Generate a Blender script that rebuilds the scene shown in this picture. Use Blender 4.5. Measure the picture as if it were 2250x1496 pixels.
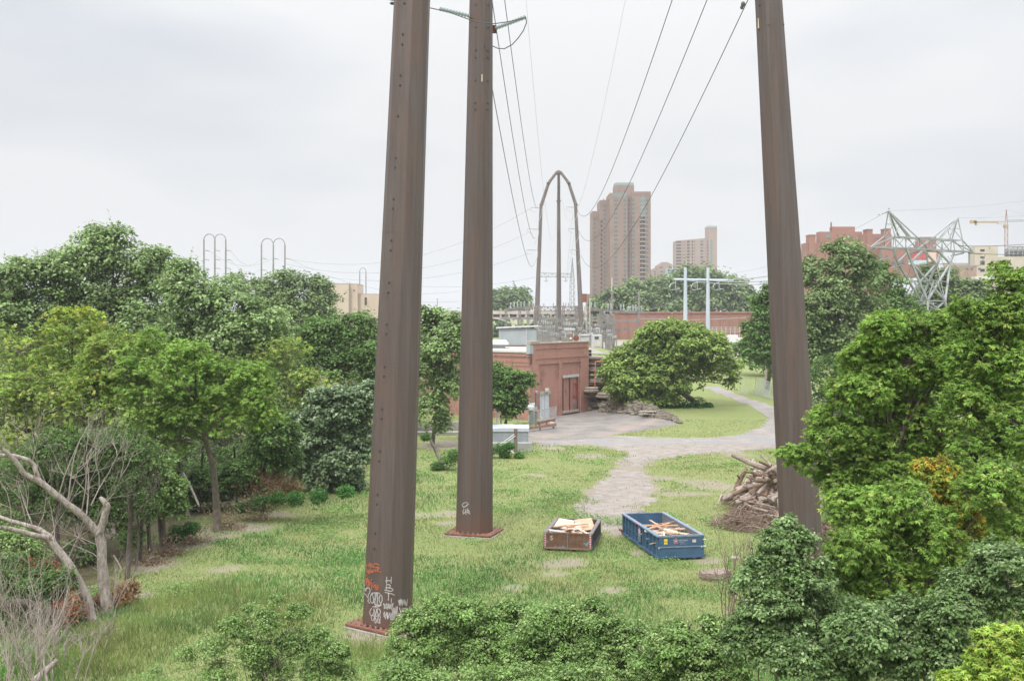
import bpy, math, random
import numpy as np
from mathutils import Vector, Matrix
from mathutils.bvhtree import BVHTree

random.seed(7)
rng = np.random.default_rng(11)
for o in list(bpy.data.objects):
    bpy.data.objects.remove(o)
SC = bpy.context.scene
COL = SC.collection

# ------------------------------------------------------------------ camera, sky, sun, exposure
F, H, CX, HY = 2400.0, 13.0, 1125.0, 690.0      # focal length in photo pixels, eye height in metres, image centre, horizon row
cd = bpy.data.cameras.new("camera")
cam = bpy.data.objects.new("camera", cd)
COL.objects.link(cam)
cam.location = (0, 0, H)
cam.rotation_euler = (math.radians(90), 0, 0)
cd.sensor_fit = 'HORIZONTAL'
cd.sensor_width = 36
cd.lens = 36 * F / 2250
cd.shift_y = -(748 - HY) / 2250
cd.clip_start, cd.clip_end = 0.5, 9000
SC.camera = cam

SUN_EL, SUN_AZ = math.radians(52), math.radians(205)   # azimuth clockwise from +Y: behind the camera, a little left
world = bpy.data.worlds.new("World")
SC.world = world
world.use_nodes = True
wt = world.node_tree
wt.nodes.clear()
wo = wt.nodes.new('ShaderNodeOutputWorld')
sky = wt.nodes.new('ShaderNodeTexSky')
sky.sky_type = 'NISHITA'
sky.sun_disc = False
sky.sun_elevation = SUN_EL
sky.sun_rotation = SUN_AZ
sky.air_density = 1.0
sky.dust_density = 3.0
b1 = wt.nodes.new('ShaderNodeBackground')
b1.inputs['Strength'].default_value = 0.05
wt.links.new(sky.outputs[0], b1.inputs['Color'])
# the overcast: a cloud layer whose brightness rises smoothly to the zenith, as overcast skies do
tc = wt.nodes.new('ShaderNodeTexCoord')
sep = wt.nodes.new('ShaderNodeSeparateXYZ')
wt.links.new(tc.outputs['Generated'], sep.inputs[0])
mp = wt.nodes.new('ShaderNodeMapping')
mp.inputs['Scale'].default_value = (2.1, 2.1, 7.5)
mp.inputs['Location'].default_value = (3.3, 1.2, 0.4)
wt.links.new(tc.outputs['Generated'], mp.inputs[0])
nz = wt.nodes.new('ShaderNodeTexNoise')
nz.inputs['Scale'].default_value = 1.0
nz.inputs['Detail'].default_value = 3.0
nz.inputs['Roughness'].default_value = 0.45
wt.links.new(mp.outputs[0], nz.inputs['Vector'])
cr = wt.nodes.new('ShaderNodeValToRGB')
cr.color_ramp.elements[0].position = 0.33
cr.color_ramp.elements[0].color = (0.415, 0.437, 0.468, 1)
cr.color_ramp.elements[1].position = 0.56
cr.color_ramp.elements[1].color = (0.540, 0.543, 0.549, 1)
wt.links.new(nz.outputs['Fac'], cr.inputs[0])
m1 = wt.nodes.new('ShaderNodeMath'); m1.operation = 'MAXIMUM'; m1.inputs[1].default_value = 0.0
wt.links.new(sep.outputs['Z'], m1.inputs[0])
m2 = wt.nodes.new('ShaderNodeMath'); m2.operation = 'POWER'; m2.inputs[1].default_value = 2.7
wt.links.new(m1.outputs[0], m2.inputs[0])
m3 = wt.nodes.new('ShaderNodeMath'); m3.operation = 'MULTIPLY_ADD'; m3.inputs[1].default_value = 4.6; m3.inputs[2].default_value = 1.0
wt.links.new(m2.outputs[0], m3.inputs[0])
b2 = wt.nodes.new('ShaderNodeBackground')
wt.links.new(cr.outputs[0], b2.inputs['Color'])
wt.links.new(m3.outputs[0], b2.inputs['Strength'])
mx = wt.nodes.new('ShaderNodeMixShader')
mx.inputs[0].default_value = 0.93
wt.links.new(b1.outputs[0], mx.inputs[1]); wt.links.new(b2.outputs[0], mx.inputs[2])
wt.links.new(mx.outputs[0], wo.inputs['Surface'])

sl = bpy.data.lights.new("sun", 'SUN')
sl.energy = 1.5
sl.angle = math.radians(11)
sl.color = (1.0, 0.96, 0.90)
sun = bpy.data.objects.new("sun", sl)
COL.objects.link(sun)
sd = Vector((math.sin(SUN_AZ) * math.cos(SUN_EL), math.cos(SUN_AZ) * math.cos(SUN_EL), math.sin(SUN_EL)))
sun.rotation_euler = sd.to_track_quat('Z', 'Y').to_euler()
sun.location = (0, 0, 120)

SC.view_settings.view_transform = 'Standard'
SC.view_settings.look = 'None'
SC.view_settings.gamma = 1.0
SC.view_settings.exposure = 0.7
SC.view_settings.use_curve_mapping = False
SC.render.engine = 'CYCLES'
SC.cycles.use_denoising = True
SC.cycles.max_bounces = 6
SC.cycles.diffuse_bounces = 3
SC.cycles.transmission_bounces = 4
SC.cycles.transparent_max_bounces = 8
SC.cycles.volume_bounces = 0
SC.cycles.use_adaptive_sampling = True
SC.cycles.adaptive_threshold = 0.015

# ------------------------------------------------------------------ terrain and the pixel <-> place helpers
def sm(t):
    t = np.clip(t, 0, 1)
    return t * t * (3 - 2 * t)

def vnoise(x, y, s, seed=0):
    """smooth value noise in 0..1, size s"""
    x = np.asarray(x, float) / s + seed * 17.13
    y = np.asarray(y, float) / s + seed * 7.77
    xi, yi = np.floor(x), np.floor(y)
    fx, fy = x - xi, y - yi
    fx, fy = fx * fx * (3 - 2 * fx), fy * fy * (3 - 2 * fy)
    def h(a, b):
        v = np.sin(a * 127.1 + b * 311.7 + seed * 5.3) * 43758.5453
        return v - np.floor(v)
    return (h(xi, yi) * (1 - fx) + h(xi + 1, yi) * fx) * (1 - fy) + (h(xi, yi + 1) * (1 - fx) + h(xi + 1, yi + 1) * fx) * fy

def terrain(x, y):
    x = np.asarray(x, float); y = np.asarray(y, float)
    rx = sm((x - 9) / 9)
    ramp = 0.052 * np.clip(y - 117, 0, 95) * rx
    far = 7.3 - 4.3 * sm((y - 165) / 215)
    px = 1 - sm((x - 15) / 7)
    edge = 151.5 + 0.9 * np.clip(-x - 14, 0, 30)
    plat = far * sm((y - edge) / 2.5) * px
    farall = far * sm((y - 190) / 60)
    z = np.maximum(np.maximum(ramp * (1 - sm((y - 212) / 80)), plat), farall)
    z = z + 0.10 * (vnoise(x, y, 7, 3) - 0.5) + 0.05 * (vnoise(x, y, 2.2, 4) - 0.5)
    return z

def terr(x, y):
    return float(terrain(x, y))

def P(px, py, D):
    return Vector(((px - CX) / F * D, D, H - (py - HY) / F * D))

def G(px, py):
    """the ground point seen at a photo pixel"""
    D = 30.0
    while D < 900:
        p = P(px, py, D)
        if p.z <= terr(p.x, p.y):
            lo, hi = D - 1.0, D
            for _ in range(12):
                m = (lo + hi) / 2
                q = P(px, py, m)
                if q.z <= terr(q.x, q.y): hi = m
                else: lo = m
            return P(px, py, hi)
        D += 1.0
    return P(px, py, 900)

# ------------------------------------------------------------------ materials
def newmat(name):
    m = bpy.data.materials.new(name)
    m.use_nodes = True
    nt = m.node_tree
    nt.nodes.clear()
    out = nt.nodes.new('ShaderNodeOutputMaterial')
    bs = nt.nodes.new('ShaderNodeBsdfPrincipled')
    nt.links.new(bs.outputs[0], out.inputs['Surface'])
    return m, nt, bs, out

def node(nt, t, **kw):
    n = nt.nodes.new(t)
    for k, v in kw.items():
        if hasattr(n, k): setattr(n, k, v)
        else: n.inputs[k.replace('_', ' ')].default_value = v
    return n

def mixc(nt, fac, a, b):
    n = nt.nodes.new('ShaderNodeMix'); n.data_type = 'RGBA'
    if isinstance(fac, (int, float)): n.inputs[0].default_value = fac
    else: nt.links.new(fac, n.inputs[0])
    for i, c in ((6, a), (7, b)):
        if isinstance(c, (tuple, list)): n.inputs[i].default_value = (c[0], c[1], c[2], 1)
        else: nt.links.new(c, n.inputs[i])
    return n.outputs[2]

def noise_fac(nt, scale, stretch=(1, 1, 1), lo=0.35, hi=0.65, detail=5, rough=0.6, loc=(0, 0, 0), coord='Object'):
    t = nt.nodes.new('ShaderNodeTexCoord')
    m = nt.nodes.new('ShaderNodeMapping')
    m.inputs['Scale'].default_value = stretch
    m.inputs['Location'].default_value = loc
    nt.links.new(t.outputs[coord], m.inputs[0])
    n = nt.nodes.new('ShaderNodeTexNoise')
    n.inputs['Scale'].default_value = scale
    n.inputs['Detail'].default_value = detail
    n.inputs['Roughness'].default_value = rough
    nt.links.new(m.outputs[0], n.inputs['Vector'])
    r = nt.nodes.new('ShaderNodeMapRange')
    r.inputs[1].default_value = lo; r.inputs[2].default_value = hi
    nt.links.new(n.outputs['Fac'], r.inputs[0])
    return r.outputs[0]

def simple(name, c1, c2=None, scale=3.0, stretch=(1, 1, 1), rough=0.8, metal=0.0, bump=0.0, c3=None, s3=1.0, t3=(0.55, 0.7), spec=0.3, stretch3=None):
    m, nt, bs, out = newmat(name)
    bs.inputs['Roughness'].default_value = rough
    bs.inputs['Metallic'].default_value = metal
    bs.inputs['Specular IOR Level'].default_value = spec
    c = c1
    if c2 is not None:
        f = noise_fac(nt, scale, stretch)
        c = mixc(nt, f, c1, c2)
        if bump:
            b = nt.nodes.new('ShaderNodeBump'); b.inputs['Strength'].default_value = bump; b.inputs['Distance'].default_value = 0.05
            nt.links.new(f, b.inputs['Height']); nt.links.new(b.outputs[0], bs.inputs['Normal'])
    if c3 is not None:
        f3 = noise_fac(nt, s3, stretch3 or stretch, lo=t3[0], hi=t3[1], loc=(5, 3, 1))
        c = mixc(nt, f3, c, c3)
    if isinstance(c, (tuple, list)): bs.inputs['Base Color'].default_value = (c[0], c[1], c[2], 1)
    else: nt.links.new(c, bs.inputs['Base Color'])
    return m

def brickmat(name, c1, c2, mortar, bw=0.22, bh=0.075, stain=(0.12, 0.07, 0.055), rot=0.0, ws=(0.5, 0.72)):
    m, nt, bs, out = newmat(name)
    bs.inputs['Roughness'].default_value = 0.9
    bs.inputs['Specular IOR Level'].default_value = 0.2
    t = nt.nodes.new('ShaderNodeTexCoord')
    sp = nt.nodes.new('ShaderNodeSeparateXYZ'); nt.links.new(t.outputs['Object'], sp.inputs[0])
    # run the courses along the wall: u = x cos + y sin
    a = nt.nodes.new('ShaderNodeMath'); a.operation = 'MULTIPLY'; a.inputs[1].default_value = math.cos(rot); nt.links.new(sp.outputs[0], a.inputs[0])
    b = nt.nodes.new('ShaderNodeMath'); b.operation = 'MULTIPLY_ADD'; b.inputs[1].default_value = math.sin(rot); nt.links.new(sp.outputs[1], b.inputs[0]); nt.links.new(a.outputs[0], b.inputs[2])
    cmb = nt.nodes.new('ShaderNodeCombineXYZ'); nt.links.new(b.outputs[0], cmb.inputs[0]); nt.links.new(sp.outputs[2], cmb.inputs[1])
    br = nt.nodes.new('ShaderNodeTexBrick')
    br.inputs['Scale'].default_value = 1.0
    br.inputs['Brick Width'].default_value = bw; br.inputs['Row Height'].default_value = bh
    br.inputs['Mortar Size'].default_value = 0.008
    br.inputs['Color1'].default_value = (*c1, 1); br.inputs['Color2'].default_value = (*c2, 1); br.inputs['Mortar'].default_value = (*mortar, 1)
    nt.links.new(cmb.outputs[0], br.inputs['Vector'])
    f = noise_fac(nt, 0.5, (1, 1, 0.6), lo=ws[0], hi=ws[1], detail=8, rough=0.7)
    c = mixc(nt, f, br.outputs['Color'], stain)
    f2 = noise_fac(nt, 1.7, (1, 1, 2.5), lo=0.3, hi=0.9, detail=6, loc=(9, 2, 4))
    c = mixc(nt, f2, c, tuple(min(1, 1.35 * v) for v in c1))
    nt.links.new(c, bs.inputs['Base Color'])
    return m

# ------------------------------------------------------------------ mesh builder
def wloc(o):
    v = Vector((0, 0, 0))
    while o is not None:
        v += o.location
        o = o.parent
    return v

class MB:
    def __init__(s): s.v = []; s.f = []
    def add(s, vs, fs):
        n = len(s.v)
        s.v += [tuple(v) for v in vs]
        s.f += [tuple(i + n for i in f) for f in fs]
        return s
    def box(s, c, size, rz=0.0, M=None):
        hx, hy, hz = size[0] / 2, size[1] / 2, size[2] / 2
        R = M if M is not None else Matrix.Rotation(rz, 3, 'Z')
        c = Vector(c)
        vs = [c + R @ Vector((x, y, z)) for x in (-hx, hx) for y in (-hy, hy) for z in (-hz, hz)]
        return s.add(vs, [(0, 1, 3, 2), (4, 6, 7, 5), (0, 4, 5, 1), (2, 3, 7, 6), (0, 2, 6, 4), (1, 5, 7, 3)])
    def bb(s, x0, x1, y0, y1, z0, z1):
        return s.box(((x0 + x1) / 2, (y0 + y1) / 2, (z0 + z1) / 2), (abs(x1 - x0), abs(y1 - y0), abs(z1 - z0)))
    def bar(s, a, b, w, h=None):
        a, b = Vector(a), Vector(b); h = h or w
        d = b - a; L = d.length
        if L < 1e-6: return s
        q = d.to_track_quat('Y', 'Z').to_matrix()
        return s.box((a + b) / 2, (w, L, h), M=q)
    def tube(s, pts, rad, n=6, caps=True):
        pts = [Vector(p) for p in pts]
        if isinstance(rad, (int, float)): rad = [rad] * len(pts)
        base = len(s.v); K = len(pts)
        up = None
        for i, p in enumerate(pts):
            d = (pts[min(i + 1, K - 1)] - pts[max(i - 1, 0)])
            if d.length < 1e-9: d = Vector((0, 0, 1))
            d.normalize()
            if up is None:
                up = Vector((0, 0, 1)) if abs(d.z) < 0.9 else Vector((1, 0, 0))
            x = d.cross(up)
            if x.length < 1e-6: x = d.cross(Vector((1, 0.2, 0.1)))
            x.normalize(); y = d.cross(x).normalized(); up = -y if (-y).dot(up) > 0 else y
            for k in range(n):
                a = 2 * math.pi * k / n
                s.v.append(tuple(p + (x * math.cos(a) + y * math.sin(a)) * rad[i]))
        for i in range(K - 1):
            for k in range(n):
                k2 = (k + 1) % n
                s.f.append((base + i * n + k, base + i * n + k2, base + (i + 1) * n + k2, base + (i + 1) * n + k))
        if caps:
            s.f.append(tuple(base + k for k in range(n)))
            s.f.append(tuple(base + (K - 1) * n + k for k in reversed(range(n))))
        return s
    def ball(s, c, r, sq=1.0, n=8, m=5):
        c = Vector(c); base = len(s.v)
        for i in range(m + 1):
            th = math.pi * i / m
            for k in range(n):
                a = 2 * math.pi * k / n
                s.v.append((c.x + r * math.sin(th) * math.cos(a), c.y + r * math.sin(th) * math.sin(a), c.z + r * sq * math.cos(th)))
        for i in range(m):
            for k in range(n):
                k2 = (k + 1) % n
                s.f.append((base + i * n + k, base + (i + 1) * n + k, base + (i + 1) * n + k2, base + i * n + k2))
        return s
    def prism(s, poly, z0, z1):
        n = len(poly); b = len(s.v)
        s.v += [(p[0], p[1], z0) for p in poly] + [(p[0], p[1], z1) for p in poly]
        s.f += [tuple(b + i for i in reversed(range(n))), tuple(b + n + i for i in range(n))]
        s.f += [(b + i, b + (i + 1) % n, b + n + (i + 1) % n, b + n + i) for i in range(n)]
        return s
    def build(s, name, m, parent=None, loc=None, local=False, smooth=False, kind=None, bevel=0.0):
        off = Vector((0, 0, 0))
        if not local:
            off = wloc(parent) if parent is not None else (Vector(loc) if loc is not None else Vector((0, 0, 0)))
        me = bpy.data.meshes.new(name)
        ox, oy, oz = off
        me.from_pydata([(x - ox, y - oy, z - oz) for x, y, z in s.v], [], s.f)
        me.validate()
        if smooth: me.polygons.foreach_set('use_smooth', [True] * len(me.polygons))
        me.materials.append(m)
        o = bpy.data.objects.new(name, me)
        COL.objects.link(o)
        if parent is not None: o.parent = parent
        elif loc is not None: o.location = loc
        if kind: o['kind'] = kind
        if bevel:
            b = o.modifiers.new('bevel', 'BEVEL'); b.width = bevel; b.segments = 1
        return o

def tag(o, label=None, cat=None, group=None, kind=None):
    if label: o['label'] = label
    if cat: o['category'] = cat
    if group: o['group'] = group
    if kind: o['kind'] = kind
    return o

def thing(name, label, cat, loc=(0, 0, 0), rz=0.0, group=None):
    o = bpy.data.objects.new(name, None)
    o.empty_display_size = 0.5
    COL.objects.link(o)
    o.location = loc; o.rotation_euler = (0, 0, rz)
    return tag(o, label, cat, group)

def copy_tree(o, parent=None):
    c = o.copy(); COL.objects.link(c)
    if parent is not None: c.parent = parent
    for ch in [x for x in bpy.data.objects if x.parent == o]:
        copy_tree(ch, c)
    return c

def rep(me_obj, parent, loc, rot=(0, 0, 0), scale=(1, 1, 1)):
    """another part sharing the mesh of a first one"""
    c = me_obj.copy(); COL.objects.link(c)
    c.parent = parent; c.location = loc; c.rotation_euler = rot; c.scale = scale
    return c
# ------------------------------------------------------------------ ground sheets
def inpoly(x, y, poly):
    r = np.zeros(x.shape, bool)
    n = len(poly); j = n - 1
    for i in range(n):
        xi, yi = poly[i]; xj, yj = poly[j]
        c = ((yi > y) != (yj > y)) & (x < (xj - xi) * (y - yi) / (yj - yi + 1e-12) + xi)
        r ^= c
        j = i
    return r

def polydist(x, y, poly):
    """signed distance, positive inside"""
    d = np.full(x.shape, 1e9)
    n = len(poly)
    for i in range(n):
        ax, ay = poly[i]; bx, by = poly[(i + 1) % n]
        dx, dy = bx - ax, by - ay
        t = np.clip(((x - ax) * dx + (y - ay) * dy) / (dx * dx + dy * dy + 1e-12), 0, 1)
        d = np.minimum(d, np.hypot(x - ax - t * dx, y - ay - t * dy))
    return np.where(inpoly(x, y, poly), d, -d)

def gp(pts):
    r = []
    for px, py in pts:
        g = G(px, py); r.append((g.x, g.y))
    return r

LOT = gp([(1120, 968), (1150, 955), (1168, 938), (1186, 925), (1225, 908), (1284, 899), (1330, 900), (1420, 909), (1475, 919), (1492, 932), (1440, 943), (1380, 951), (1345, 956), (1350, 962), (1250, 968)])
ROAD = gp([(1140, 960), (1250, 960), (1360, 957), (1450, 961), (1550, 962), (1620, 956), (1672, 940), (1684, 922), (1676, 908), (1650, 893), (1620, 880), (1590, 868), (1560, 858), (1545, 851), (1575, 849), (1612, 862), (1650, 877), (1690, 890), (1760, 905), (1790, 930), (1800, 975), (1730, 978), (1620, 976), (1500, 976), (1380, 980), (1250, 974), (1140, 972)])
TRACK = gp([(1180, 978), (1300, 980), (1385, 990), (1375, 1015), (1340, 1045), (1300, 1080), (1268, 1108), (1290, 1135), (1330, 1150), (1340, 1172), (1366, 1172), (1368, 1135), (1415, 1112), (1443, 1095), (1435, 1065), (1400, 1035), (1425, 1015), (1480, 1002), (1560, 996), (1640, 990), (1700, 986), (1790, 985), (1790, 974), (1700, 972), (1550, 972), (1400, 975), (1250, 970), (1180, 972)])
PATHS = [(gp([(1030, 965), (925, 968), (925, 990), (1010, 985), (1085, 975)]), 0.9)]
BARE = [(930, 1135, 1.6), (990, 1130, 1.8), (985, 1150, 1.6), (1250, 1235, 2.0), (1400, 1215, 1.4), (500, 1250, 1.6), (400, 1195, 3.0), (330, 1240, 2.6),
        (520, 1160, 3.0), (1560, 1065, 4.0), (1500, 1085, 3.0), (1620, 1000, 4.0), (1180, 1045, 1.5), (1210, 985, 3.0), (1300, 1002, 2.5), (460, 1180, 2.5), (1480, 1290, 1.2),
        (1130, 1290, 1.0), (1560, 1230, 1.3), (830, 1395, 2.6), (1350, 1300, 1.2), (300, 1310, 2.0), (1450, 1050, 2.2), (620, 1130, 2.0), (1225, 1262, 1.3), (1040, 1180, 1.6)]

def dirt_at(x, y):
    wob = 1.6 * (vnoise(x, y, 3.0, 21) - 0.5) + 1.4 * (vnoise(x, y, 1.1, 22) - 0.5)
    d = sm((polydist(x, y, TRACK) + wob * 1.3 + 0.2) / 1.6 + 0.5)
    for p, k in PATHS:
        d = np.maximum(d, k * sm((polydist(x, y, p) + wob) / 1.2 + 0.5))
    for bx, by, r in BARE_W:
        q = 1 - np.hypot((x - bx) / 1.3, (y - by) * 0.8) / (r * 0.75)
        d = np.maximum(d, 0.85 * sm((q + 0.35 * wob) * 1.6))
    return d

BARE_W = [(G(a, b).x, G(a, b).y, r) for a, b, r in BARE]

def axis(lo, hi, step, far_lo, far_hi):
    c = list(np.arange(lo, hi + 1e-6, step))
    s, v = step, c[-1]
    while v < far_hi:
        s *= 1.22; v += s; c.append(v)
    s, v, l = step, lo, []
    while v > far_lo:
        s *= 1.22; v -= s; l.append(v)
    return np.array(l[::-1] + c)

gx = axis(-46, 46, 0.66, -4200, 4200)
gy = axis(36, 172, 0.66, -900, 5200)
GXX, GYY = np.meshgrid(gx, gy)
GZZ = terrain(GXX, GYY)
DIRT = dirt_at(GXX, GYY)
wob_r = 0.5 * (vnoise(GXX, GYY, 2.5, 31) - 0.5) + 0.5 * (vnoise(GXX, GYY, 0.9, 32) - 0.5)
M_LOT = polydist(GXX, GYY, LOT) + 2.0 * wob_r
M_ROAD = polydist(GXX, GYY, ROAD) + 1.0 * wob_r
M_TRACK = polydist(GXX, GYY, TRACK) + 3.5 * wob_r
nx, ny = len(gx), len(gy)

def grid_obj(name, zoff, mask, m, attrs, kind='structure'):
    idx = np.arange(nx * ny).reshape(ny, nx)
    quads = np.stack([idx[:-1, :-1], idx[:-1, 1:], idx[1:, 1:], idx[1:, :-1]], -1).reshape(-1, 4)
    if mask is not None:
        fm = (mask[:-1, :-1] + mask[:-1, 1:] + mask[1:, 1:] + mask[1:, :-1]).reshape(-1) / 4 > 0
        quads = quads[fm]
    used = np.unique(quads)
    remap = np.full(nx * ny, -1); remap[used] = np.arange(len(used))
    quads = remap[quads]
    co = np.stack([GXX.ravel(), GYY.ravel(), GZZ.ravel() + zoff], -1)[used]
    me = bpy.data.meshes.new(name)
    me.vertices.add(len(co)); me.vertices.foreach_set('co', co.ravel())
    me.loops.add(len(quads) * 4); me.loops.foreach_set('vertex_index', quads.ravel())
    me.polygons.add(len(quads)); me.polygons.foreach_set('loop_start', np.arange(len(quads)) * 4)
    me.update(); me.validate()
    me.polygons.foreach_set('use_smooth', np.ones(len(quads), bool))
    for an, arr in attrs.items():
        a = me.attributes.new(an, 'FLOAT', 'POINT'); a.data.foreach_set('value', arr.ravel()[used].astype(np.float32))
    me.materials.append(m)
    o = bpy.data.objects.new(name, me); COL.objects.link(o); o['kind'] = kind
    return o

def attrf(nt, name, typ='GEOMETRY'):
    a = nt.nodes.new('ShaderNodeAttribute'); a.attribute_name = name; a.attribute_type = typ
    return a

# meadow soil and short turf: noise in the places the grass leaves open
gm, nt, bs, out = newmat('meadow')
bs.inputs['Roughness'].default_value = 0.95; bs.inputs['Specular IOR Level'].default_value = 0.1
f1 = noise_fac(nt, 0.16, lo=0.38, hi=0.62, detail=6)
f2 = noise_fac(nt, 1.3, lo=0.35, hi=0.7, detail=8, rough=0.75, loc=(4, 0, 0))
f3 = noise_fac(nt, 14.0, lo=0.3, hi=0.7, detail=4, loc=(1, 8, 0))
c = mixc(nt, f1, (0.165, 0.24, 0.07), (0.25, 0.27, 0.11))
c = mixc(nt, f2, c, (0.15, 0.23, 0.065))
c = mixc(nt, f3, c, (0.27, 0.28, 0.13))
da = attrf(nt, 'dirt')
dn = noise_fac(nt, 2.2, lo=0.35, hi=0.65, detail=8, rough=0.75, loc=(7, 3, 0))
mm = nt.nodes.new('ShaderNodeMath'); mm.operation = 'MULTIPLY_ADD'; mm.inputs[1].default_value = 1.5
nt.links.new(da.outputs['Fac'], mm.inputs[0])
ms = nt.nodes.new('ShaderNodeMath'); ms.operation = 'SUBTRACT'; ms.inputs[1].default_value = 1.0
nt.links.new(dn, ms.inputs[0]); nt.links.new(ms.outputs[0], mm.inputs[2])
mcl = nt.nodes.new('ShaderNodeClamp'); nt.links.new(mm.outputs[0], mcl.inputs[0])
soil = mixc(nt, noise_fac(nt, 5.0, lo=0.3, hi=0.7, detail=8), (0.26, 0.215, 0.18), (0.35, 0.295, 0.25))
c = mixc(nt, mcl.outputs[0], c, soil)
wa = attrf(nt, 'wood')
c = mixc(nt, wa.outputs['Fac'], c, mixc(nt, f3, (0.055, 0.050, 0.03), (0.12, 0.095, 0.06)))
bmp = nt.nodes.new('ShaderNodeBump'); bmp.inputs['Strength'].default_value = 0.6; bmp.inputs['Distance'].default_value = 0.08
nt.links.new(f3, bmp.inputs['Height']); nt.links.new(bmp.outputs[0], bs.inputs['Normal'])
nt.links.new(c, bs.inputs['Base Color'])

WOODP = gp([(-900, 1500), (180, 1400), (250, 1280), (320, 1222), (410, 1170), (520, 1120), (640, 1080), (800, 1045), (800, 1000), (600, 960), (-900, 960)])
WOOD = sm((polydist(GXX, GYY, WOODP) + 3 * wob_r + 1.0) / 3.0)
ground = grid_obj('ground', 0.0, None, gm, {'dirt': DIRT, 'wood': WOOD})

gravel = simple('pale_gravel', (0.225, 0.198, 0.175), (0.315, 0.28, 0.25), scale=1.2, rough=0.95, bump=0.5, c3=(0.22, 0.185, 0.155), s3=0.5, t3=(0.5, 0.75))
asph = simple('worn_asphalt', (0.16, 0.15, 0.142), (0.25, 0.228, 0.21), scale=0.35, rough=0.95, bump=0.5, c3=(0.30, 0.235, 0.20), s3=0.16, t3=(0.5, 0.68), stretch3=(1, 1.0, 1))
roadm = simple('cracked_road_asphalt', (0.225, 0.205, 0.188), (0.30, 0.272, 0.25), scale=0.6, rough=0.95, bump=0.2, c3=(0.24, 0.235, 0.235), s3=0.28, t3=(0.5, 0.6))
tr = grid_obj('gravel_track', 0.004, M_TRACK, gravel, {})
rd = grid_obj('road', 0.010, M_ROAD, roadm, {})
lt = grid_obj('asphalt_yard', 0.016, M_LOT, asph, {})
YM = np.minimum(np.minimum(GYY - 156, 430 - GYY), np.minimum(GXX + 30, 46 + (GYY - 200) * .12 - GXX)) + 3 * wob_r
YM = np.where((GXX > 13) & (GYY < 215), -1, YM)
yardm = simple('substation_yard_gravel', (0.25, 0.22, 0.20), (0.34, 0.31, 0.285), scale=.5, rough=.95, c3=(.16, .17, .10), s3=.12, t3=(.5, .65))
yd = grid_obj('substation_yard', 0.02, YM, yardm, {})

# grass: every blade a face, tufts thick where it grows lush, none on bare dirt
def make_blades(name, N, region, hfun, cfun, width, label, seed):
    r = np.random.default_rng(seed)
    x0, x1, y0, y1 = region
    # more blades per square metre near the camera
    y = y0 * (y1 / y0) ** r.random(N)
    half = y * 0.49 + 1.5
    x = (r.random(N) * 2 - 1) * half
    x = np.clip(x, x0, x1) if False else x
    keep = (x > x0) & (x < x1)
    x, y = x[keep], y[keep]
    d = np.maximum(dirt_at(x, y), np.maximum(sm(polydist(x, y, ROAD) / .5 + .6), sm(polydist(x, y, LOT) / .5 + .6)))
    w = sm((polydist(x, y, WOODP) + 1.0) / 3.0)
    dens = (1 - 0.97 * d) * (1 - 0.7 * w)
    hz = hfun(x, y)
    keep = (r.random(len(x)) < dens) & (hz > 0.02)
    x, y, hz = x[keep], y[keep], hz[keep]
    n = len(x)
    z = terrain(x, y)
    hh = hz * (0.55 + 0.75 * r.random(n))
    a = r.random(n) * 2 * np.pi
    wd = width * (0.45 + 0.7 * r.random(n)) * (0.5 + y / 75)
    lean = 0.9 * r.random(n) * hh
    la = r.random(n) * 2 * np.pi
    co = np.empty((n, 3, 3), np.float32)
    co[:, 0] = np.stack([x - np.cos(a) * wd / 2, y - np.sin(a) * wd / 2, z - 0.02], -1)
    co[:, 1] = np.stack([x + np.cos(a) * wd / 2, y + np.sin(a) * wd / 2, z - 0.02], -1)
    co[:, 2] = np.stack([x + np.cos(la) * lean, y + np.sin(la) * lean, z + hh], -1)
    col = cfun(x, y, n, r)
    me = bpy.data.meshes.new(name)
    me.vertices.add(n * 3); me.vertices.foreach_set('co', co.ravel())
    me.loops.add(n * 3); me.loops.foreach_set('vertex_index', np.arange(n * 3))
    me.polygons.add(n); me.polygons.foreach_set('loop_start', np.arange(n) * 3)
    me.update()
    at = me.attributes.new('lc', 'FLOAT_VECTOR', 'FACE'); at.data.foreach_set('vector', col.astype(np.float32).ravel())
    me.materials.append(LEAFM)
    o = bpy.data.objects.new(name, me); COL.objects.link(o)
    return tag(o, label, 'grass', kind='stuff')

def leafmat(name, trans=0.30, rough=0.6, spec=0.08):
    m, nt, bs, out = newmat(name)
    a = attrf(nt, 'lc')
    bs.inputs['Roughness'].default_value = rough
    bs.inputs['Specular IOR Level'].default_value = spec
    nt.links.new(a.outputs['Vector'], bs.inputs['Base Color'])
    t = nt.nodes.new('ShaderNodeBsdfTranslucent')
    nt.links.new(a.outputs['Vector'], t.inputs['Color'])
    mxs = nt.nodes.new('ShaderNodeMixShader'); mxs.inputs[0].default_value = trans
    nt.links.new(bs.outputs[0], mxs.inputs[1]); nt.links.new(t.outputs[0], mxs.inputs[2])
    nt.links.new(mxs.outputs[0], out.inputs['Surface'])
    return m
LEAFM = leafmat('leaf')
LEAFG = leafmat('glossy_leaf', 0.30, 0.42, 0.22)

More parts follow.
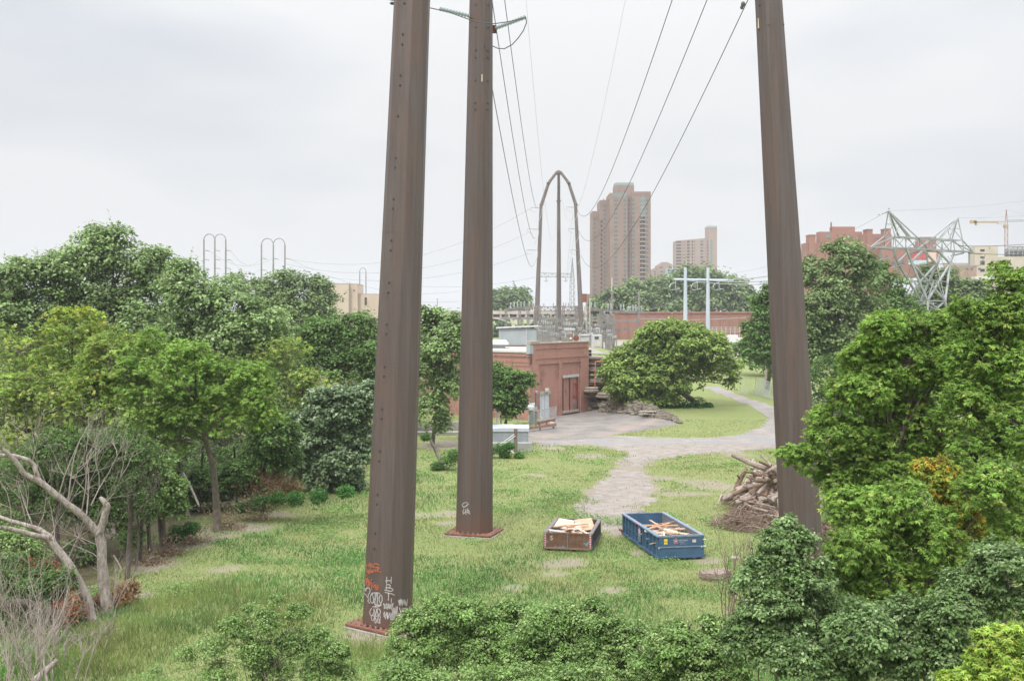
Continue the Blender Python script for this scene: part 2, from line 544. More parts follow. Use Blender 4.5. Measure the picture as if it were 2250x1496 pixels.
def lush(x, y):
    return sm((vnoise(x, y, 5.5, 41) * 0.6 + vnoise(x, y, 2.0, 42) * 0.4 - 0.42) / 0.25)
def dryness(x, y):
    base = vnoise(x, y, 9, 43) * 0.5 + vnoise(x, y, 3.0, 44) * 0.5
    return sm((base + 0.0045 * (y - 70) + 0.02 * np.clip(x - 2, -8, 12) * 0.6 - 0.40) / 0.3)
TALL = [(G(a, b).x, G(a, b).y, r) for a, b, r in [(270, 1400, 4.0), (210, 1450, 4.0), (360, 1330, 3.0), (640, 1330, 3.0), (790, 1430, 3.0), (480, 1310, 3.5), (560, 1360, 4.0)]]
def tallness(x, y):
    t = np.zeros(x.shape)
    for a, b, r in TALL: t = np.maximum(t, sm(1.4 * (1 - np.hypot(x - a, y - b) / r)))
    return t
def grass_h(x, y):
    return 0.06 + 0.13 * lush(x, y) * (1 - 0.5 * dryness(x, y)) + 0.07 * vnoise(x, y, 1.0, 45) + 0.28 * tallness(x, y)
def grass_c(x, y, n, r):
    L = lush(x, y)[:, None]; Dn = dryness(x, y)[:, None]; T = tallness(x, y)[:, None]
    g = np.array([0.165, 0.265, 0.068]); lu = np.array([0.090, 0.245, 0.060]); dry = np.array([0.32, 0.325, 0.125]); ta = np.array([0.27, 0.31, 0.10])
    c = g * (1 - L) + lu * L
    c = c * (1 - 0.75 * Dn) + dry * 0.75 * Dn
    c = c * (1 - 0.6 * T) + ta * 0.6 * T
    c = c * (0.78 + 0.5 * vnoise(x, y, 0.8, 46)[:, None]) * (0.85 + 0.32 * vnoise(x, y, 4.0, 47)[:, None])
    straw = (r.random((n, 1)) < 0.10 + 0.16 * Dn)
    c = np.where(straw, np.array([0.40, 0.34, 0.19]), c)
    return c * (0.64 + 0.5 * r.random((n, 1)))
make_blades('grass', 380000, (-30, 40, 37.0, 128.0), grass_h, grass_c, 0.035, 'short mixed green and straw grass of the meadow', 5)
# rounder patches of broad leaved weeds
def weed_h(x, y):
    k = sm((vnoise(x, y, 3.2, 51) * 0.65 + vnoise(x, y, 1.1, 52) * 0.35 - 0.63) / 0.12)
    return 0.28 * k
def weed_c(x, y, n, r):
    c = np.array([0.075, 0.20, 0.065]) * np.ones((n, 1)) + np.array([0.06, 0.06, 0.01]) * vnoise(x, y, 6, 53)[:, None]
    return c * (0.7 + 0.6 * r.random((n, 1)))
# ------------------------------------------------------------------ the great steel towers
steel = None
def steelmat():
    m, nt, bs, out = newmat('weathered_steel')
    bs.inputs['Roughness'].default_value = 0.5; bs.inputs['Metallic'].default_value = 0.0; bs.inputs['Specular IOR Level'].default_value = 0.5
    f = noise_fac(nt, 1.0, (4.2, 4.2, 0.13), lo=0.36, hi=0.62, detail=6, rough=0.7)
    c = mixc(nt, f, (0.070, 0.047, 0.044), (0.106, 0.082, 0.081))
    f2 = noise_fac(nt, 1.0, (9, 9, 0.35), lo=0.50, hi=0.70, detail=8, rough=0.75, loc=(3, 1, 0))
    f2m = nt.nodes.new('ShaderNodeMath'); f2m.operation = 'MULTIPLY'; f2m.inputs[1].default_value = 0.7; nt.links.new(f2, f2m.inputs[0])
    c = mixc(nt, f2m.outputs[0], c, (0.058, 0.038, 0.030))
    f3 = noise_fac(nt, 1.0, (1.4, 1.4, 0.22), lo=0.48, hi=0.72, detail=7, rough=0.7, loc=(8, 5, 2))
    c = mixc(nt, f3, c, (0.115, 0.064, 0.048))
    # rust spatter round the foot of each leg
    tc_ = nt.nodes.new('ShaderNodeTexCoord'); sx_ = nt.nodes.new('ShaderNodeSeparateXYZ'); nt.links.new(tc_.outputs['Object'], sx_.inputs[0])
    nr_ = noise_fac(nt, 1.0, (3.5, 3.5, 0.5), lo=0.2, hi=0.8, detail=6, rough=0.7, loc=(2, 9, 1))
    ad_ = nt.nodes.new('ShaderNodeMath'); ad_.operation = 'MULTIPLY_ADD'; ad_.inputs[1].default_value = -1.6; nt.links.new(nr_, ad_.inputs[0]); nt.links.new(sx_.outputs[2], ad_.inputs[2])
    rg_ = nt.nodes.new('ShaderNodeMapRange'); rg_.inputs[1].default_value = 1.2; rg_.inputs[2].default_value = -1.0; rg_.interpolation_type = 'SMOOTHSTEP'; nt.links.new(ad_.outputs[0], rg_.inputs[0])
    c = mixc(nt, rg_.outputs[0], c, (0.135, 0.062, 0.045))
    g = noise_fac(nt, 24.0, (1, 1, 1), lo=0.3, hi=0.7, detail=2)
    gm_ = nt.nodes.new('ShaderNodeMath'); gm_.operation = 'MULTIPLY'; gm_.inputs[1].default_value = 0.35; nt.links.new(g, gm_.inputs[0])
    c = mixc(nt, gm_.outputs[0], c, (0.125, 0.102, 0.095))
    nt.links.new(c, bs.inputs['Base Color'])
    b = nt.nodes.new('ShaderNodeBump'); b.inputs['Strength'].default_value = 0.25; b.inputs['Distance'].default_value = 0.02
    nt.links.new(g, b.inputs['Height']); nt.links.new(b.outputs[0], bs.inputs['Normal'])
    return m
STEEL = steelmat()
FARSTEEL = simple('far_weathered_steel', (0.12, 0.095, 0.088), (0.17, 0.14, 0.13), scale=1.0, stretch=(1, 1, .1), rough=0.7)
RUST = simple('rusty_plate', (0.17, 0.065, 0.042), (0.26, 0.115, 0.08), scale=3, rough=0.85, bump=0.3, c3=(0.16, 0.07, 0.05), s3=2)
FOOT = simple('rust_stained_seam', (0.12, 0.070, 0.055), (0.16, 0.10, 0.082), scale=1.2, stretch=(3, 3, .4), rough=0.75, c3=(0.12, 0.075, 0.06), s3=2.5, t3=(.5, .7))
CONC = simple('pale_concrete', (0.24, 0.22, 0.195), (0.34, 0.315, 0.285), scale=1.5, rough=0.95, bump=0.3, c3=(0.24, 0.22, 0.19), s3=1.0)
WIRE = simple('dark_cable', (0.10, 0.10, 0.11), rough=0.6)
GLASSI = simple('insulator_glass', (0.27, 0.33, 0.33), rough=0.25, spec=0.6)
GALV = simple('galvanized_steel', (0.46, 0.48, 0.49), (0.58, 0.60, 0.61), scale=2.0, rough=0.55, metal=0.3)
NUT = simple('painted_nut', (0.32, 0.28, 0.22), (0.22, 0.15, 0.11), scale=8, rough=0.7)

def ngon(c, r, ax, bx, n=12, ph=0.0):
    return [c + ax * (r * math.cos(2 * math.pi * k / n + ph)) + bx * (r * math.sin(2 * math.pi * k / n + ph)) for k in range(n)]

def frustum(mb, a, b, ra, rb, n=12, ph=0.0, cap=True):
    d = (b - a).normalized()
    x = Vector((1, 0, 0)); x = (x - d * x.dot(d)).normalized(); y = d.cross(x)
    A, B = ngon(a, ra, x, y, n, ph), ngon(b, rb, x, y, n, ph)
    fs = [(k, (k + 1) % n, n + (k + 1) % n, n + k) for k in range(n)]
    if cap: fs += [tuple(reversed(range(n))), tuple(range(n, 2 * n))]
    mb.add(A + B, fs)
    return x, y

tower = thing('steel_tower', 'giant brown steel tower whose three plated legs rise out of the top of the photo', 'transmission tower', (2.5, 55, 0))
APEX = Vector((2.6, 55.2, 64.0))
legs = []
LEGS = [  # foot px, foot D, axis px at the top of the photo, width px at foot and at the top, pad edges
    ('l', (851, 1380), 45.4, 905.5, 108, 79),
    ('m', (1042, 1172), 64.8, 1057, 83, 52),
    ('r', (1764, 1256), 55.1, 1688.5, 95, 60),
]
steel_legs = {}
for key, (fx, fy), D, tx, wb, wt_ in LEGS:
    base = P(fx, fy, D); base.z = terr(base.x, base.y) + 0.16
    tow = Vector((APEX.x - base.x, APEX.y - base.y, 0)).normalized()
    # rise to the frame top: lean a little towards the tower axis, sideways as the photo shows
    zt = 13 + HY / F * D
    Dt = D + tow.y * 0.8
    zt = 13 + HY / F * Dt
    top = Vector(((tx - CX) / F * Dt, Dt, zt))
    ax = (top - base)
    r0 = wb / F * D / 2; r1 = wt_ / F * Dt / 2
    k1 = 50.0 / ax.z
    kink = base + ax * k1
    rk = max(0.45, r0 + (r1 - r0) * k1)
    m = MB()
    # plated sections, each butted onto the next with a visible weld line
    zs = {'l': [0, 0.085, 0.215, 0.62, 1.0, 1.4, k1], 'm': [0, 0.09, 0.36, 0.73, 0.955, 1.3, k1], 'r': [0, 0.11, 0.38, 0.80, 1.0, 1.4, k1]}[key]
    ph = {'l': math.radians(8), 'm': math.radians(20), 'r': math.radians(2)}[key]
    for i in range(len(zs) - 1):
        a, b = base + ax * zs[i], base + ax * zs[i + 1]
        ra, rb = r0 + (r1 - r0) * zs[i], r0 + (r1 - r0) * zs[i + 1]
        frustum(m, a, b, max(ra, .42), max(rb, .42), 12, ph)
    leg = m.build('leg', STEEL, tower)
    tag(leg, {'l': 'leg with orange and white graffiti at its foot', 'm': 'leg furthest from the camera, with a small white tag', 'r': 'leg half hidden by the boxelder leaves'}[key])
    # arch towards the apex
    m2 = MB()
    k2 = kink.lerp(Vector((APEX.x, APEX.y, kink.z)), 0.42) + Vector((0, 0, 8.5))
    frustum(m2, kink, k2, rk, .5, 12); frustum(m2, k2, APEX, .5, .4, 12)
    m2.build('arch_arm', STEEL, tower)
    # weld collars
    for i in range(1, len(zs) - 1):
        c_ = base + ax * zs[i]; rr_ = r0 + (r1 - r0) * zs[i]
        mc = MB(); frustum(mc, c_ - ax.normalized() * .011, c_ + ax.normalized() * .011, rr_ + .005, rr_ + .005, 12, ph)
        mc.build('weld_seam', FOOT, leg)
    # foot: rust stained skirt, plate, pad, anchor nuts
    S = r0 * 2 + 0.62
    rzp = {'l': math.radians(-36), 'm': math.radians(-18), 'r': math.radians(30)}[key]
    pl = MB().box((base.x, base.y, base.z - 0.045), (S, S * .86, 0.09), rzp).build('base_plate', RUST, leg, bevel=0.01)
    MB().box((base.x, base.y, base.z - 0.30), (S + .12, S * .86 + .12, 0.36), rzp).build('concrete_pad', CONC, leg, bevel=0.03)
    nb = MB(); R = Matrix.Rotation(rzp, 3, 'Z')
    for s in (-1, 1):
        for t in range(9):
            u = (t / 8 - .5) * (S - .35)
            for v in (Vector((u, s * (S * .43 - .14), 0)), Vector((s * (S / 2 - .14), u * .86, 0))):
                q = base + R @ v
                nb.tube([q, q + Vector((0, 0, .07))], .055, 6); nb.tube([q + Vector((0, 0, .07)), q + Vector((0, 0, .12))], .03, 6)
    nb.build('anchor_bolts', NUT, leg, kind='stuff')
    steel_legs[key] = (base, ax, r0, r1, ph, leg)

def leg_bvh(key):
    o = steel_legs[key][5]; off = wloc(tower)
    vs = [v.co + off for v in o.data.vertices]
    return BVHTree.FromPolygons(vs, [tuple(p.vertices) for p in o.data.polygons])
BV = {k: leg_bvh(k) for k in steel_legs}
CAMP = Vector((0, 0, H))
def hit(key, px, py):
    d = (P(px, py, 10.0) - CAMP).normalized()
    loc, nrm, i, dist = BV[key].ray_cast(CAMP, d)
    return loc, nrm

# climbing studs in pairs
def studs(key, pts, r=.046):
    m = MB()
    for px, py in pts:
        l, n = hit(key, px, py)
        if l is None: continue
        m.tube([l - n * .01, l + n * .035], r, 6); m.tube([l + n * .034, l + n * .06], r * .6, 6)
    o = m.build('climbing_studs', simple('stud_steel', (0.09, 0.075, 0.07), rough=.6), steel_legs[key][5], kind='stuff')
pts = []
for y in [7, 75, 97, 165, 187, 255, 347, 368, 437, 458, 528, 550, 621, 642, 712, 733, 805, 826, 898, 919, 990, 1012, 1085, 1107, 1170, 1204, 1276]:
    pts.append((888.5 - (y - 7) * 0.0548, y))
studs('l', pts)
pts = []
for y in [11, 60, 111, 126, 177, 226, 241]:
    pts += [(1046 - y * .006, y), (1073 - y * .006, y + 1)]
studs('m', pts, .055)
studs('r', [(1689, 55), (1721, 55), (1669, 12), (1668, 66)], .045)
for key, px, py, L in (('m', 1059, 172, .42), ('r', 1667, 52, .5)):
    l, n = hit(key, px, py)
    MB().box(l + n * .012, (.06, .03, L)).build('small_plate', simple('cream_plate', (.62, .55, .42)), steel_legs[key][5])

# graffiti: strokes laid on the plates
def ribbon(mb, key, pts, w):
    P3 = [hit(key, *p) for p in pts]
    for (a, na), (b, nb_) in zip(P3[:-1], P3[1:]):
        if a is None or b is None: continue
        if (na - nb_).length > 0.9: continue
        n = (na + nb_).normalized(); d = (b - a)
        if d.length < 1e-4 or d.length > 1.2: continue
        s = d.normalized().cross(n) * w / 2; e = d.normalized() * w * .3
        q = n * .012
        mb.add([a - s - e + q, a + s - e + q, b + s + e + q, b - s + e + q], [(0, 1, 2, 3)])
SPW = simple('white_spray_paint', (0.62, 0.60, 0.60), (0.45, 0.42, 0.42), scale=9, rough=.7)
SPO = simple('orange_spray_paint', (0.58, 0.17, 0.09), (0.42, 0.13, 0.075), scale=9, rough=.7)
Z = 7.873
def zp(l): return [(780 + a / Z, 1210 + b / Z) for a, b in l]
def curve(l, k=4):
    out = []
    for i in range(len(l) - 1):
        p0 = l[max(i - 1, 0)]; p1 = l[i]; p2 = l[i + 1]; p3 = l[min(i + 2, len(l) - 1)]
        for t in range(k):
            u = t / k
            out.append(tuple(0.5 * ((2 * p1[j]) + (-p0[j] + p2[j]) * u + (2 * p0[j] - 5 * p1[j] + 4 * p2[j] - p3[j]) * u * u + (-p0[j] + 3 * p1[j] - 3 * p2[j] + p3[j]) * u ** 3) for j in (0, 1)))
    return out + [l[-1]]
W_ = [  # white strokes, in the pixels of the close view
    [(550, 445), (550, 500), (548, 555)], [(628, 445), (626, 500), (622, 560)], [(530, 515), (575, 510), (628, 512)],
    [(548, 575), (545, 620), (545, 668)], [(545, 580), (590, 580), (612, 605), (590, 630), (530, 632)], [(560, 635), (620, 640), (655, 668), (630, 690), (570, 685), (515, 672)],
    [(522, 712), (580, 725), (640, 740), (678, 760)], [(580, 728), (582, 790), (578, 848)], [(630, 820), (626, 860), (630, 892)],
    [(300, 725), (272, 780), (268, 850), (290, 895), (330, 880), (322, 820), (305, 740)], [(300, 725), (340, 722), (400, 722), (435, 745)], [(320, 880), (350, 800), (352, 730)], [(372, 722), (368, 800), (345, 890), (380, 950)],
    [(385, 725), (395, 800), (385, 900), (420, 940), (450, 900), (470, 850), (468, 790), (450, 760), (425, 790), (420, 860), (440, 900)], [(340, 910), (380, 930), (420, 955), (460, 925)],
    [(305, 965), (350, 958), (400, 968)], [(355, 940), (355, 985)],
    [(290, 990), (262, 1040), (270, 1100), (300, 1110), (330, 1060), (325, 1000)], [(330, 995), (350, 1060), (345, 1120), (370, 1060), (372, 1000)], [(380, 1000), (420, 1000), (440, 1050), (420, 1110), (390, 1060), (385, 1010)],
    [(285, 1120), (290, 1180), (320, 1200), (340, 1140), (350, 1230), (370, 1240)], [(345, 1120), (365, 1180), (385, 1230), (400, 1150), (420, 1110), (440, 1140), (425, 1200), (440, 1240)], [(300, 1110), (350, 1125), (410, 1110)], [(400, 1180), (435, 1190), (410, 1235), (430, 1245)],
    [(180, 575), (160, 620), (185, 660), (215, 630), (190, 690), (150, 650)], [(215, 640), (250, 640), (265, 690), (240, 750), (225, 800), (200, 760), (160, 730)], [(225, 800), (240, 840), (225, 860), (255, 900)],
    [(1055, 0)],
]
for x0, y0, w, h, seed in [(500, 900, 150, 110, 1), (495, 1045, 190, 130, 2), (640, 950, 90, 180, 3), (750, 820, 150, 130, 4), (770, 975, 140, 90, 5), (755, 1065, 150, 130, 6), (600, 1120, 80, 80, 7), (820, 1180, 60, 60, 8)]:
    q = random.Random(seed)
    for j in range(3):
        W_.append([(x0 + w * (i + q.uniform(-.5, .7)) / 8, y0 + h * (0.5 + (.5 if i % 2 else -.5) * q.uniform(.4, 1)) ) for i in range(9)])
O_ = [
    [(170, 205), (165, 260), (170, 300)], [(165, 255), (205, 250)], [(205, 300), (212, 215), (235, 260), (262, 205), (268, 290)], [(290, 215), (285, 285)],
    [(410, 235), (370, 218), (320, 235), (315, 270), (370, 285), (415, 285), (395, 320), (350, 360)],
    [(205, 320), (240, 340), (262, 320), (255, 385)], [(210, 370), (270, 340), (310, 360)], [(280, 320), (300, 350), (330, 325), (345, 350), (360, 320)], [(240, 380), (290, 365), (320, 375)],
    [(385, 345), (386, 352)], [(410, 350), (411, 358)], [(440, 352), (442, 362)],
    [(160, 500), (180, 430), (205, 415), (225, 480), (165, 470)], [(170, 520), (200, 500), (235, 490), (210, 560), (190, 540), (240, 520)], [(205, 570), (225, 600), (255, 510), (265, 560), (240, 610)],
    [(292, 490), (290, 570), (292, 668)], [(245, 560), (290, 548), (338, 545)], [(305, 590), (320, 620), (345, 600), (325, 580), (305, 595)],
    [(360, 585), (395, 590), (405, 615), (370, 625), (350, 600), (360, 585)], [(370, 625), (400, 635), (400, 660), (365, 660), (350, 640), (370, 625)], [(215, 610), (235, 590), (255, 610), (235, 630)],
]
mw, mo = MB(), MB()
for i_, s in enumerate(W_):
    if len(s) > 1: ribbon(mw, 'l', zp(curve(s)), .036 if i_ < 32 else .024)
for s in O_: ribbon(mo, 'l', zp(curve(s)), .045)
g1 = mw.build('white_graffiti', SPW, steel_legs['l'][5]); g2 = mo.build('orange_graffiti', SPO, steel_legs['l'][5])
mw = MB()
for s in [[(1028, 1104), (1020, 1104), (1016, 1110), (1022, 1113), (1030, 1106), (1018, 1115)], [(1020, 1118), (1017, 1124), (1022, 1126), (1024, 1118), (1024, 1130)], [(1028, 1116), (1027, 1126), (1031, 1122), (1027, 1119), (1033, 1127)], [(1017, 1129), (1025, 1124), (1032, 1129)]]:
    ribbon(mw, 'm', curve(s), .034)
mw.build('white_graffiti', SPW, steel_legs['m'][5])

# insulator strings on the tower and their hanging loops
def string(a, b, parent, n=14, r=.13, name='insulator', mat_=None):
    m = MB(); a, b = Vector(a), Vector(b); d = (b - a)
    m.tube([a, b], .025, 5)
    for i in range(n):
        c0 = a + d * ((i + .5) / n) ; m.tube([c0, c0 + d.normalized() * .035, c0 + d.normalized() * .06], [r * .35, r, r * .5], 8)
    return m.build(name, mat_ or GLASSI, parent, smooth=False)
l, n = hit('m', 1083, 68)
a0 = P(1088, 63, 64.6); a1 = P(1155, 38, 62.0)
MB().box(P(1086, 65, 64.7), (.28, .3, .42)).build('bracket', RUST, steel_legs['m'][5])
string(a0, a1, tower, 11, .13)
b0 = P(1033, 36, 63.9); b1 = P(966, 20, 61.5)
string(b0, b1, tower, 10, .13)
MB().bar(P(1052, 42, 63.6), P(1034, 37, 63.6), .12).build('bracket', RUST, steel_legs['m'][5])
m = MB(); m.tube([P(*p) for p in [(845, -2, 47), (900, 8, 52), (946, 18.5, 58), (985, 27, 60.5), (1032, 44, 61.5), (1050, 49, 62), (1085, 53, 62), (1120, 48, 62), (1150, 40, 62)]], .03, 5)
o = m.build('power_line', WIRE, None, loc=tuple(P(985, 27, 60))); tag(o, 'cable crossing in front of the middle steel leg near the top edge', 'cable')
m = MB(); m.tube([P(*p) for p in [(1155, 38, 62), (1157, 50, 62), (1150, 68, 62.3), (1138, 85, 62.7), (1125, 99, 63.2), (1108, 108, 63.6), (1094, 107, 64), (1083, 102, 64.6)]], .03, 5)
o = m.build('jumper_loop', WIRE, None, loc=tuple(P(1155, 38, 62))); tag(o, 'loop of cable hanging from the insulator string at the middle steel leg', 'cable')

# ------------------------------------------------------------------ the far arch tower
DF = 400.0
ft = thing('arch_tower', 'distant three legged brown steel tower shaped like a pointed arch', 'transmission tower', tuple(P(1228, 751, DF)))
def fp(px, py, dd=0): return P(px, py, DF + dd)
for (path, rad, lb_) in [([(1178, 752, -4), (1183, 600, -3), (1189, 450, -2)], [12.6, 9.2, 6.6], 'leg'), ([(1228, 752, 10), (1227.8, 560, 7), (1227.6, 442, 4), (1227.5, 384, 0)], [12.8, 9.2, 7.0, 5.8], 'leg'), ([(1279, 752, -4), (1272, 600, -3), (1264.5, 450, -2)], [12.6, 9.2, 6.6], 'leg')]:
    m = MB()
    for (a, b, ra, rb) in zip(path[:-1], path[1:], rad[:-1], rad[1:]):
        frustum(m, fp(*a), fp(*b), ra / F * DF / 2, rb / F * DF / 2, 12)
    m.build('leg', FARSTEEL, ft)
for s in (-1, 1):
    m = MB()
    frustum(m, fp(1227.5 + s * 37.8, 450, -2), fp(1227.5 + s * 22, 402, -1), .62, .56, 12); frustum(m, fp(1227.5 + s * 22, 402, -1), fp(1227.5 + s * 4, 378, 0), .56, .5, 12)
    m.build('arch_arm', FARSTEEL, ft)
    for (x, y) in ((37.8, 450), (22, 402)):
        mc = MB(); mc.ball(fp(1227.5 + s * x, y, -1.5), .85, .5); mc.build('flange', FARSTEEL, ft)
MB().ball(fp(1227.5, 380), 1.05).build('apex_cap', FARSTEEL, ft)
mc = MB(); c_ = fp(1227.6, 442, 4); frustum(mc, c_ - Vector((0, 0, .25)), c_ + Vector((0, 0, .25)), .85, .85); mc.build('flange', FARSTEEL, ft)
INSF = simple('far_insulator', (.45, .47, .46), rough=.5)
tips = []
for (px, py, s) in [(1187, 457, -1), (1180, 504, -1), (1178, 550, -1), (1266, 456, -1), (1270, 503, -1), (1274, 550, -1)]:
    m = MB(); a = fp(px, py); b = fp(px - 20, py - 1, -9)
    m.tube([a, b], .16, 5)
    m.tube([b, fp(px - 22, py + 3, -9), fp(px - 17, py + 8, -6), fp(px - 8, py + 9, -3)], .07, 4)
    m.build('insulator', INSF, ft)
    m = MB(); a = fp(px + 2, py - 3); m.tube([a, fp(px + 4, py + 8, -6), fp(px + 1, py + 20, -10), fp(px - 5, py + 32, -10)], .07, 4)
    m.build('jumper', INSF, ft)

# conductors between the towers: span geometry from ends and sag
def fitwire(label, x0, y0, x1, y1, obs, z1, r=.035, upto=None, name='power_line', group=None, mat_=None):
    """plan line (x0,y0)-(x1,y1); z(y) parabola through seen points and the far end"""
    k = (x1 - x0) / (y1 - y0)
    ys, zs, ws = [y1], [z1], [3.0]
    for px, py in obs:
        t = (px - CX) / F
        y = (x0 - k * y0) / (t - k)
        if y < 20 or y > y1: continue
        ys.append(y); zs.append(H - (py - HY) / F * y); ws.append(1.0)
    c = np.polyfit(ys, zs, 2, w=ws)
    pts = []
    N = 44
    for i in range(N + 1):
        y = y0 * (y1 / y0) ** (i / N)
        pts.append(Vector((x0 + k * (y - y0), y, float(np.polyval(c, y)))))
    m = MB(); m.tube(pts, [r * (0.55 + p.y / 260.0) for p in pts], 5)
    o = m.build(name, mat_ or WIRE, None, loc=tuple(pts[N // 2])); tag(o, label, 'cable', group)
    return ys, zs, c
x12 = lambda px: (px - CX) / F * DF
fitwire('lowest of the three cables sweeping down to the left leg of the arch tower', -1.6, 63, x12(1172), DF, [(1084, 202), (1096, 270), (1108, 340), (1123, 420), (1139, 500), (1160, 570)], 13 + 108 / F * DF, group='cables between the two steel towers')
fitwire('middle one of the three cables sweeping to the left leg of the arch tower', -1.6, 60, x12(1176), DF, [(1084, 11), (1095, 90), (1121, 270), (1133, 340), (1144, 420), (1160, 479)], 13 + 168 / F * DF, group='cables between the two steel towers')
fitwire('uppermost of the three cables sweeping to the left leg of the arch tower', -1.2, 58, x12(1178), DF, [(1110, 0), (1125, 120), (1144, 270), (1154, 340), (1166, 399)], 13 + 235 / F * DF, group='cables between the two steel towers')
fitwire('cable sweeping down to the top insulator on the right leg of the arch tower', 9.6, 55, x12(1268), DF, [(1472, 0), (1440, 110), (1402, 230), (1359.6, 340), (1334, 401), (1307, 447)], 13 + 229 / F * DF, group='cables between the two steel towers')
fitwire('middle cable on the right between the steel leg and the arch tower', 11.5, 55, x12(1272), DF, [(1545, 0), (1490, 160), (1416, 340), (1388, 401), (1345, 476), (1302, 522)], 13 + 182 / F * DF, group='cables between the two steel towers')
fitwire('thickest looking cable, crossing in front of the tall brick towers', 13.4, 55, x12(1276), DF, [(1632, 10), (1565, 170), (1480, 340), (1430, 436), (1395, 498), (1366, 540), (1329, 573)], 13 + 130 / F * DF, group='cables between the two steel towers')
fitwire('very thin pale cable left of the middle of the sky', 0.6, 58, x12(1226), DF, [(1156, 0), (1163, 90), (1179, 262), (1186, 340)], 13 + 310 / F * DF, r=.008, group='thin guard cables')
fitwire('very thin pale cable curving down right of the arch tower apex', 6.6, 58, x12(1229), DF, [(1370, 0), (1352, 120), (1328, 250), (1300, 345)], 13 + 310 / F * DF, r=.008, group='thin guard cables')
m = MB(); m.ball(P(1633, 10, 65), .14, 1.2).ball(P(1630, 17, 65.4), .11, 1.2); o = m.build('cable_damper', WIRE, None, loc=tuple(P(1633, 10, 65))); tag(o, 'pair of damper weights on the thickest looking cable', 'damper')
m = MB(); m.ball(P(862, 8, 49), .12, .6); o = m.build('cable_damper', WIRE, None, loc=tuple(P(862, 8, 49))); tag(o, 'small damper weight beside the steel leg at the top edge', 'damper')

# ------------------------------------------------------------------ hooped poles on the left horizon
HOOP = simple('hooped_pole_steel', (0.30, 0.31, 0.33), (0.24, 0.22, 0.21), scale=.3, rough=.6)
def hoops(label, D, xs, ytop, yspring, ybase, arms):
    root = thing('hooped_pylon', label, 'pylon', tuple(P(xs[0], ybase, D)), group='hooped pylons on the horizon')
    for x in xs:
        m = MB(); m.tube([P(x, ybase, D), P(x, yspring, D)], [.36, .28], 8); m.build('pole', HOOP, root)
        for ya in arms:
            a = MB(); a.tube([P(x, ya, D), P(x + 10, ya + 1, D - 6)], .14, 5); a.tube([P(x + 10, ya + 1, D - 6), P(x + 12, ya + 3, D - 7)], .12, 4)
            a.build('insulator', HOOP, root)
    for x0, x1 in zip(xs[:-1], xs[1:]):
        m = MB(); pts = []
        for i in range(13):
            t = math.pi * i / 12
            pts.append(P((x0 + x1) / 2 - math.cos(t) * (x1 - x0) / 2, yspring - math.sin(t) * (yspring - ytop), D))
        m.tube(pts, .17, 6); m.build('hoop', HOOP, root)
hoops('double hooped pylon of three slim poles furthest to the left, above the poplar', 380, [448, 472, 496], 514.5, 527, 700, [550, 570, 589])
hoops('double hooped pylon of three slim poles above the round oak', 400, [574.4, 600.5, 626], 524, 538, 700, [568, 593])
hoops('small single hooped pylon rising behind the tan block building', 560, [790.4, 804], 588.5, 596, 690, [])
def swag(label, a, b, sag, r=.05, mat_=None, name='power_line', group='thin cables strung across the horizon', n=14):
    a, b = Vector(a), Vector(b); pts = []
    for i in range(n + 1):
        t = i / n; p = a.lerp(b, t); p.z -= sag * 4 * t * (1 - t); pts.append(p)
    m = MB(); m.tube(pts, r, 4); o = m.build(name, mat_ or WIRE, None, loc=tuple(a)); return tag(o, label, 'cable', group)
PALEW = simple('pale_cable', (.30, .31, .32), rough=.6)
swag('thin cable from the right hooped pole to the top insulator of the arch tower', P(628, 568, 398), P(1166, 458, 396), 9, mat_=PALEW)
swag('thin cable from the right hooped pole to the middle insulator of the arch tower', P(628, 580, 398), P(1160, 512, 396), 8, mat_=PALEW)
swag('thin cable from the lower hooped pole arm to the lowest arch tower insulator', P(628, 593, 398), P(1160, 558, 396), 6.5, mat_=PALEW)
swag('thin cable from the top arm of the first hooped pylon to the second', P(508, 552, 373), P(574, 568, 400), 3.5, .045, PALEW)
swag('thin cable from the middle arm of the first hooped pylon to the second', P(508, 572, 373), P(574, 593, 400), 2.5, .045, PALEW)
swag('thin cable from the first pole of the left hooped pylon passing behind the others', P(460, 551, 373), P(600, 567, 400), 4, .045, PALEW)
swag('thin cable descending from the second hooped pylon toward the tan block building', P(638, 570, 394), P(1010, 640, 420), 5, .045, PALEW)
swag('lower thin cable descending toward the single hooped pylon', P(638, 594, 394), P(1010, 662, 420), 4, .045, PALEW)
swag('thin nearly level cable passing above the bridge deck', P(830, 618, 400), P(1190, 606, 396), 3, .045, PALEW)
# ------------------------------------------------------------------ far buildings
def bm2(name, c1, c2, scale=.15, rough=.85): return simple(name, c1, c2, scale=scale, rough=rough)
TWALL = bm2('far_brown_brick', (.235, .165, .142), (.275, .195, .168))
TWIN = simple('far_window_glass', (.17, .20, .22), (.30, .33, .34), .9, rough=.25, spec=.6)
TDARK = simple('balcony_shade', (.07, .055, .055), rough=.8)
TGLASS = simple('teal_glass', (.16, .21, .22), (.22, .28, .29), .5, rough=.2, spec=.6)
TTRIM = simple('pale_balcony_slab', (.50, .38, .32), rough=.8)
def xd(px, D): return (px - CX) / F * D
def zd(py, D): return H - (py - HY) / F * D
def block(root, px0, px1, pytop, D, depth, mat_, name='wall', pybot=700, dz=None):
    z0 = zd(pybot, D)
    return MB().bb(xd(px0, D), xd(px1, D), D, D + depth, z0, zd(pytop, D)).build(name, mat_, root)
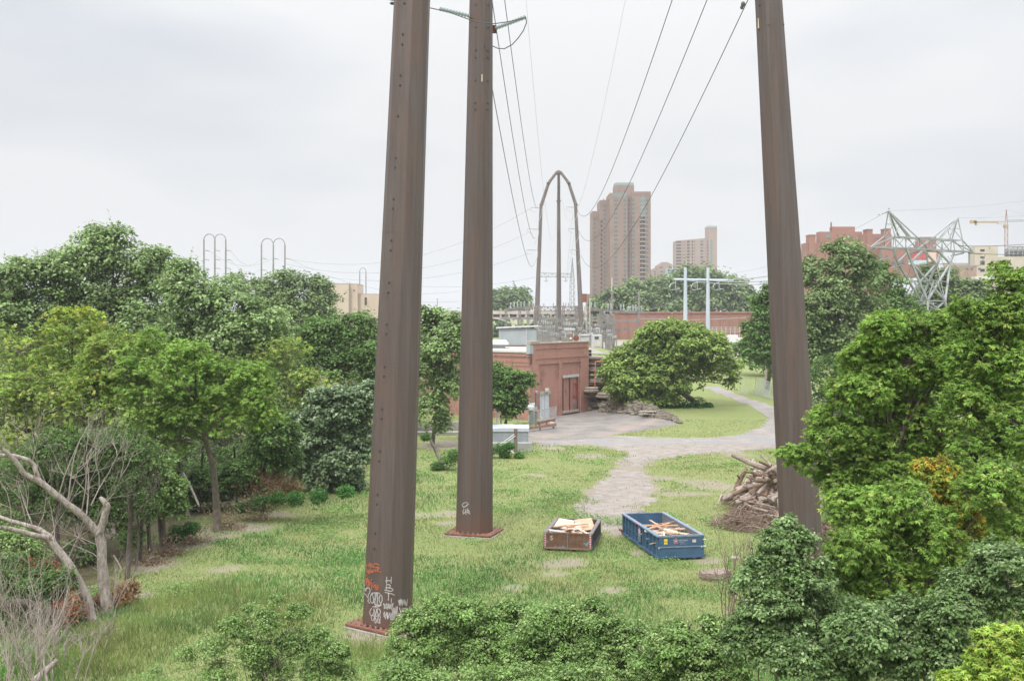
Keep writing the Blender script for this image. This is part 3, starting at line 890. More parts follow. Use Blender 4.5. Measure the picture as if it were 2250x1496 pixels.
class Win:
    """alike panes share one mesh"""
    def __init__(s, root, parentoff): s.root = root; s.cache = {}
    def put(s, px, py, w, h, D, mat_, name='window', depth=.3, lab=None):
        key = (round(w, 1), round(h, 1), mat_.name, name, D)
        ww, hh = w / F * D, h / F * D
        c = Vector((xd(px, D), D - .02, zd(py, D))) - wloc(s.root)
        if key not in s.cache:
            m = MB(); m.bb(-ww / 2, ww / 2, -depth * .2, depth, -hh / 2, hh / 2)
            o = m.build(name, mat_, s.root, local=True); o.location = c; s.cache[key] = o
            return o
        return rep(s.cache[key], s.root, c)

# tallest tower
D = 750
tw = thing('apartment_tower', 'tallest pinkish brick apartment tower with stepped shoulders and a boxy penthouse', 'apartment building', tuple(P(1365, 690, D)))
def z8(x): return 1280 + x / 5.344
def y8(y): return 380 + y / 5.344
block(tw, 1340, 1379, 424, D - 1.5, 30, TWALL, pybot=700)
block(tw, 1379, 1388.5, 424.6, D + 2, 26, TWALL)
block(tw, 1388.5, 1430, 421, D, 30, TWALL)
block(tw, 1318, 1342, 440, D + 6, 25, TWALL)
block(tw, 1301, 1320, 464, D + 12, 22, TWALL)
block(tw, 1351, 1393, 407, D + 5, 16, TWALL, 'penthouse', pybot=424.5)
block(tw, 1352, 1392.5, 401.5, D + 5.5, 15, simple('green_roof_band', (.26, .33, .31)), 'penthouse_roof', pybot=407.2)
for i, x in enumerate((250, 283, 300, 312)):
    MB().bb(xd(z8(x) - .9, D + 5.5), xd(z8(x) + .9, D + 5.5), D + 5.5, D + 9, zd(440.2, D), zd(436 - (i == 0) * 1 , D)).build('merlon', TWALL, tw)
for px0, px1, py, dd in [(1389.5, 1429.5, 427, -.03), (1319, 1339, 446.5, 5.9), (1302, 1318, 471, 11.9)]:
    m = MB(); m.bb(xd(px0, D + dd), xd(px1, D + dd), D + dd - .25, D + dd + .2, zd(py + 2.4, D), zd(py - 2.4, D)); m.build('dark_brick_band', simple('dark_brick_band', (.25, .16, .14)), tw)
W = Win(tw, None)
WN = simple('far_window', (.15, .175, .19), (.07, .085, .095), .25, rough=.3, spec=.5)
rr = random.Random(2)
for r_ in range(23):
    y = y8(322 + r_ * 51.4)
    if y > 655: break
    W.put(z8(392), y, 8.4, 4.6, D - 1.5, WN)
    if r_ > 0 or True: W.put(z8(497), y + .3, 6.0, 4.6, D - 1.5, WN)
    W.put(z8(548), y, 3.6, 4.6, D + 2, WN)
    W.put(z8(596), y - .8, 6.6, 4.8, D, WN)
    W.put(z8(758), y - .2, 5.0, 4.8, D, WN)
    if r_ >= 4:
        W.put(z8(705), y + .3, 11.2, 6.4, D, TDARK, 'balcony_recess')
        W.put(z8(705), y + 4.0, 11.6, 1.5, D - .6, TTRIM, 'balcony_slab', depth=1.0)
        W.put(z8(698), y + .5, 2.4, 4.0, D - .25, WN)
    if r_ >= 2: W.put(z8(342), y + 1, 3.6, 5.8, D + 5.9, TDARK, 'balcony_recess')
    if r_ >= 5:
        W.put(z8(222), y - 1, 4.0, 6.0, D + 5.9, TDARK, 'balcony_recess')
    if y > 446: W.put(z8(260), y - 1.2 + 4, 5.4, 4.6, D + 5.9, WN)
    if y > 470: W.put(z8(143), y + 3, 5.0, 4.6, D + 11.9, WN)
W.put(z8(441), y8(262), 29, 8.0, D - 1.6, TGLASS, 'glass_band')
W.put(z8(706), y8(392), 8.6, 47, D - .05, TGLASS, 'glass_bay')
for r_ in range(5): W.put(z8(706), y8(302 + 51 * r_), 9.2, .7, D - .3, simple('teal_frame', (.35, .40, .40)) if r_ == 0 else bpy.data.materials['teal_frame'], 'glass_bay_rail')
for x in (428, 488): W.put(z8(x), y8(210), 3.2, 3.0, D + 4.9, WHITE_F if False else WN)

# second block
D = 1030
t2 = thing('apartment_block', 'long pink brick apartment block with a taller stair tower at its right end', 'apartment building', tuple(P(1530, 690, D)))
SW2 = bm2('far_pink_brick', (.32, .235, .21), (.36, .27, .245))
m = MB(); xa, xb = xd(1486, D), xd(1559, D); zb = zd(700, D)
m.add([(xa, D, zb), (xb, D, zb), (xb, D + 22, zb), (xa, D + 22, zb), (xa, D, zd(529, D)), (xb, D, zd(522.6, D)), (xb, D + 22, zd(522.6, D)), (xa, D + 22, zd(529, D))], [(3, 2, 1, 0), (4, 5, 6, 7), (0, 1, 5, 4), (1, 2, 6, 5), (2, 3, 7, 6), (3, 0, 4, 7)])
m.build('wall', SW2, t2)
block(t2, 1557, 1575.5, 499, D - 2, 20, SW2, 'stair_tower')
block(t2, 1556.5, 1575.8, 495.2, D - 2.3, 20.6, simple('blue_grey_cap', (.42, .46, .48)), 'tower_cap', pybot=499.3)
W = Win(t2, None)
for r_ in range(12):
    y = y8(812 + 36.8 * r_)
    if y > 640: break
    W.put(z8(1130), y, 11.0, 3.6, D, TDARK, 'balcony_recess')
    for x in (1180, 1203): W.put(z8(x), y, 1.9, 3.0, D, WN)
    W.put(z8(1242), y - .6, 5.6, 4.2, D, TDARK, 'balcony_recess'); W.put(z8(1290), y - .8, 3.0, 4.2, D, TDARK, 'balcony_recess')
    W.put(z8(1316), y - .4, 2.2, 3.0, D, WN); W.put(z8(1400), y - 1.0, 6.2, 3.4, D, TDARK if r_ % 2 else WN); W.put(z8(1467), y - 1.2, 3.6, 3.4, D, WN)
W.put(z8(1513), y8(955), 4.2, 64, D - 2.05, TGLASS, 'glass_stair_strip')
# gabled block between
D = 900
t3 = thing('gabled_block', 'low pink gabled apartment block between the two far towers', 'apartment building', tuple(P(1461, 690, D)))
x0, x1, xm = xd(1445, D), xd(1477, D), xd(1460, D); zr = zd(576, D); ze = zd(583, D); zb = zd(700, D)
m = MB(); m.add([(x0, D, zb), (x1, D, zb), (x1, D, ze + 1), (xm + 2, D, zr), (xm - 2, D, zr), (x0, D, ze)] + [(x0, D + 18, zb), (x1, D + 18, zb), (x1, D + 18, ze + 1), (xm + 2, D + 18, zr), (xm - 2, D + 18, zr), (x0, D + 18, ze)],
                [(0, 1, 2, 3, 4, 5), (11, 10, 9, 8, 7, 6)] + [(i, i + 6, (i + 1) % 6 + 6, (i + 1) % 6) for i in range(6)]); m.build('wall', SW2, t3)
block(t3, 1430, 1446, 592, D + 1, 16, SW2, 'side_wing')
m = MB(); m.add([(xd(1432, D), D + 1, zd(592.1, D)), (xd(1445, D), D + 1, zd(592.1, D)), (xd(1440, D), D + 1, zd(588, D)), (xd(1432, D), D + 9, zd(592.1, D)), (xd(1445, D), D + 9, zd(592.1, D)), (xd(1440, D), D + 9, zd(588, D))], [(0, 1, 2), (5, 4, 3), (0, 3, 4, 1), (1, 4, 5, 2), (2, 5, 3, 0)]); m.build('side_gable', SW2, t3)
block(t3, 1462, 1486, 590, D - 3, 10, bm2('teal_cladding', (.36, .42, .42), (.30, .36, .37)), 'teal_wing')
W = Win(t3, None)
for (x, y, w) in [(925, 1110, 7), (1020, 1098, 2.5), (930, 1160, 6), (925, 1195, 6.5), (850, 1160, 4), (850, 1190, 4)]: W.put(z8(x), y8(y), w, 3.4, D if x > 880 else D + 1, WN)
for y in (1150, 1175): W.put(z8(1040), y8(y), 14, 1.6, D - 3, TDARK)

# red brick complex on the right
D = 520
t4 = thing('brick_complex', 'stepped red brick apartment complex with square chimneys behind the hillside trees', 'apartment building', tuple(P(1930, 690, D)))
RB = brickmat('far_red_brick', (.27, .135, .105), (.31, .165, .13), (.26, .17, .14), bw=.8, bh=.3, stain=(.33, .15, .12))
def z4(x): return 1700 + x / 4.09
def y4(y): return 420 + y / 4.09
for (a, b, t, dd, dep, bot) in [(290, 1000, 465, 6, 40, 700), (410, 795, 365, 9, 25, 560), (525, 730, 320, 12, 20, 515), (800, 1060, 385, 3, 28, 700), (970, 1320, 505, -4, 26, 600), (1318, 1462, 412, -2, 30, 600), (1370, 1482, 560, -8, 30, 600), (970, 1480, 545, -6, 20, 610)]:
    block(t4, z4(a), z4(b), y4(t), D + dd, dep * .22, RB, 'wall', pybot=bot)
for (a, b, t, dd) in [(320, 378, 395, 5), (840, 890, 345, 2), (1000, 1052, 340, 2)]: 
    block(t4, z4(a), z4(b), y4(t), D + dd - .5, 6, RB, 'chimney', pybot=560)
    block(t4, z4(a) - .6, z4(b) + .6, y4(t) - 1, D + dd - .8, 6.6, RB, 'chimney_cap', pybot=y4(t) + .6)
MB().tube([P(1826.5, 506, D + 12), P(1826, 488, D + 12)], [.45, .3], 8).build('stack', simple('dark_stack', (.14, .09, .08)), t4)
W = Win(t4, None)
W.put(z4(487), y4(400), 11, 7, D + 9, TGLASS); 
for (x, y, w, h, dd) in [(790, 412, 12, 4, 9), (650, 438, 30, 2.2, 9), (930, 425, 9, 3, 3), (1015, 590, 6, 6, -6), (1088, 585, 5, 9, -6), (1075, 645, 9, 8, -6), (1160, 640, 7, 9, -6), (1250, 640, 8, 8, -6), (1405, 470, 4, 7, -2), (700, 415, 6, 5, 9)]:
    W.put(z4(x), y4(y), w, h, D + dd, WN)
for (x, y) in [(470, 432), (1010, 403), (970, 412), (1100, 410)]:
    pass
t5 = MB().box(P(z4(1300), y4(588), D - 12), (6.6, .5, 2.3), ).build('red_banner', simple('red_banner', (.42, .06, .07), (.50, .12, .12), .6, rough=.5), t4)
MB().box(P(z4(1418), y4(592), D - 9), (4.4, .5, 4.4)).build('pale_panel', bm2('pale_pink_panel', (.62, .46, .40), (.66, .50, .44)), t4)
MB().box(P(z4(1300), y4(640), D - 12.4), (9, .6, 2.0)).build('white_clutter', bm2('bluish_white', (.62, .70, .72), (.35, .45, .55), 1.2), t4)
# concrete building, walls on the right
D = 430
t6 = thing('concrete_building', 'tan concrete building with four dark windows at the right edge', 'building', tuple(P(2168, 690, D)))
TAN = bm2('tan_concrete', (.47, .41, .345), (.53, .47, .40), .3)
block(t6, 2142, 2180, 541.5, D, 5, TAN, pybot=700); block(t6, 2180, 2193, 541, D + 1.5, 4, TAN, pybot=700)
block(t6, 2193, 2262, 564, D + 3, 6, TAN, 'side_wing', pybot=700)
W = Win(t6, None)
for y, h in ((533, 5), (596, 4.4), (645, 9), (712, 6.4)): W.put(z4(1876), y4(y), 9.6, h, D, simple('dark_pane', (.05, .055, .06)) if 'dark_pane' not in bpy.data.materials else bpy.data.materials['dark_pane'])
for x, y in ((2100, 680), (2145, 700), (2190, 690)): W.put(z4(x), y4(y), 4, 5, D + 3, bpy.data.materials['dark_pane'])
W.put(z4(1943), y4(505), 2, 5, D - .3, TTRIM, 'roof_vent')
t7 = thing('brown_low_building', 'low brown building with a grey roof edge between the pylon and the concrete building', 'building', tuple(P(2130, 690, D)))
BRN = bm2('brown_brick', (.30, .20, .165), (.36, .25, .21), .5)
block(t7, 2080, 2146, 583, D - 6, 3, BRN, pybot=700); block(t7, 2078, 2141, 578, D + 6, 3, simple('grey_edge', (.42, .38, .35)), 'roof_edge', pybot=583.2)
block(t7, 2143, 2188, 607, D - 12, 4, simple('pale_band', (.60, .56, .53)), 'pale_wall', pybot=616)
W = Win(t7, None)
for x in (1740, 1780, 1850): W.put(z4(x), y4(700), 5, 5, D - 6, WN)
# frame building under construction
D = 560
t8 = thing('construction_frame', 'unfinished grey concrete frame building beside the crane', 'building', tuple(P(2240, 690, D)))
GC = bm2('grey_slab', (.34, .34, .35), (.42, .42, .43), .4)
for i in range(6):
    y = 541 + i * 8.5
    m = MB(); m.bb(xd(2216 + max(0, 8 - i * 5), D), xd(2270, D), D, D + 6, zd(y + 1.6, D), zd(y, D)); m.build('floor_slab', GC, t8)
m = MB(); a = xd(2216, D); m.add([(a, D, zd(549, D)), (xd(2240, D), D, zd(536, D)), (xd(2270, D), D, zd(534, D)), (xd(2270, D), D, zd(538, D)), (xd(2240, D), D, zd(541, D)), (a, D, zd(551.5, D))], [(0, 1, 2, 3, 4, 5)])
for x in (2219, 2228, 2238, 2248, 2258): MB().bb(xd(x - .6, D), xd(x + .6, D), D + .4, D + 1.2, zd(690, D), zd(543, D)).build('column', GC, t8)
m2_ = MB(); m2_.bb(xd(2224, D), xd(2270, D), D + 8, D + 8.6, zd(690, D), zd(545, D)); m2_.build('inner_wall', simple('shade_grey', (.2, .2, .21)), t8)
# crane
D = 600
cr_ = thing('tower_crane', 'slim tower crane with a yellow counter jib and red mast', 'crane', tuple(P(2211, 690, D)))
RED2 = simple('crane_red', (.38, .24, .21), rough=.6); YL2 = simple('crane_yellow', (.45, .33, .19), (.40, .28, .16), .5, rough=.6)
m = MB(); hw = 3.4
def cq(px, py, b=0): return P(px, py, D + b)
ys = list(np.arange(500, 700, 8))
for s in (-1, 1):
    for b in (0, 1.8): m.bar(cq(2211 + s * hw, 500, b), cq(2211 + s * hw, 700, b), .32)
for i, (a, b) in enumerate(zip(ys[:-1], ys[1:])):
    s = 1 if i % 2 else -1
    m.bar(cq(2211 - s * hw, a), cq(2211 + s * hw, b), .2); m.bar(cq(2211 - hw, b), cq(2211 + hw, b), .2)
m.build('mast', RED2, cr_)
MB().bb(xd(2207.5, D), xd(2214.5, D), D - .6, D + 2, zd(500.5, D), zd(494, D)).build('slewing_ring', YL2, cr_)
m = MB()
for s in (-1, 1): m.bar(cq(2211 + s * 3, 494), cq(2211, 461), .35)
for y in (488, 482, 476, 470): m.bar(cq(2208.3 + (488 - y) * .07, y), cq(2213.7 - (488 - y) * .07, y - 5), .18)
m.build('apex_frame', RED2, cr_)
m = MB(); m.bb(xd(2140, D), xd(2206, D), D, D + 1.2, zd(489.8, D), zd(486, D)); m.build('counter_jib', YL2, cr_)
m = MB(); m.prism([(xd(2133, D), D), (xd(2146, D), D), (xd(2146, D), D + 1.4), (xd(2133, D), D + 1.4)], zd(491, D), zd(484, D)); m.bb(xd(2144, D), xd(2147.5, D), D, D + 1.3, zd(495, D), zd(489, D)); m.build('counterweight', YL2, cr_)
MB().bb(xd(2193, D), xd(2204, D), D - .4, D + 1, zd(492.5, D), zd(488.5, D)).build('winch_box', simple('winch_grey', (.5, .5, .5)), cr_)
m = MB(); m.bar(cq(2213, 487.6), cq(2330, 484.5), .3); m.bar(cq(2213, 484), cq(2330, 481), .22)
for i in range(24): x = 2214 + i * 5; m.bar(cq(x, 487.5 - i * .13), cq(x + 2.5, 484 - i * .13), .14); m.bar(cq(x + 2.5, 484 - i * .13), cq(x + 5, 487.4 - i * .13), .14)
m.build('jib', simple('grey_jib', (.34, .33, .33)), cr_)
m = MB(); m.bar(cq(2211, 461), cq(2138, 486), .1); m.bar(cq(2211, 461.3), cq(2300, 482), .1); m.build('tie_bars', simple('grey_tie', (.4, .4, .4)), cr_)

# tan block building on the left
D = 300
t9 = thing('tan_block_building', 'blank tan concrete block building with one slot window behind the left trees', 'building', tuple(P(775, 700, D)))
TB = bm2('smooth_tan_concrete', (.49, .40, .335), (.54, .45, .38), .25)
for (a, b, t, dd, dep) in [(724.4, 766, 623.3, 0, 14), (766.2, 785.5, 624.6, 1.6, 12), (787.5, 872, 646.4, 3.2, 20)]:
    block(t9, a, b, t, D + dd, dep, TB, pybot=760)
    MB().bb(xd(a, D + dd) - .04, xd(b, D + dd) + .04, D + dd - .06, D + dd + dep, zd(t, D + dd), zd(t, D + dd) + .12).build('parapet_cap', simple('tan_cap', (.42, .36, .31)) if 'tan_cap' not in bpy.data.materials else bpy.data.materials['tan_cap'], t9)
W = Win(t9, None)
W.put(803.6, 661.8, 5, 17, D + 3.2, simple('slot_dark', (.10, .08, .07))); W.put(778, 638.2, 4.8, 4.2, D + 1.6, simple('vent_brown', (.27, .2, .17)), 'vent')
MB().bb(xd(801.1, D), xd(806.3, D), D + 3.0, D + 3.15, zd(662.8, D), zd(661.6, D)).build('window_bar', TB, t9)
block(t9, 785.4, 787.6, 640, D + 5, 6, simple('seam_shadow_gap', (.33, .26, .22)), 'recess', pybot=760)

# long red brick mill
D = 430
t10 = thing('long_brick_mill', 'long low red brick mill with pilasters and a toothed cornice behind the spreading tree', 'building', tuple(P(1500, 700, D)))
RM = brickmat('mill_brick', (.26, .13, .10), (.30, .155, .125), (.27, .18, .155), bw=.6, bh=.2, stain=(.24, .11, .09))
block(t10, 1352, 1662, 688, D, 20, RM, pybot=760)
for i in range(15):
    x = 1360 + i * 20.4; MB().bb(xd(x - 1, D), xd(x + 1, D), D - .35, D - .003, zd(755, D), zd(689, D)).build('pilaster', RM, t10)
MB().bb(xd(1351, D), xd(1663, D), D - .5, D + 1, zd(688, D), zd(685, D)).build('cornice', simple('cornice_brick', (.30, .13, .105), (.36, .18, .15), 2), t10)
for i in range(6): block(t10, 1395 + i * 50, 1401 + i * 50, 683.4, D - .2, 1.2, RM, 'merlon', pybot=685.1)
W = Win(t10, None)
for x in (1430, 1451, 1519, 1581, 1602, 1560): W.put(x, 712, 9, 13, D, simple('boarded_window', (.27, .14, .115)) if 'boarded_window' not in bpy.data.materials else bpy.data.materials['boarded_window'], 'bricked_window', .35)
W.put(1378, 684, 8, 4, D - 1, TB, 'pale_box')
m = MB(); m.tube([P(1400, 700, D - 12), P(1530, 703, D - 14), P(1662, 697, D - 16)], .09, 4); m.build('cable_run', PALEW, t10)
low = thing('yard_fence', 'pale chain link yard fence in front of the long brick mill', 'fence', tuple(P(1600, 725, 330)))
for i in range(13):
    x = 1535 + i * 10; MB().bb(xd(x - .5, 330), xd(x + .5, 330), 330, 330.15, terr(xd(x, 330), 330), zd(718, 330)).build('post', GALV, low)
m = MB()
for y in (719, 722.5, 726, 729): m.bar(P(1535, y, 330), P(1656, y, 330), .07)
m.build('rails', GALV, low)
for i, (a, b, c_, d_) in enumerate([(1600, 1622, 736, 752), (1622, 1640, 742, 756)]):
    o = MB().bb(xd(a, 250), xd(b, 250), 250, 252, zd(d_, 250), zd(c_, 250)).build('white_shed', WHITEF if 'WHITEF' in globals() else simple('white_shed_wall', (.7, .7, .7)), None, loc=tuple(P(a, d_, 250))); tag(o, ['white shed glimpsed through the gap right of the spreading tree', 'smaller white shed glimpsed beside the darker hillside tree'][i], 'shed')

# arch bridge
D = 480
br = thing('arch_bridge', 'old concrete arch bridge with a bulky parapet behind the substation', 'bridge', tuple(P(1180, 700, D)))
BC = bm2('old_bridge_concrete', (.47, .40, .36), (.56, .49, .44), .4)
m = MB(); m.bb(xd(905, D), xd(1345, D), D, D + 14, zd(690.5, D), zd(683, D)); m.build('parapet', BC, br)
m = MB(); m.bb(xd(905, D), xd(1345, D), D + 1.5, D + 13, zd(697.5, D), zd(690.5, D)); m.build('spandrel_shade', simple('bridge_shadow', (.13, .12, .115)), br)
m = MB(); m.bb(xd(905, D), xd(1345, D), D + .4, D + 13.5, zd(699, D), zd(697, D)); m.build('lower_slab', BC, br)
for i in range(24):
    x = 915 + i * 18.5
    MB().bb(xd(x - 2, D), xd(x + 2, D), D + .2, D + 1.6, zd(697.1, D), zd(690.4, D)).build('spandrel_post', BC, br)
def arch(x0, x1, ytop, yb, band=3.2):
    m = MB(); n = 16; P0 = []; P1 = []
    for i in range(n + 1):
        t = i / n; x = x0 + (x1 - x0) * t; k = 1 - (2 * t - 1) ** 2
        P0.append((xd(x, D), zd(yb - (yb - ytop) * k, D))); P1.append((xd(x, D), zd(yb - (yb - ytop) * k + band, D)))
    for i in range(n):
        a, b, c, d = P0[i], P0[i + 1], P1[i + 1], P1[i]
        m.add([(a[0], D, a[1]), (b[0], D, b[1]), (c[0], D, c[1]), (d[0], D, d[1]), (a[0], D + 12, a[1]), (b[0], D + 12, b[1]), (c[0], D + 12, c[1]), (d[0], D + 12, d[1])], [(0, 3, 2, 1), (4, 5, 6, 7), (0, 1, 5, 4), (3, 7, 6, 2)])
    m.build('arch_rib', BC, br)
for a, b in ((990, 1156), (1186, 1330)): arch(a, b, 696.5, 728)
for x in (1163, 1178, 1192): MB().bb(xd(x - 5, D), xd(x + 5, D), D - .5, D + 13, zd(775, D), zd(699, D)).build('pier', BC, br)
for x in (1110, 1125, 1140, 1150, 1205, 1220, 1300, 1315):
    MB().bb(xd(x - 1.2, D), xd(x + 1.2, D), D + .3, D + 12, zd(712, D), zd(699, D)).build('column', BC, br)
MB().bb(xd(1196, D), xd(1216, D), D - 2, D + 10, zd(760, D), zd(700, D)).build('round_pier', bm2('pale_pier', (.58, .52, .48), (.64, .58, .53), .5), br)
lp2 = thing('street_lamp', 'thin lamp post standing on the bridge beside the left steel leg', 'street lamp', tuple(P(961, 690, 470)))
MB().tube([P(961, 684, 470), P(961, 657, 470)], .16, 6).build('lamp_post', simple('lamp_grey', (.3, .3, .3)), lp2); MB().box(P(961, 657, 470), (.9, .3, .25)).build('lamp_head', bpy.data.materials['lamp_grey'], lp2)
# hints of a parking deck left of the middle leg
pk = thing('parking_deck', 'grey blue parked deck seen in the gap between the two steel legs', 'building', tuple(P(975, 700, 420)))
block(pk, 925, 1015, 692, 420, 15, bm2('deck_grey', (.44, .40, .37), (.50, .47, .44)), 'deck', pybot=698)
for x in (935, 950, 965, 980, 995, 1010): MB().bb(xd(x - 1.2, 420), xd(x + 1.2, 420), 420.3, 421, zd(730, 420), zd(698.1, 420)).build('column', TB, pk)
block(pk, 925, 1015, 712, 421.5, 12, simple('bluish_wall', (.38, .44, .52)), 'blue_wall', pybot=730)
block(pk, 935, 953, 686.5, 423, 5, simple('dark_glazing', (.10, .12, .14)), 'glazed_box', pybot=692.2)

# ------------------------------------------------------------------ substation
SG = simple('substation_steel', (.27, .265, .25), (.18, .165, .15), .6, rough=.7, c3=(.34, .23, .18), s3=.5, t3=(.55, .7))
PORC = simple('pale_porcelain', (.44, .46, .46), (.34, .36, .36), 1.0, rough=.4)
def truss(mb, a, b, h, n, w=.16, dep=0):
    w *= 1.35
    """flat lattice girder from a to b with height h; dep gives it a second plane behind"""
    a, b = Vector(a), Vector(b); dz = Vector((0, 0, -h))
    for dd in ([0, dep] if dep else [0]):
        o = Vector((0, dd, 0))
        mb.bar(a + o, b + o, w); mb.bar(a + dz + o, b + dz + o, w)
        for i in range(n):
            p, q = a.lerp(b, i / n) + o, a.lerp(b, (i + 1) / n) + o
            if i % 2: mb.bar(p, q + dz, w * .6)
            else: mb.bar(p + dz, q, w * .6)
            mb.bar(q, q + dz, w * .55)
def col(mb, px, ytop, D, wpx=5, w=.2):
    zg = terr(xd(px, D), D) - .3; zt = zd(ytop, D); hw = wpx / F * D / 2
    xs = xd(px, D)
    for s in (-1, 1):
        for d in (-hw, hw): mb.bar((xs + s * hw, D + d, zg), (xs + s * hw, D + d, zt), w)
    n = max(3, int((zt - zg) / (2.2 * hw)))
    for i in range(n):
        z0, z1 = zg + (zt - zg) * i / n, zg + (zt - zg) * (i + 1) / n; s = 1 if i % 2 else -1
        mb.bar((xs - s * hw, D - hw, z0), (xs + s * hw, D - hw, z1), w * .6); mb.bar((xs + s * hw, D + hw, z0), (xs - s * hw, D + hw, z1), w * .6)
        mb.bar((xs - hw, D - hw, z1), (xs + hw, D - hw, z1), w * .5)
def stack_ins(root, px, ybase, D, hpx=13, r=.30, n=5):
    """post insulator standing on a beam"""
    m = MB(); b = P(px, ybase, D); h = hpx / F * D
    m.tube([b, b + Vector((0, 0, h))], r * .45, 6)
    for i in range(n): c = b + Vector((0, 0, h * (i + .4) / n)); m.tube([c, c + Vector((0, 0, h / n * .4))], [r, r * .6], 7)
    return m.build('insulator', PORC, root)
def gantry(label, D, posts, beams, ins, depthw=0, wp=4.5):
    root = thing('steel_gantry', label, 'substation gantry', tuple(P(posts[0][0], 760, D)), group='steel gantries of the substation')
    for px, yt in posts:
        m = MB(); col(m, px, yt, D, wp); m.build('lattice_column', SG, root)
    for (x0, y0, x1, y1, h, n) in beams:
        m = MB(); truss(m, P(x0, y0, D), P(x1, y1, D), h / F * D, n, .17, 1.6); m.build('girder', SG, root)
    for (px, yb, hp) in ins: stack_ins(root, px, yb, D, hp)
    return root
gantry('low gantry with a row of porcelain stacks left of the arch tower legs', 318, [(1112, 682), (1142, 676), (1160, 672), (1176, 672)],
       [(1108, 680, 1182, 672, 5, 9), (1112, 699, 1180, 698, 3, 7)], [(1122, 678, 13), (1130, 677, 13), (1137, 676, 13), (1145, 675, 12), (1152, 674, 12), (1163, 673, 11), (1171, 672, 10)])
gantry('wide gantry crossing between the left and middle arch tower legs', 335, [(1186, 672), (1222, 672)], [(1184, 674, 1224, 674, 9, 6), (1184, 696, 1224, 696, 4, 5), (1184, 717, 1224, 717, 3, 5), (1184, 730, 1224, 730, 3, 5)], [(1195, 673, 6), (1216, 673, 7)])
gantry('gantry between the middle and right arch tower legs', 325, [(1238, 672), (1267, 672)], [(1234, 674, 1270, 674, 9, 5), (1236, 696, 1268, 697, 4, 5), (1236, 712, 1268, 712, 3, 4)], [(1238, 673, 8), (1243, 673, 8), (1249, 673, 8), (1255, 673, 7), (1262, 673, 8)])
gantry('broad open gantry with corner braces right of the arch tower', 300, [(1293, 676), (1320, 680), (1344, 680)], [(1284, 676, 1346, 681, 4, 8), (1294, 697, 1346, 697, 2.5, 6), (1294, 703, 1346, 703, 2.5, 6), (1294, 720, 1346, 720, 8, 7), (1296, 738, 1346, 738, 4, 6)], [(1299, 676, 12), (1307, 676, 12), (1336, 679, 13), (1342, 679, 13)])
gantry('gantry reaching right in front of the long brick mill', 305, [(1345, 640), (1404, 642)], [(1340, 682, 1418, 685, 3, 9), (1345, 703, 1404, 704, 2.5, 6), (1345, 722, 1392, 722, 3, 6)], [(1364, 683, 15), (1370, 683, 15), (1380, 684, 11), (1385, 684, 11), (1391, 684, 14), (1397, 684, 15), (1409, 684, 12)], wp=2.6)
gantry('inner gantry partly hidden behind the white steel shelter', 350, [(1236, 690), (1250, 690), (1264, 690)], [(1236, 706, 1266, 706, 4, 5), (1236, 722, 1266, 722, 8, 6)], [])
gantry('rust tinged rear gantry behind the right arch tower leg', 345, [(1300, 690), (1314, 690), (1332, 690)], [(1298, 712, 1340, 712, 3, 6), (1298, 730, 1340, 730, 5, 7), (1298, 748, 1340, 748, 3, 6)], [], wp=3)
gantry('middle height bus gantry behind the brick parapet', 260, [(1190, 700), (1212, 700), (1236, 700)], [(1186, 702, 1240, 702, 4, 8), (1186, 716, 1240, 716, 3, 8), (1186, 734, 1240, 734, 5, 8)], [(1196, 701, 7), (1204, 701, 7), (1220, 701, 7)], wp=4)
gantry('nearest open frame gantry right of the white cabinet', 235, [(1322, 690), (1336, 690), (1348, 692)], [(1318, 694, 1352, 694, 4, 5), (1318, 712, 1352, 712, 3, 5), (1318, 728, 1352, 728, 5, 5), (1318, 744, 1352, 744, 4, 5)], [(1328, 693, 8), (1342, 693, 8)], wp=3.5)
# low clutter: switchgear frames, bus pipes
rr = random.Random(6)
for k in range(60):
    px = rr.uniform(1182, 1350); D = rr.uniform(190, 300); yt = rr.uniform(708, 745)
    root = thing('switch_frame', 'small steel switch frame with porcelain posts in the substation yard', 'switchgear', tuple(P(px, 755, D)), group='small switch frames in the substation yard')
    m = MB(); w = rr.uniform(3, 8)
    for s in (-1, 1): x = xd(px + s * w, D); m.bar((x, D, terr(x, D) - .2), (x, D, zd(yt, D)), .13)
    m.bar(P(px - w - 1, yt, D), P(px + w + 1, yt, D), .13); m.bar(P(px - w, yt + 8, D), P(px + w, yt + 8, D), .1); m.bar(P(px - w, yt + 12, D), P(px + w, yt + 1, D), .08)
    m.build('frame', SG, root)
    for s in (-.7, 0, .7): stack_ins(root, px + s * w, yt, D, 6, .2, 4)
# masts
for i, (px, y0, y1, D, r0, lab_) in enumerate([(1344.5, 610, 760, 310, .18, 'slim pale mast rising highest right of the arch tower'), (1404, 642, 700, 306, .14, 'short mast at the right end of the substation'), (1296, 655, 750, 290, .16, 'brown mast right beside the right arch tower leg'), (1289, 664, 745, 288, .15, 'white pipe mast leaning beside the right arch tower leg')]):
    b = P(px, y1, D); m = MB(); m.tube([Vector((b.x, b.y, min(b.z, terr(b.x, b.y)))), P(px - (2 if i == 3 else 0), y0, D)], [r0, r0 * .8], 6)
    o = m.build('mast', WHITE2 if 'WHITE2' in globals() else simple('pale_mast', (.55, .50, .45)), None, loc=tuple(b)); tag(o, lab_, 'mast')
m = MB(); m.bar(P(1325, 672, 300), P(1344, 652, 300), .16); o = m.build('diagonal_strut', SG, None, loc=tuple(P(1325, 672, 300))); tag(o, 'slanting strut leaning against the highest pale mast', 'strut')
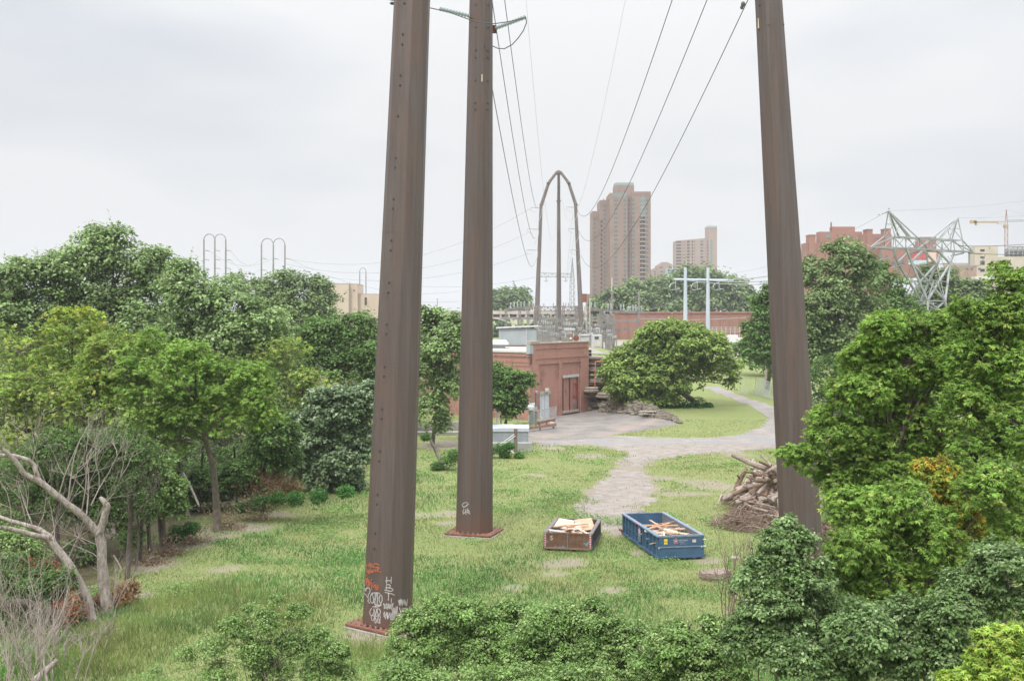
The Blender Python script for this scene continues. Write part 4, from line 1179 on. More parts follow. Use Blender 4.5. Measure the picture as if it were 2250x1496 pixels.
# pointed lattice mast and high portal behind the arch tower
D = 470
lm = thing('lattice_mast', 'slender pointed lattice mast between the middle and right arch tower legs', 'mast', tuple(P(1257.5, 690, D)))
m = MB()
def hwid(y): return 5.6 * min(1, max(0.05, (y - 566) / 58.0))
ys = [566, 580, 592, 604, 616, 630, 644, 658, 672, 690]
for s in (-1, 1):
    for d in (0, 1.6):
        for a, b in zip(ys[:-1], ys[1:]): m.bar(P(1257.5 + s * hwid(a) * (1 if d == 0 else .45), a, D + d), P(1257.5 + s * hwid(b) * (1 if d == 0 else .45), b, D + d), .22)
for i, (a, b) in enumerate(zip(ys[:-1], ys[1:])):
    for s in (-1, 1):
        m.bar(P(1257.5 - s * hwid(a), a, D), P(1257.5 + s * hwid(b), b, D), .13)
    m.bar(P(1257.5 - hwid(b), b, D), P(1257.5 + hwid(b), b, D), .13)
MS = simple('grey_mast_steel', (.30, .31, .32), rough=.7)
m.build('lattice', MS, lm)
m = MB(); truss(m, P(1188, 600, D), P(1255, 601.5, D), 8 / F * D, 8, .2); m.build('portal_beam', MS, lm)
for px in (1200, 1243):
    m = MB(); m.tube([P(px, 609, D), P(px, 620, D)], .16, 5); m.tube([P(px - 5, 618, D), P(px + 5, 616, D)], .1, 4); m.build('insulator', MS, lm)
swag('thin cable from the right leg of the arch tower down to the lattice mast', P(1259, 468, 395), P(1243, 620, 470), .5, .04, PALEW, group='thin cables at the arch tower')
swag('second thin cable from the arch tower to the far portal', P(1262, 517, 395), P(1248, 600, 470), .5, .04, PALEW, group='thin cables at the arch tower')
swag('thin cable from the substation mast towards the far trees', P(1405, 683, 305), P(1485, 660, 330), .6, .04, PALEW, group='thin cables at the arch tower')
o = MB().box(P(1284, 655, 330), (1.4, 1, 2.6)).build('rust_drum', RUST, None, loc=tuple(P(1284, 655, 330))); tag(o, 'small rust brown drum on the frame beside the right arch tower leg', 'drum')
cbk = thing('brick_chimney_stub', 'small brick building corner peeking out right of the arch tower leg', 'building', tuple(P(1293, 690, 600)))
block(cbk, 1289, 1301, 656, 600, 8, TWALL, 'wall', pybot=700); block(cbk, 1290, 1296, 646, 601, 5, TWALL, 'stub', pybot=656.2)
# ------------------------------------------------------------------ trees, shrubs, dead wood
def unit(a):
    return a / (np.linalg.norm(a, axis=-1, keepdims=True) + 1e-9)

def leaves_mesh(name, c, nrm, dr, L, W, col, mat_, parent, fold=0.18):
    """one bent four-cornered face pair per leaf"""
    n = len(c)
    side = unit(np.cross(nrm, dr)); dr = unit(np.cross(side, nrm))
    L = L[:, None]; W = W[:, None]
    off = np.array(wloc(parent))
    co = np.empty((n, 4, 3), np.float32)
    mid = c + dr * L * 0.45
    co[:, 0] = c - off
    co[:, 1] = mid + side * W * 0.5 + nrm * W * fold - off
    co[:, 2] = c + dr * L - nrm * L * 0.12 - off
    co[:, 3] = mid - side * W * 0.5 + nrm * W * fold - off
    me = bpy.data.meshes.new(name)
    me.vertices.add(n * 4); me.vertices.foreach_set('co', co.ravel())
    me.loops.add(n * 4); me.loops.foreach_set('vertex_index', np.arange(n * 4))
    me.polygons.add(n); me.polygons.foreach_set('loop_start', np.arange(n) * 4)
    me.update()
    at = me.attributes.new('lc', 'FLOAT_VECTOR', 'FACE'); at.data.foreach_set('vector', col.astype(np.float32).ravel())
    me.materials.append(mat_)
    o = bpy.data.objects.new(name, me); COL.objects.link(o); o.parent = parent
    return tag(o, kind='stuff')

BARK = simple('grey_brown_bark', (0.12, 0.095, 0.075), (0.21, 0.18, 0.15), scale=5, stretch=(3, 3, .5), rough=0.95, bump=0.6)
BARKD = simple('dark_bark', (0.06, 0.048, 0.038), (0.12, 0.10, 0.08), scale=5, stretch=(3, 3, .5), rough=0.95, bump=0.6)
DEADM = simple('bleached_dead_wood', (0.24, 0.195, 0.165), (0.42, 0.375, 0.34), scale=3.2, stretch=(2, 2, .7), rough=0.9, bump=0.9, c3=(0.17, 0.12, 0.09), s3=1.6, t3=(0.56, 0.68))
TWIGM = simple('pale_dead_twig', (0.25, 0.205, 0.18), (0.38, 0.33, 0.30), scale=4, rough=0.9)
BRUSHM = simple('brown_brush', (0.20, 0.13, 0.09), (0.36, 0.27, 0.21), scale=3, rough=0.95)

# kinds of foliage: base colour, accent colour, accent share, leaf length, width ratio, kind, glossy
KIND = {
 'boxelder': dict(c=(0.205, 0.345, 0.070), a=(0.39, 0.46, 0.12), sh=0.05, L=0.17, W=0.34, comp=True, m='LEAFM'),
 'boxelder_yellow': dict(c=(0.250, 0.365, 0.080), a=(0.42, 0.43, 0.11), sh=0.10, L=0.17, W=0.34, comp=True, m='LEAFM'),
 'boxelder_gold': dict(c=(0.299, 0.426, 0.082), a=(0.414, 0.399, 0.068), sh=0.3, L=0.17, W=0.34, comp=True, m='LEAFM'),
 'boxelder_orange': dict(c=(0.247, 0.329, 0.057), a=(0.522, 0.342, 0.053), sh=0.28, L=0.17, W=0.36, comp=True, m='LEAFM'),
 'boxelder_lime': dict(c=(0.316, 0.464, 0.086), a=(0.450, 0.475, 0.105), sh=0.1, L=0.16, W=0.34, comp=True, m='LEAFM'),
 'poplar': dict(c=(0.240, 0.345, 0.132), a=(0.37, 0.45, 0.25), sh=0.07, L=0.17, W=0.85, comp=False, m='LEAFM'),
 'silver': dict(c=(0.165, 0.250, 0.110), a=(0.38, 0.45, 0.31), sh=0.12, L=0.15, W=0.8, comp=False, m='LEAFG'),
 'deep': dict(c=(0.130, 0.225, 0.065), a=(0.21, 0.32, 0.10), sh=0.1, L=0.19, W=0.6, comp=False, m='LEAFM'),
 'oak': dict(c=(0.200, 0.280, 0.118), a=(0.27, 0.35, 0.15), sh=0.1, L=0.2, W=0.7, comp=False, m='LEAFM'),
 'olive': dict(c=(0.225, 0.325, 0.085), a=(0.33, 0.41, 0.12), sh=0.12, L=0.2, W=0.6, comp=False, m='LEAFM'),
 'shrub': dict(c=(0.145, 0.235, 0.078), a=(0.33, 0.43, 0.21), sh=0.13, L=0.10, W=0.75, comp=False, m='LEAFG'),
 'shrub_mid': dict(c=(0.185, 0.305, 0.085), a=(0.35, 0.44, 0.18), sh=0.14, L=0.10, W=0.72, comp=False, m='LEAFG'),
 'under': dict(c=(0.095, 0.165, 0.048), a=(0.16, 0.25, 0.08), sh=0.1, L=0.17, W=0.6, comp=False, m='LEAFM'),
 'far': dict(c=(0.185, 0.265, 0.108), a=(0.25, 0.33, 0.13), sh=0.1, L=0.2, W=0.7, comp=False, m='LEAFM'),
}
NLEAF = [0]

def make_tree(name, label, cat, kind, D, lobes, base=None, n=20000, trunk=0.25, group=None, seed=1, leaf=None, twigs=True,
              clump=0.20, hollow=0.5, ragged=1.25, bark=None, sparse=1.0, stems=None, shoots=1.0):
    """lobes: (px, py, r_px[, depth shift m[, squash]]) ; base: (px, py) of the foot on the ground or None"""
    r = np.random.default_rng(seed)
    K = KIND[kind]
    sc = D / F
    n = int(n * 0.59); LB = []
    for l in lobes:
        px, py, rp = l[:3]
        dd = l[3] if len(l) > 3 else (r.random() - 0.5) * rp * sc * 1.2
        sq = l[4] if len(l) > 4 else 0.92
        c = np.array(P(px, py, D + dd)); R = rp * (D + dd) / F
        LB.append((c, R, sq))
    cen = np.mean([c for c, _, _ in LB], 0)
    if base is not None:
        g = G(*base); foot = np.array([g.x, g.y, g.z])
    else:
        foot = np.array([cen[0], cen[1] + 0.3, terr(cen[0], cen[1])])
    root = thing(name, label, cat, loc=tuple(foot), group=group)
    MAIN = LB
    SUB = []
    for (c, R, sq) in MAIN:
        R = R * 1.17; SUB.append((c, R * 0.80, sq))
        ns = 8 if R / sc > 30 else 5
        for q in range(ns):
            d = unit(r.normal(size=3)); d[2] = abs(d[2]) * (1 if r.random() < 0.7 else -0.7)
            SUB.append((c + d * R * (0.52 + 0.18 * r.random()) * np.array([1, 1, sq]), R * (0.32 + 0.22 * r.random()), 0.85))
    LB = SUB
    medR = np.median([R for _, R, _ in MAIN])
    rc0 = clump * medR
    # clump centres over the lobes
    cs, os_, rs, li = [], [], [], []
    for i, (c, R, sq) in enumerate(LB):
        k = max(4, int(3.4 * (R / rc0) ** 2))
        d = unit(r.normal(size=(k, 3)))
        d[:, 2] = np.where((d[:, 2] < -0.3) & (r.random(k) < 0.45), -d[:, 2], d[:, 2])
        rad = R * np.where(r.random(k) < 0.8, 0.78 + 0.27 * r.random(k), 0.35 + 0.45 * r.random(k))
        wv = np.zeros(k)
        for q in range(5):
            ax_ = unit(r.normal(size=3)); wv += np.sin(d @ ax_ * (3.0 + 1.6 * q) + r.random() * 6.28) / (1 + 0.35 * q)
        rad = rad * (1 + 0.13 * wv * ragged ** 0.5)
        out = r.random(k) < 0.16 * ragged
        d = np.where(out[:, None], unit(d + np.array([0, 0, 0.55])), d)
        rad = np.where(out, R * (1.0 + 0.30 * ragged ** 0.5 * r.random(k) ** 1.5), rad)
        p = c + d * rad[:, None] * np.array([1, 1, sq])
        cs.append(p); os_.append(d); rs.append(rc0 * (0.55 + 0.85 * r.random(k)) * np.where(out, 0.6, 1)); li.append(np.full(k, i))
    cs, os_, rs, li = np.concatenate(cs), np.concatenate(os_), np.concatenate(rs), np.concatenate(li)
    # drop those buried deep inside another lobe
    keep = np.ones(len(cs), bool)
    for j, (c, R, sq) in enumerate(LB):
        dist = np.linalg.norm((cs - c) / np.array([1, 1, sq]), axis=1)
        keep &= ~((dist < hollow * R) & (li != j))
    keep &= cs[:, 2] > terrain(cs[:, 0], cs[:, 1]) + 0.1
    cs, os_, rs, li = cs[keep], os_[keep], rs[keep], li[keep]
    # leaves
    L0 = leaf * 1.0 if leaf else max(K['L'] * 0.75, 0.0027 * D)
    w = rs ** 2
    # the side turned away from the viewpoint is built with fewer leaves
    vd = unit(cen - np.array([0, 0, H]))
    side_ = ((cs - cen) @ vd) / (np.abs((cs - cen) @ vd).max() + 1e-6)
    w = w * np.where(side_ > 0.15, 0.45, 1.0)
    w /= w.sum()
    per = 5 if K['comp'] else 1
    nn = int(n * sparse) // per
    ci = r.choice(len(cs), nn, p=w)
    u = unit(r.normal(size=(nn, 3))); rr = 0.25 + 0.75 * r.random(nn) ** 0.7 + np.abs(r.normal(size=nn)) * 0.32
    u[:, 2] = np.abs(u[:, 2]) * np.where(r.random(nn) < 0.8, 1, -0.6)
    off = u * (rr * rs[ci])[:, None] * np.array([1, 1, 0.8])
    pos = cs[ci] + off
    outd = unit(os_[ci] * 0.7 + unit(off) * 0.6 + np.array([0, 0, 0.05]))
    nrm = unit(np.array([0, 0, 1.0]) * 0.75 + outd * 0.55 + r.normal(size=(nn, 3)) * 0.38)
    dr = unit(outd + r.normal(size=(nn, 3)) * 0.7 + np.array([0, 0, -0.25]))
    # colour: a tint for the clump, one for the leaf, some pale or yellow leaves
    ltint = 0.82 + 0.36 * r.random(len(LB)); tint = (0.78 + 0.44 * r.random(len(cs))) * ltint[li]
    warm = r.random(len(cs)) ** 3
    base_c = np.array(K['c']); acc = np.array(K['a'])
    col = base_c * tint[ci][:, None]
    isacc = (r.random(nn) < K['sh'] * (0.4 + 2.4 * warm[ci]))[:, None]
    wv = warm[ci][:, None] * 0.35
    col = col * (1 - wv) + acc * wv * tint[ci][:, None]
    col = np.where(isacc, acc, col)
    col = col * (0.72 + 0.56 * r.random((nn, 1)))
    Lr = L0 * 1.15 * (0.7 + 0.6 * r.random(nn))
    if K['comp']:
        ang = np.deg2rad(np.array([-80, -42, 0, 42, 80]))
        side = unit(np.cross(nrm, dr)); dr = unit(np.cross(side, nrm))
        C, N, Dd, LL, CC = [], [], [], [], []
        for a in ang:
            d2 = dr * math.cos(a) + side * math.sin(a) + r.normal(size=(nn, 3)) * 0.14 + np.array([0, 0, -0.16])
            C.append(pos); N.append(unit(nrm + r.normal(size=(nn, 3)) * 0.22)); Dd.append(unit(d2)); LL.append(Lr * (1.0 if abs(a) < 1 else 0.8)); CC.append(col)
        pos, nrm, dr, Lr, col = np.concatenate(C), np.concatenate(N), np.concatenate(Dd), np.concatenate(LL), np.concatenate(CC)
    # shoots: thin stems standing out of the crown with leaves set along them
    nsh = int(min(90, shoots * len(cs) * (0.05 if D < 60 else 0.02)))
    shoot_paths = []
    upc = np.where((os_[:, 2] > 0.15) & (side_ < 0.3))[0]
    if nsh and len(upc):
        C_, N_, D_, L_, K_ = [], [], [], [], []
        for j in r.choice(upc, nsh):
            a0_ = cs[j]; dd_ = unit(os_[j] * 0.7 + np.array([0, 0, 0.9]) + r.normal(size=3) * 0.25); ln = rs[j] * (1.5 + 1.6 * r.random())
            shoot_paths.append((a0_, a0_ + dd_ * ln))
            m_ = 14 if D < 60 else 9
            for q in range(m_):
                t_ = 0.35 + 0.65 * q / (m_ - 1)
                C_.append(a0_ + dd_ * ln * t_); D_.append(unit(r.normal(size=3) + dd_ * 0.5 + np.array([0, 0, -.2]))); N_.append(unit(np.array([0, 0, .8]) + r.normal(size=3) * .5))
                L_.append(L0 * (1.15 - 0.5 * t_)); K_.append((base_c * 0.75 + acc * 0.25) * ltint[li[j]] * (0.75 + 0.5 * r.random()))
        pos = np.concatenate([pos, C_]); nrm = np.concatenate([nrm, N_]); dr = np.concatenate([dr, D_]); Lr = np.concatenate([Lr, L_]); col = np.concatenate([col, K_])
    leaves_mesh('crown', pos, nrm, dr, Lr, Lr * K['W'], col, globals()[K['m']], root)
    NLEAF[0] += len(pos)
    # trunk and limbs
    bk = bark or BARK
    tb = MB()
    top = cen
    footv = Vector(foot)
    st = stems or 1
    for s in range(st):
        jx = (r.random(3) - 0.5) * (1.4 if st > 1 else 0.0) * np.array([1, 1, 0])
        f0 = Vector(foot + jx * 0.4 - np.array([0, 0, 0.15]))
        T = Vector(cen + jx * 1.2)
        mid = f0.lerp(T, 0.45) + Vector(((r.random() - .5) * 0.12 * (T - f0).length, (r.random() - .5) * 0.3, 0))
        tb.tube([f0, f0.lerp(mid, 0.5) + Vector((0.03, 0, 0)), mid, T], [trunk * 1.15 / math.sqrt(st), trunk * 0.9 / math.sqrt(st), trunk * .75 / math.sqrt(st), trunk * .4 / math.sqrt(st)], 8)
    tb.build('trunk', bk, root, smooth=True)
    lb = MB()
    for i, (c, R, sq) in enumerate(MAIN):
        a = Vector(mid).lerp(Vector(cen), 0.25 + 0.6 * r.random())
        cv = Vector(c)
        m_ = a.lerp(cv, 0.5) + Vector((0, 0, 0.12 * (cv - a).length * (r.random() - 0.2)))
        lb.tube([a, m_, cv], [trunk * .32, trunk * .2, trunk * .1], 5, caps=False)
    if twigs:
        for k in range(len(cs)):
            if r.random() < 0.2:
                c = Vector(LB[li[k]][0]); p = Vector(cs[k])
                m_ = c.lerp(p, 0.55) + Vector(tuple((r.random(3) - 0.5) * 0.3 * rc0))
                lb.tube([c, m_, p], [trunk * .12, trunk * .08, trunk * .03 + 0.006], 3, caps=False)
    for a0_, b0_ in (shoot_paths if D < 60 else []): lb.tube([a0_, b0_], [0.0006 * D, 0.0003 * D], 3, caps=False)
    lb.build('limbs', bk, root, smooth=True)
    return root

# ---- left bank of trees, far to near
make_tree('poplar_tree', 'tall pale green poplar whose ragged top is the highest of the trees beside the meadow', 'tree', 'poplar', 98,
          [(200, 560, 50), (250, 550, 45), (165, 610, 62), (255, 620, 78), (325, 590, 48), (335, 660, 75), (215, 690, 85), (290, 740, 85), (140, 700, 60), (350, 570, 20), (215, 520, 22)], base=(240, 1030), n=46000, trunk=0.42, seed=101, clump=0.23, group='pale poplars rising behind the left bank')
make_tree('poplar_tree', 'pale poplar with sky gaps at the very edge of the photo, beside the highest poplar', 'tree', 'poplar', 96,
          [(25, 630, 50), (85, 605, 40), (45, 590, 22), (20, 700, 70), (90, 690, 62), (130, 600, 30), (40, 780, 70)], base=(70, 1035), n=26000, trunk=0.34, seed=102, clump=0.23, hollow=0.4, group='pale poplars rising behind the left bank')
make_tree('poplar_tree', 'pale poplar with a rounded top just below the first pair of hooped poles', 'tree', 'poplar', 94,
          [(400, 610, 38), (430, 670, 62), (510, 690, 58), (500, 650, 42), (420, 750, 80), (510, 760, 75), (575, 730, 50), (590, 790, 55), (375, 640, 30)], base=(470, 1050), n=38000, trunk=0.36, seed=103, clump=0.23, group='pale poplars rising behind the left bank')
make_tree('round_oak', 'grey green rounded oak standing beside the tan block building', 'tree', 'oak', 150,
          [(600, 660, 52), (660, 650, 52), (695, 690, 42), (640, 715, 62), (572, 700, 42), (690, 745, 42), (520, 625, 26), (620, 620, 22), (560, 640, 30)], base=(645, 890), n=26000, trunk=0.5, seed=104, clump=0.23)
make_tree('dense_tree', 'dense deep green round tree in front of the tan block building', 'tree', 'deep', 112,
          [(725, 760, 58), (790, 750, 54), (690, 790, 40), (770, 815, 56), (825, 800, 50), (700, 740, 36), (800, 715, 24), (740, 725, 30)], base=(770, 960), n=30000, trunk=0.4, seed=105, clump=0.21)
make_tree('boxelder_tree', 'olive tinged boxelder clump between the dense round tree and the silvery bush', 'tree', 'boxelder_yellow', 90,
          [(690, 870, 48), (735, 875, 40), (650, 850, 34), (640, 900, 40), (610, 800, 55)], base=(680, 1030), n=16000, trunk=0.22, seed=106)
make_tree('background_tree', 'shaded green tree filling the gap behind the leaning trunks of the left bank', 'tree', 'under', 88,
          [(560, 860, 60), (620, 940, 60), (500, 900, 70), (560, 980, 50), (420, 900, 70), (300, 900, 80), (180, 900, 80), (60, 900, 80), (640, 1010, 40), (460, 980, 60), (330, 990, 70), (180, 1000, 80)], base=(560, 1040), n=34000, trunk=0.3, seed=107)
make_tree('boxelder_tree', 'broad boxelder with yellow tips rising over the bleached dead trees', 'tree', 'boxelder_yellow', 66,
          [(60, 780, 72), (165, 750, 60), (250, 800, 78), (120, 860, 88), (20, 880, 78), (230, 890, 84), (60, 950, 80), (290, 850, 50)], base=(250, 1180), n=90000, trunk=0.32, seed=108, clump=0.17)
make_tree('boxelder_tree', 'slender gold leaved treetop sticking out of the broad yellow tipped boxelder', 'tree', 'boxelder_gold', 67,
          [(185, 690, 18), (205, 700, 16), (120, 705, 22), (140, 690, 18), (130, 730, 26), (200, 730, 24)], base=(170, 1175), n=9000, trunk=0.14, seed=109, clump=0.38, hollow=0.2)
make_tree('boxelder_tree', 'bright green boxelder over the thin leaning trunk at the edge of the meadow', 'tree', 'boxelder', 63,
          [(335, 780, 48), (400, 830, 70), (330, 850, 72), (490, 835, 62), (560, 850, 52), (480, 905, 68), (560, 905, 48), (400, 930, 72), (430, 790, 36), (300, 930, 60), (330, 740, 22)], base=(478, 1166), n=100000, trunk=0.24, seed=110, clump=0.17)
make_tree('silver_bush', 'big silvery leaved bush rounded down to the grass beside the graffitied steel leg', 'bush', 'silver', 80,
          [(735, 900, 54), (785, 905, 44), (700, 955, 56), (775, 970, 54), (690, 1010, 46), (750, 1020, 46), (655, 990, 30), (805, 860, 22), (800, 1000, 26), (700, 1055, 36), (760, 1062, 32), (655, 1035, 28)], base=(725, 1080), n=56000, trunk=0.16, seed=111, clump=0.19, stems=3)
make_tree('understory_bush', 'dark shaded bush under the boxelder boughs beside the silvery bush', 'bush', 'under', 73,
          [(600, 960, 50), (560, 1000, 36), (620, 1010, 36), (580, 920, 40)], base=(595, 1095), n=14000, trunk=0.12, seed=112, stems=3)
make_tree('young_tree', 'young pale green tree with open leaves standing in front of the left bank shade', 'tree', 'shrub_mid', 60,
          [(365, 1080, 42), (340, 1110, 32), (385, 1120, 26), (350, 1040, 30), (320, 1080, 26)], base=(358, 1205), n=13000, leaf=0.15, trunk=0.17, seed=113)
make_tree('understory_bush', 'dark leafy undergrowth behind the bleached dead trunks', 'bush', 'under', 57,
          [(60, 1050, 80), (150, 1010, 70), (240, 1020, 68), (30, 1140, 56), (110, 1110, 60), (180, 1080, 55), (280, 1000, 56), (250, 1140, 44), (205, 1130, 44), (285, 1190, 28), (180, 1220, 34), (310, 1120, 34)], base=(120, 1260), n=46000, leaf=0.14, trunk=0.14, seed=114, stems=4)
make_tree('understory_bush', 'green bush low in the corner of the meadow behind the tangle of dead twigs', 'bush', 'shrub_mid', 50,
          [(25, 1200, 45), (60, 1240, 40), (10, 1270, 50)], base=(30, 1330), n=12000, leaf=0.12, trunk=0.1, seed=115, stems=3)
make_tree('background_tree', 'dark shaded tree mass standing deep in the wood behind the thin trunks', 'tree', 'under', 78,
          [(330, 1050, 60), (420, 1040, 60), (500, 1030, 50), (250, 1080, 70), (130, 1080, 70), (560, 1040, 36), (20, 1060, 60)], base=(400, 1098), n=26000, trunk=0.2, seed=116, stems=3)


make_tree('understory_bush', 'dark leafy mass behind the corner tangle of dead twigs', 'bush', 'under', 46,
          [(20, 1300, 60), (100, 1290, 50), (60, 1380, 70), (150, 1380, 40), (10, 1470, 70), (120, 1470, 50)], base=(70, 1370), n=26000, leaf=0.12, trunk=0.06, seed=176, stems=3, hollow=0.4)
make_tree('understory_bush', 'dark bushes deep between the thin trunks of the wood edge', 'bush', 'under', 72,
          [(300, 1100, 45), (360, 1060, 45), (440, 1060, 45), (520, 1060, 40), (240, 1130, 45), (170, 1160, 50), (420, 1100, 24), (480, 1100, 24), (300, 1150, 30), (560, 1080, 24)], base=(380, 1122), n=30000, leaf=0.17, trunk=0.06, seed=177, stems=4)

# ---- between and behind the steel legs
make_tree('young_tree', 'light leafy tree seen between the two closer steel legs above a thin leaning stem', 'tree', 'poplar', 106,
          [(945, 740, 38), (985, 770, 44), (985, 720, 34), (940, 820, 46), (985, 850, 40), (945, 900, 38), (955, 690, 14), (925, 700, 20), (965, 940, 22)], base=(950, 975), n=20000, trunk=0.2, seed=120, clump=0.26)
make_tree('small_tree', 'small dark round tree hiding the front of the brick powerhouse', 'tree', 'deep', 123,
          [(1120, 838, 34), (1150, 845, 24), (1092, 830, 30), (1110, 880, 36), (1140, 885, 22), (1085, 880, 24), (1120, 905, 16)], base=(1110, 935), n=17000, trunk=0.18, seed=121, clump=0.26)
make_tree('spreading_tree', 'large spreading tree with a low skirt on the grass mound above the picnic table', 'tree', 'olive', 139,
          [(1430, 775, 50), (1500, 765, 54), (1560, 782, 46), (1592, 812, 30), (1395, 815, 48), (1460, 835, 50), (1535, 818, 38), (1372, 850, 34), (1420, 870, 38), (1465, 865, 36), (1450, 740, 32), (1530, 738, 26), (1355, 800, 22), (1607, 845, 15), (1440, 892, 22), (1360, 870, 18), (1350, 825, 28), (1390, 858, 34), (1425, 893, 24), (1395, 888, 18), (1485, 728, 26)], base=(1545, 893), n=76000, trunk=0.3, seed=122, clump=0.21, stems=2)
FT = [(1400, 650, 36), (1450, 640, 36), (1345, 662, 24), (1500, 622, 32), (1560, 622, 36), (1612, 640, 34), (1646, 662, 18), (1320, 670, 18)]
lab = ['far tree beside the foot of the tallest brick tower', 'far tree just behind the substation masts', 'small low far tree at the corner of the tallest tower', 'far tree in front of the long stepped apartment block',
       'tall far tree right behind the pale blue twin poles', 'dark far tree between the twin poles and the right steel leg', 'lowest far tree next to the right steel leg', 'tiny far tree touching the far arch tower leg']
for i, (a, b, c) in enumerate(FT):
    make_tree('far_tree', lab[i], 'tree', 'far', 470, [(a, b, c), (a + c * .6, b + c * .35, c * .75), (a - c * .7, b + c * .4, c * .7), (a, b + c, c), (a + c*.3, b + 1.5*c, c)], n=5200, trunk=0.5, seed=130 + i, twigs=False, clump=0.26, group='trees beyond the substation')
for i, (a, b, c, l) in enumerate([(1100, 662, 26, 'far round tree hill behind the old arch bridge, next to the steel leg'), (1140, 655, 24, 'far paler tree behind the arch bridge beside the first far tower leg'), (1075, 675, 22, 'far tree peeping out right behind the middle steel leg')]):
    make_tree('far_tree', l, 'tree', 'far', 560, [(a, b, c), (a + c * .7, b + c * .4, c * .7), (a - c * .7, b + c * .4, c * .7), (a, b + c, c)], n=4500, trunk=0.5, seed=140 + i, twigs=False, clump=0.26, group='trees beyond the bridge')
for i, (a, b, l) in enumerate([(1105, 738, 'dark far trees under the arch of the old bridge next to the middle steel leg'), (1150, 738, 'dark far trees in front of the last bridge arch pier'), (1205, 722, 'dark far trees under the old bridge seen through the substation steel, left part'), (1255, 726, 'dark far trees behind the substation between the middle and right arch tower legs'), (1310, 722, 'dark far trees behind the substation, right of the arch tower')]):
    make_tree('far_tree', l, 'tree', 'under', 465, [(a, b, 24), (a + 22, b + 6, 20), (a - 22, b + 6, 20), (a, b + 22, 22)], n=4200, trunk=0.4, seed=180 + i, twigs=False, group='trees beyond the substation')
make_tree('hillside_tree', 'deep green hillside tree hugging the left edge of the right steel leg', 'tree', 'deep', 150,
          [(1665, 735, 32), (1688, 765, 34), (1690, 690, 34), (1652, 780, 20), (1672, 660, 16), (1700, 640, 22), (1700, 800, 24)], base=(1685, 855), n=15000, trunk=0.3, seed=145, clump=0.26)
make_tree('hillside_tree', 'tall mid green tree just right of the right steel leg, hiding the red brick complex', 'tree', 'oak', 128,
          [(1800, 610, 42), (1860, 580, 46), (1905, 620, 42), (1820, 680, 62), (1900, 690, 60), (1850, 755, 56), (1780, 730, 46), (1830, 550, 20), (1790, 790, 40)], base=(1860, 930), n=38000, trunk=0.45, seed=146, clump=0.21, group='trees on the hillside')
make_tree('hillside_tree', 'leafy hillside tree directly behind the lattice pylon', 'tree', 'deep', 135,
          [(1950, 640, 38), (1975, 690, 50), (1935, 700, 46), (1960, 750, 50), (1925, 600, 22)], base=(1960, 900), n=22000, trunk=0.4, seed=147, clump=0.23, group='trees on the hillside')
make_tree('hillside_tree', 'hazy far tree seen through the waist of the lattice pylon', 'tree', 'far', 230,
          [(2060, 640, 42), (2110, 655, 38), (2020, 690, 42), (2095, 700, 44), (2150, 690, 34), (2040, 610, 22), (2090, 612, 20), (2150, 640, 22)], n=20000, trunk=0.5, seed=148, clump=0.23, group='trees on the hillside')

# ---- hedges of trees that close the view behind
make_tree('hillside_tree', 'dark hillside trees low behind the right steel leg and the upper boxelder', 'tree', 'under', 100,
          [(1830, 830, 50), (1890, 860, 60), (1960, 880, 60), (1830, 900, 46), (2040, 880, 60), (2120, 880, 60), (2200, 880, 60)], base=(1950, 1000), n=26000, trunk=0.25, seed=170)
make_tree('hillside_tree', 'green hillside tree rising at the right edge behind the upper boxelder', 'tree', 'deep', 110,
          [(2060, 770, 60), (2130, 760, 60), (2200, 740, 66), (2260, 700, 60), (2000, 790, 46)], base=(2150, 970), n=22000, trunk=0.4, seed=171)
make_tree('background_tree', 'pale green tree far left behind the poplars', 'tree', 'poplar', 125,
          [(20, 760, 70), (100, 790, 60), (180, 800, 60), (-40, 700, 60), (260, 800, 60), (350, 800, 60), (440, 810, 50)], base=(120, 940), n=24000, trunk=0.3, seed=172)
make_tree('background_tree', 'leafy tree closing the gap between the round oak and the dense tree', 'tree', 'oak', 128,
          [(620, 790, 50), (660, 830, 50), (570, 830, 50), (860, 800, 50), (880, 880, 60), (900, 760, 40)], base=(640, 930), n=16000, trunk=0.3, seed=173)
make_tree('hillside_tree', 'small dark trees along the road bank left of the right steel leg', 'tree', 'deep', 175,
          [(1640, 770, 26), (1665, 800, 24), (1700, 790, 30), (1720, 740, 36)], base=(1680, 850), n=9000, trunk=0.2, seed=174)

# ---- right foreground
make_tree('boxelder_tree', 'sunlit boxelder below the lattice pylon whose boughs cross the right steel leg', 'tree', 'boxelder', 33,
          [(1935, 735, 52), (2010, 735, 56), (2070, 725, 42), (2105, 760, 50), (1900, 800, 52), (1970, 820, 72), (2060, 830, 76), (1890, 880, 60), (1830, 960, 50), (1770, 1010, 38), (1730, 1000, 22), (1900, 990, 70), (2000, 950, 80), (1840, 1060, 48), (1960, 1060, 60), (1800, 925, 30)], base=(1960, 1640), n=170000, leaf=0.105, trunk=0.22, seed=150, clump=0.14)
make_tree('boxelder_tree', 'tall bright boxelder filling the upper corner of the right foreground', 'tree', 'boxelder', 31,
          [(2225, 640, 48), (2190, 705, 58), (2250, 720, 70), (2150, 800, 70), (2230, 850, 80), (2130, 910, 76), (2230, 960, 80), (2195, 600, 22), (2125, 690, 34), (2150, 730, 44), (2140, 1010, 60)], base=(2210, 1700), n=120000, leaf=0.105, trunk=0.2, seed=151, clump=0.14)
make_tree('boxelder_tree', 'boxelder bough with a patch of orange and yellow leaves', 'tree', 'boxelder_orange', 29.5,
          [(2065, 1060, 42), (2100, 1110, 42), (2030, 1040, 26), (2130, 1160, 36), (2090, 1190, 30)], base=(2110, 1700), n=22000, leaf=0.105, trunk=0.1, seed=152, clump=0.21)
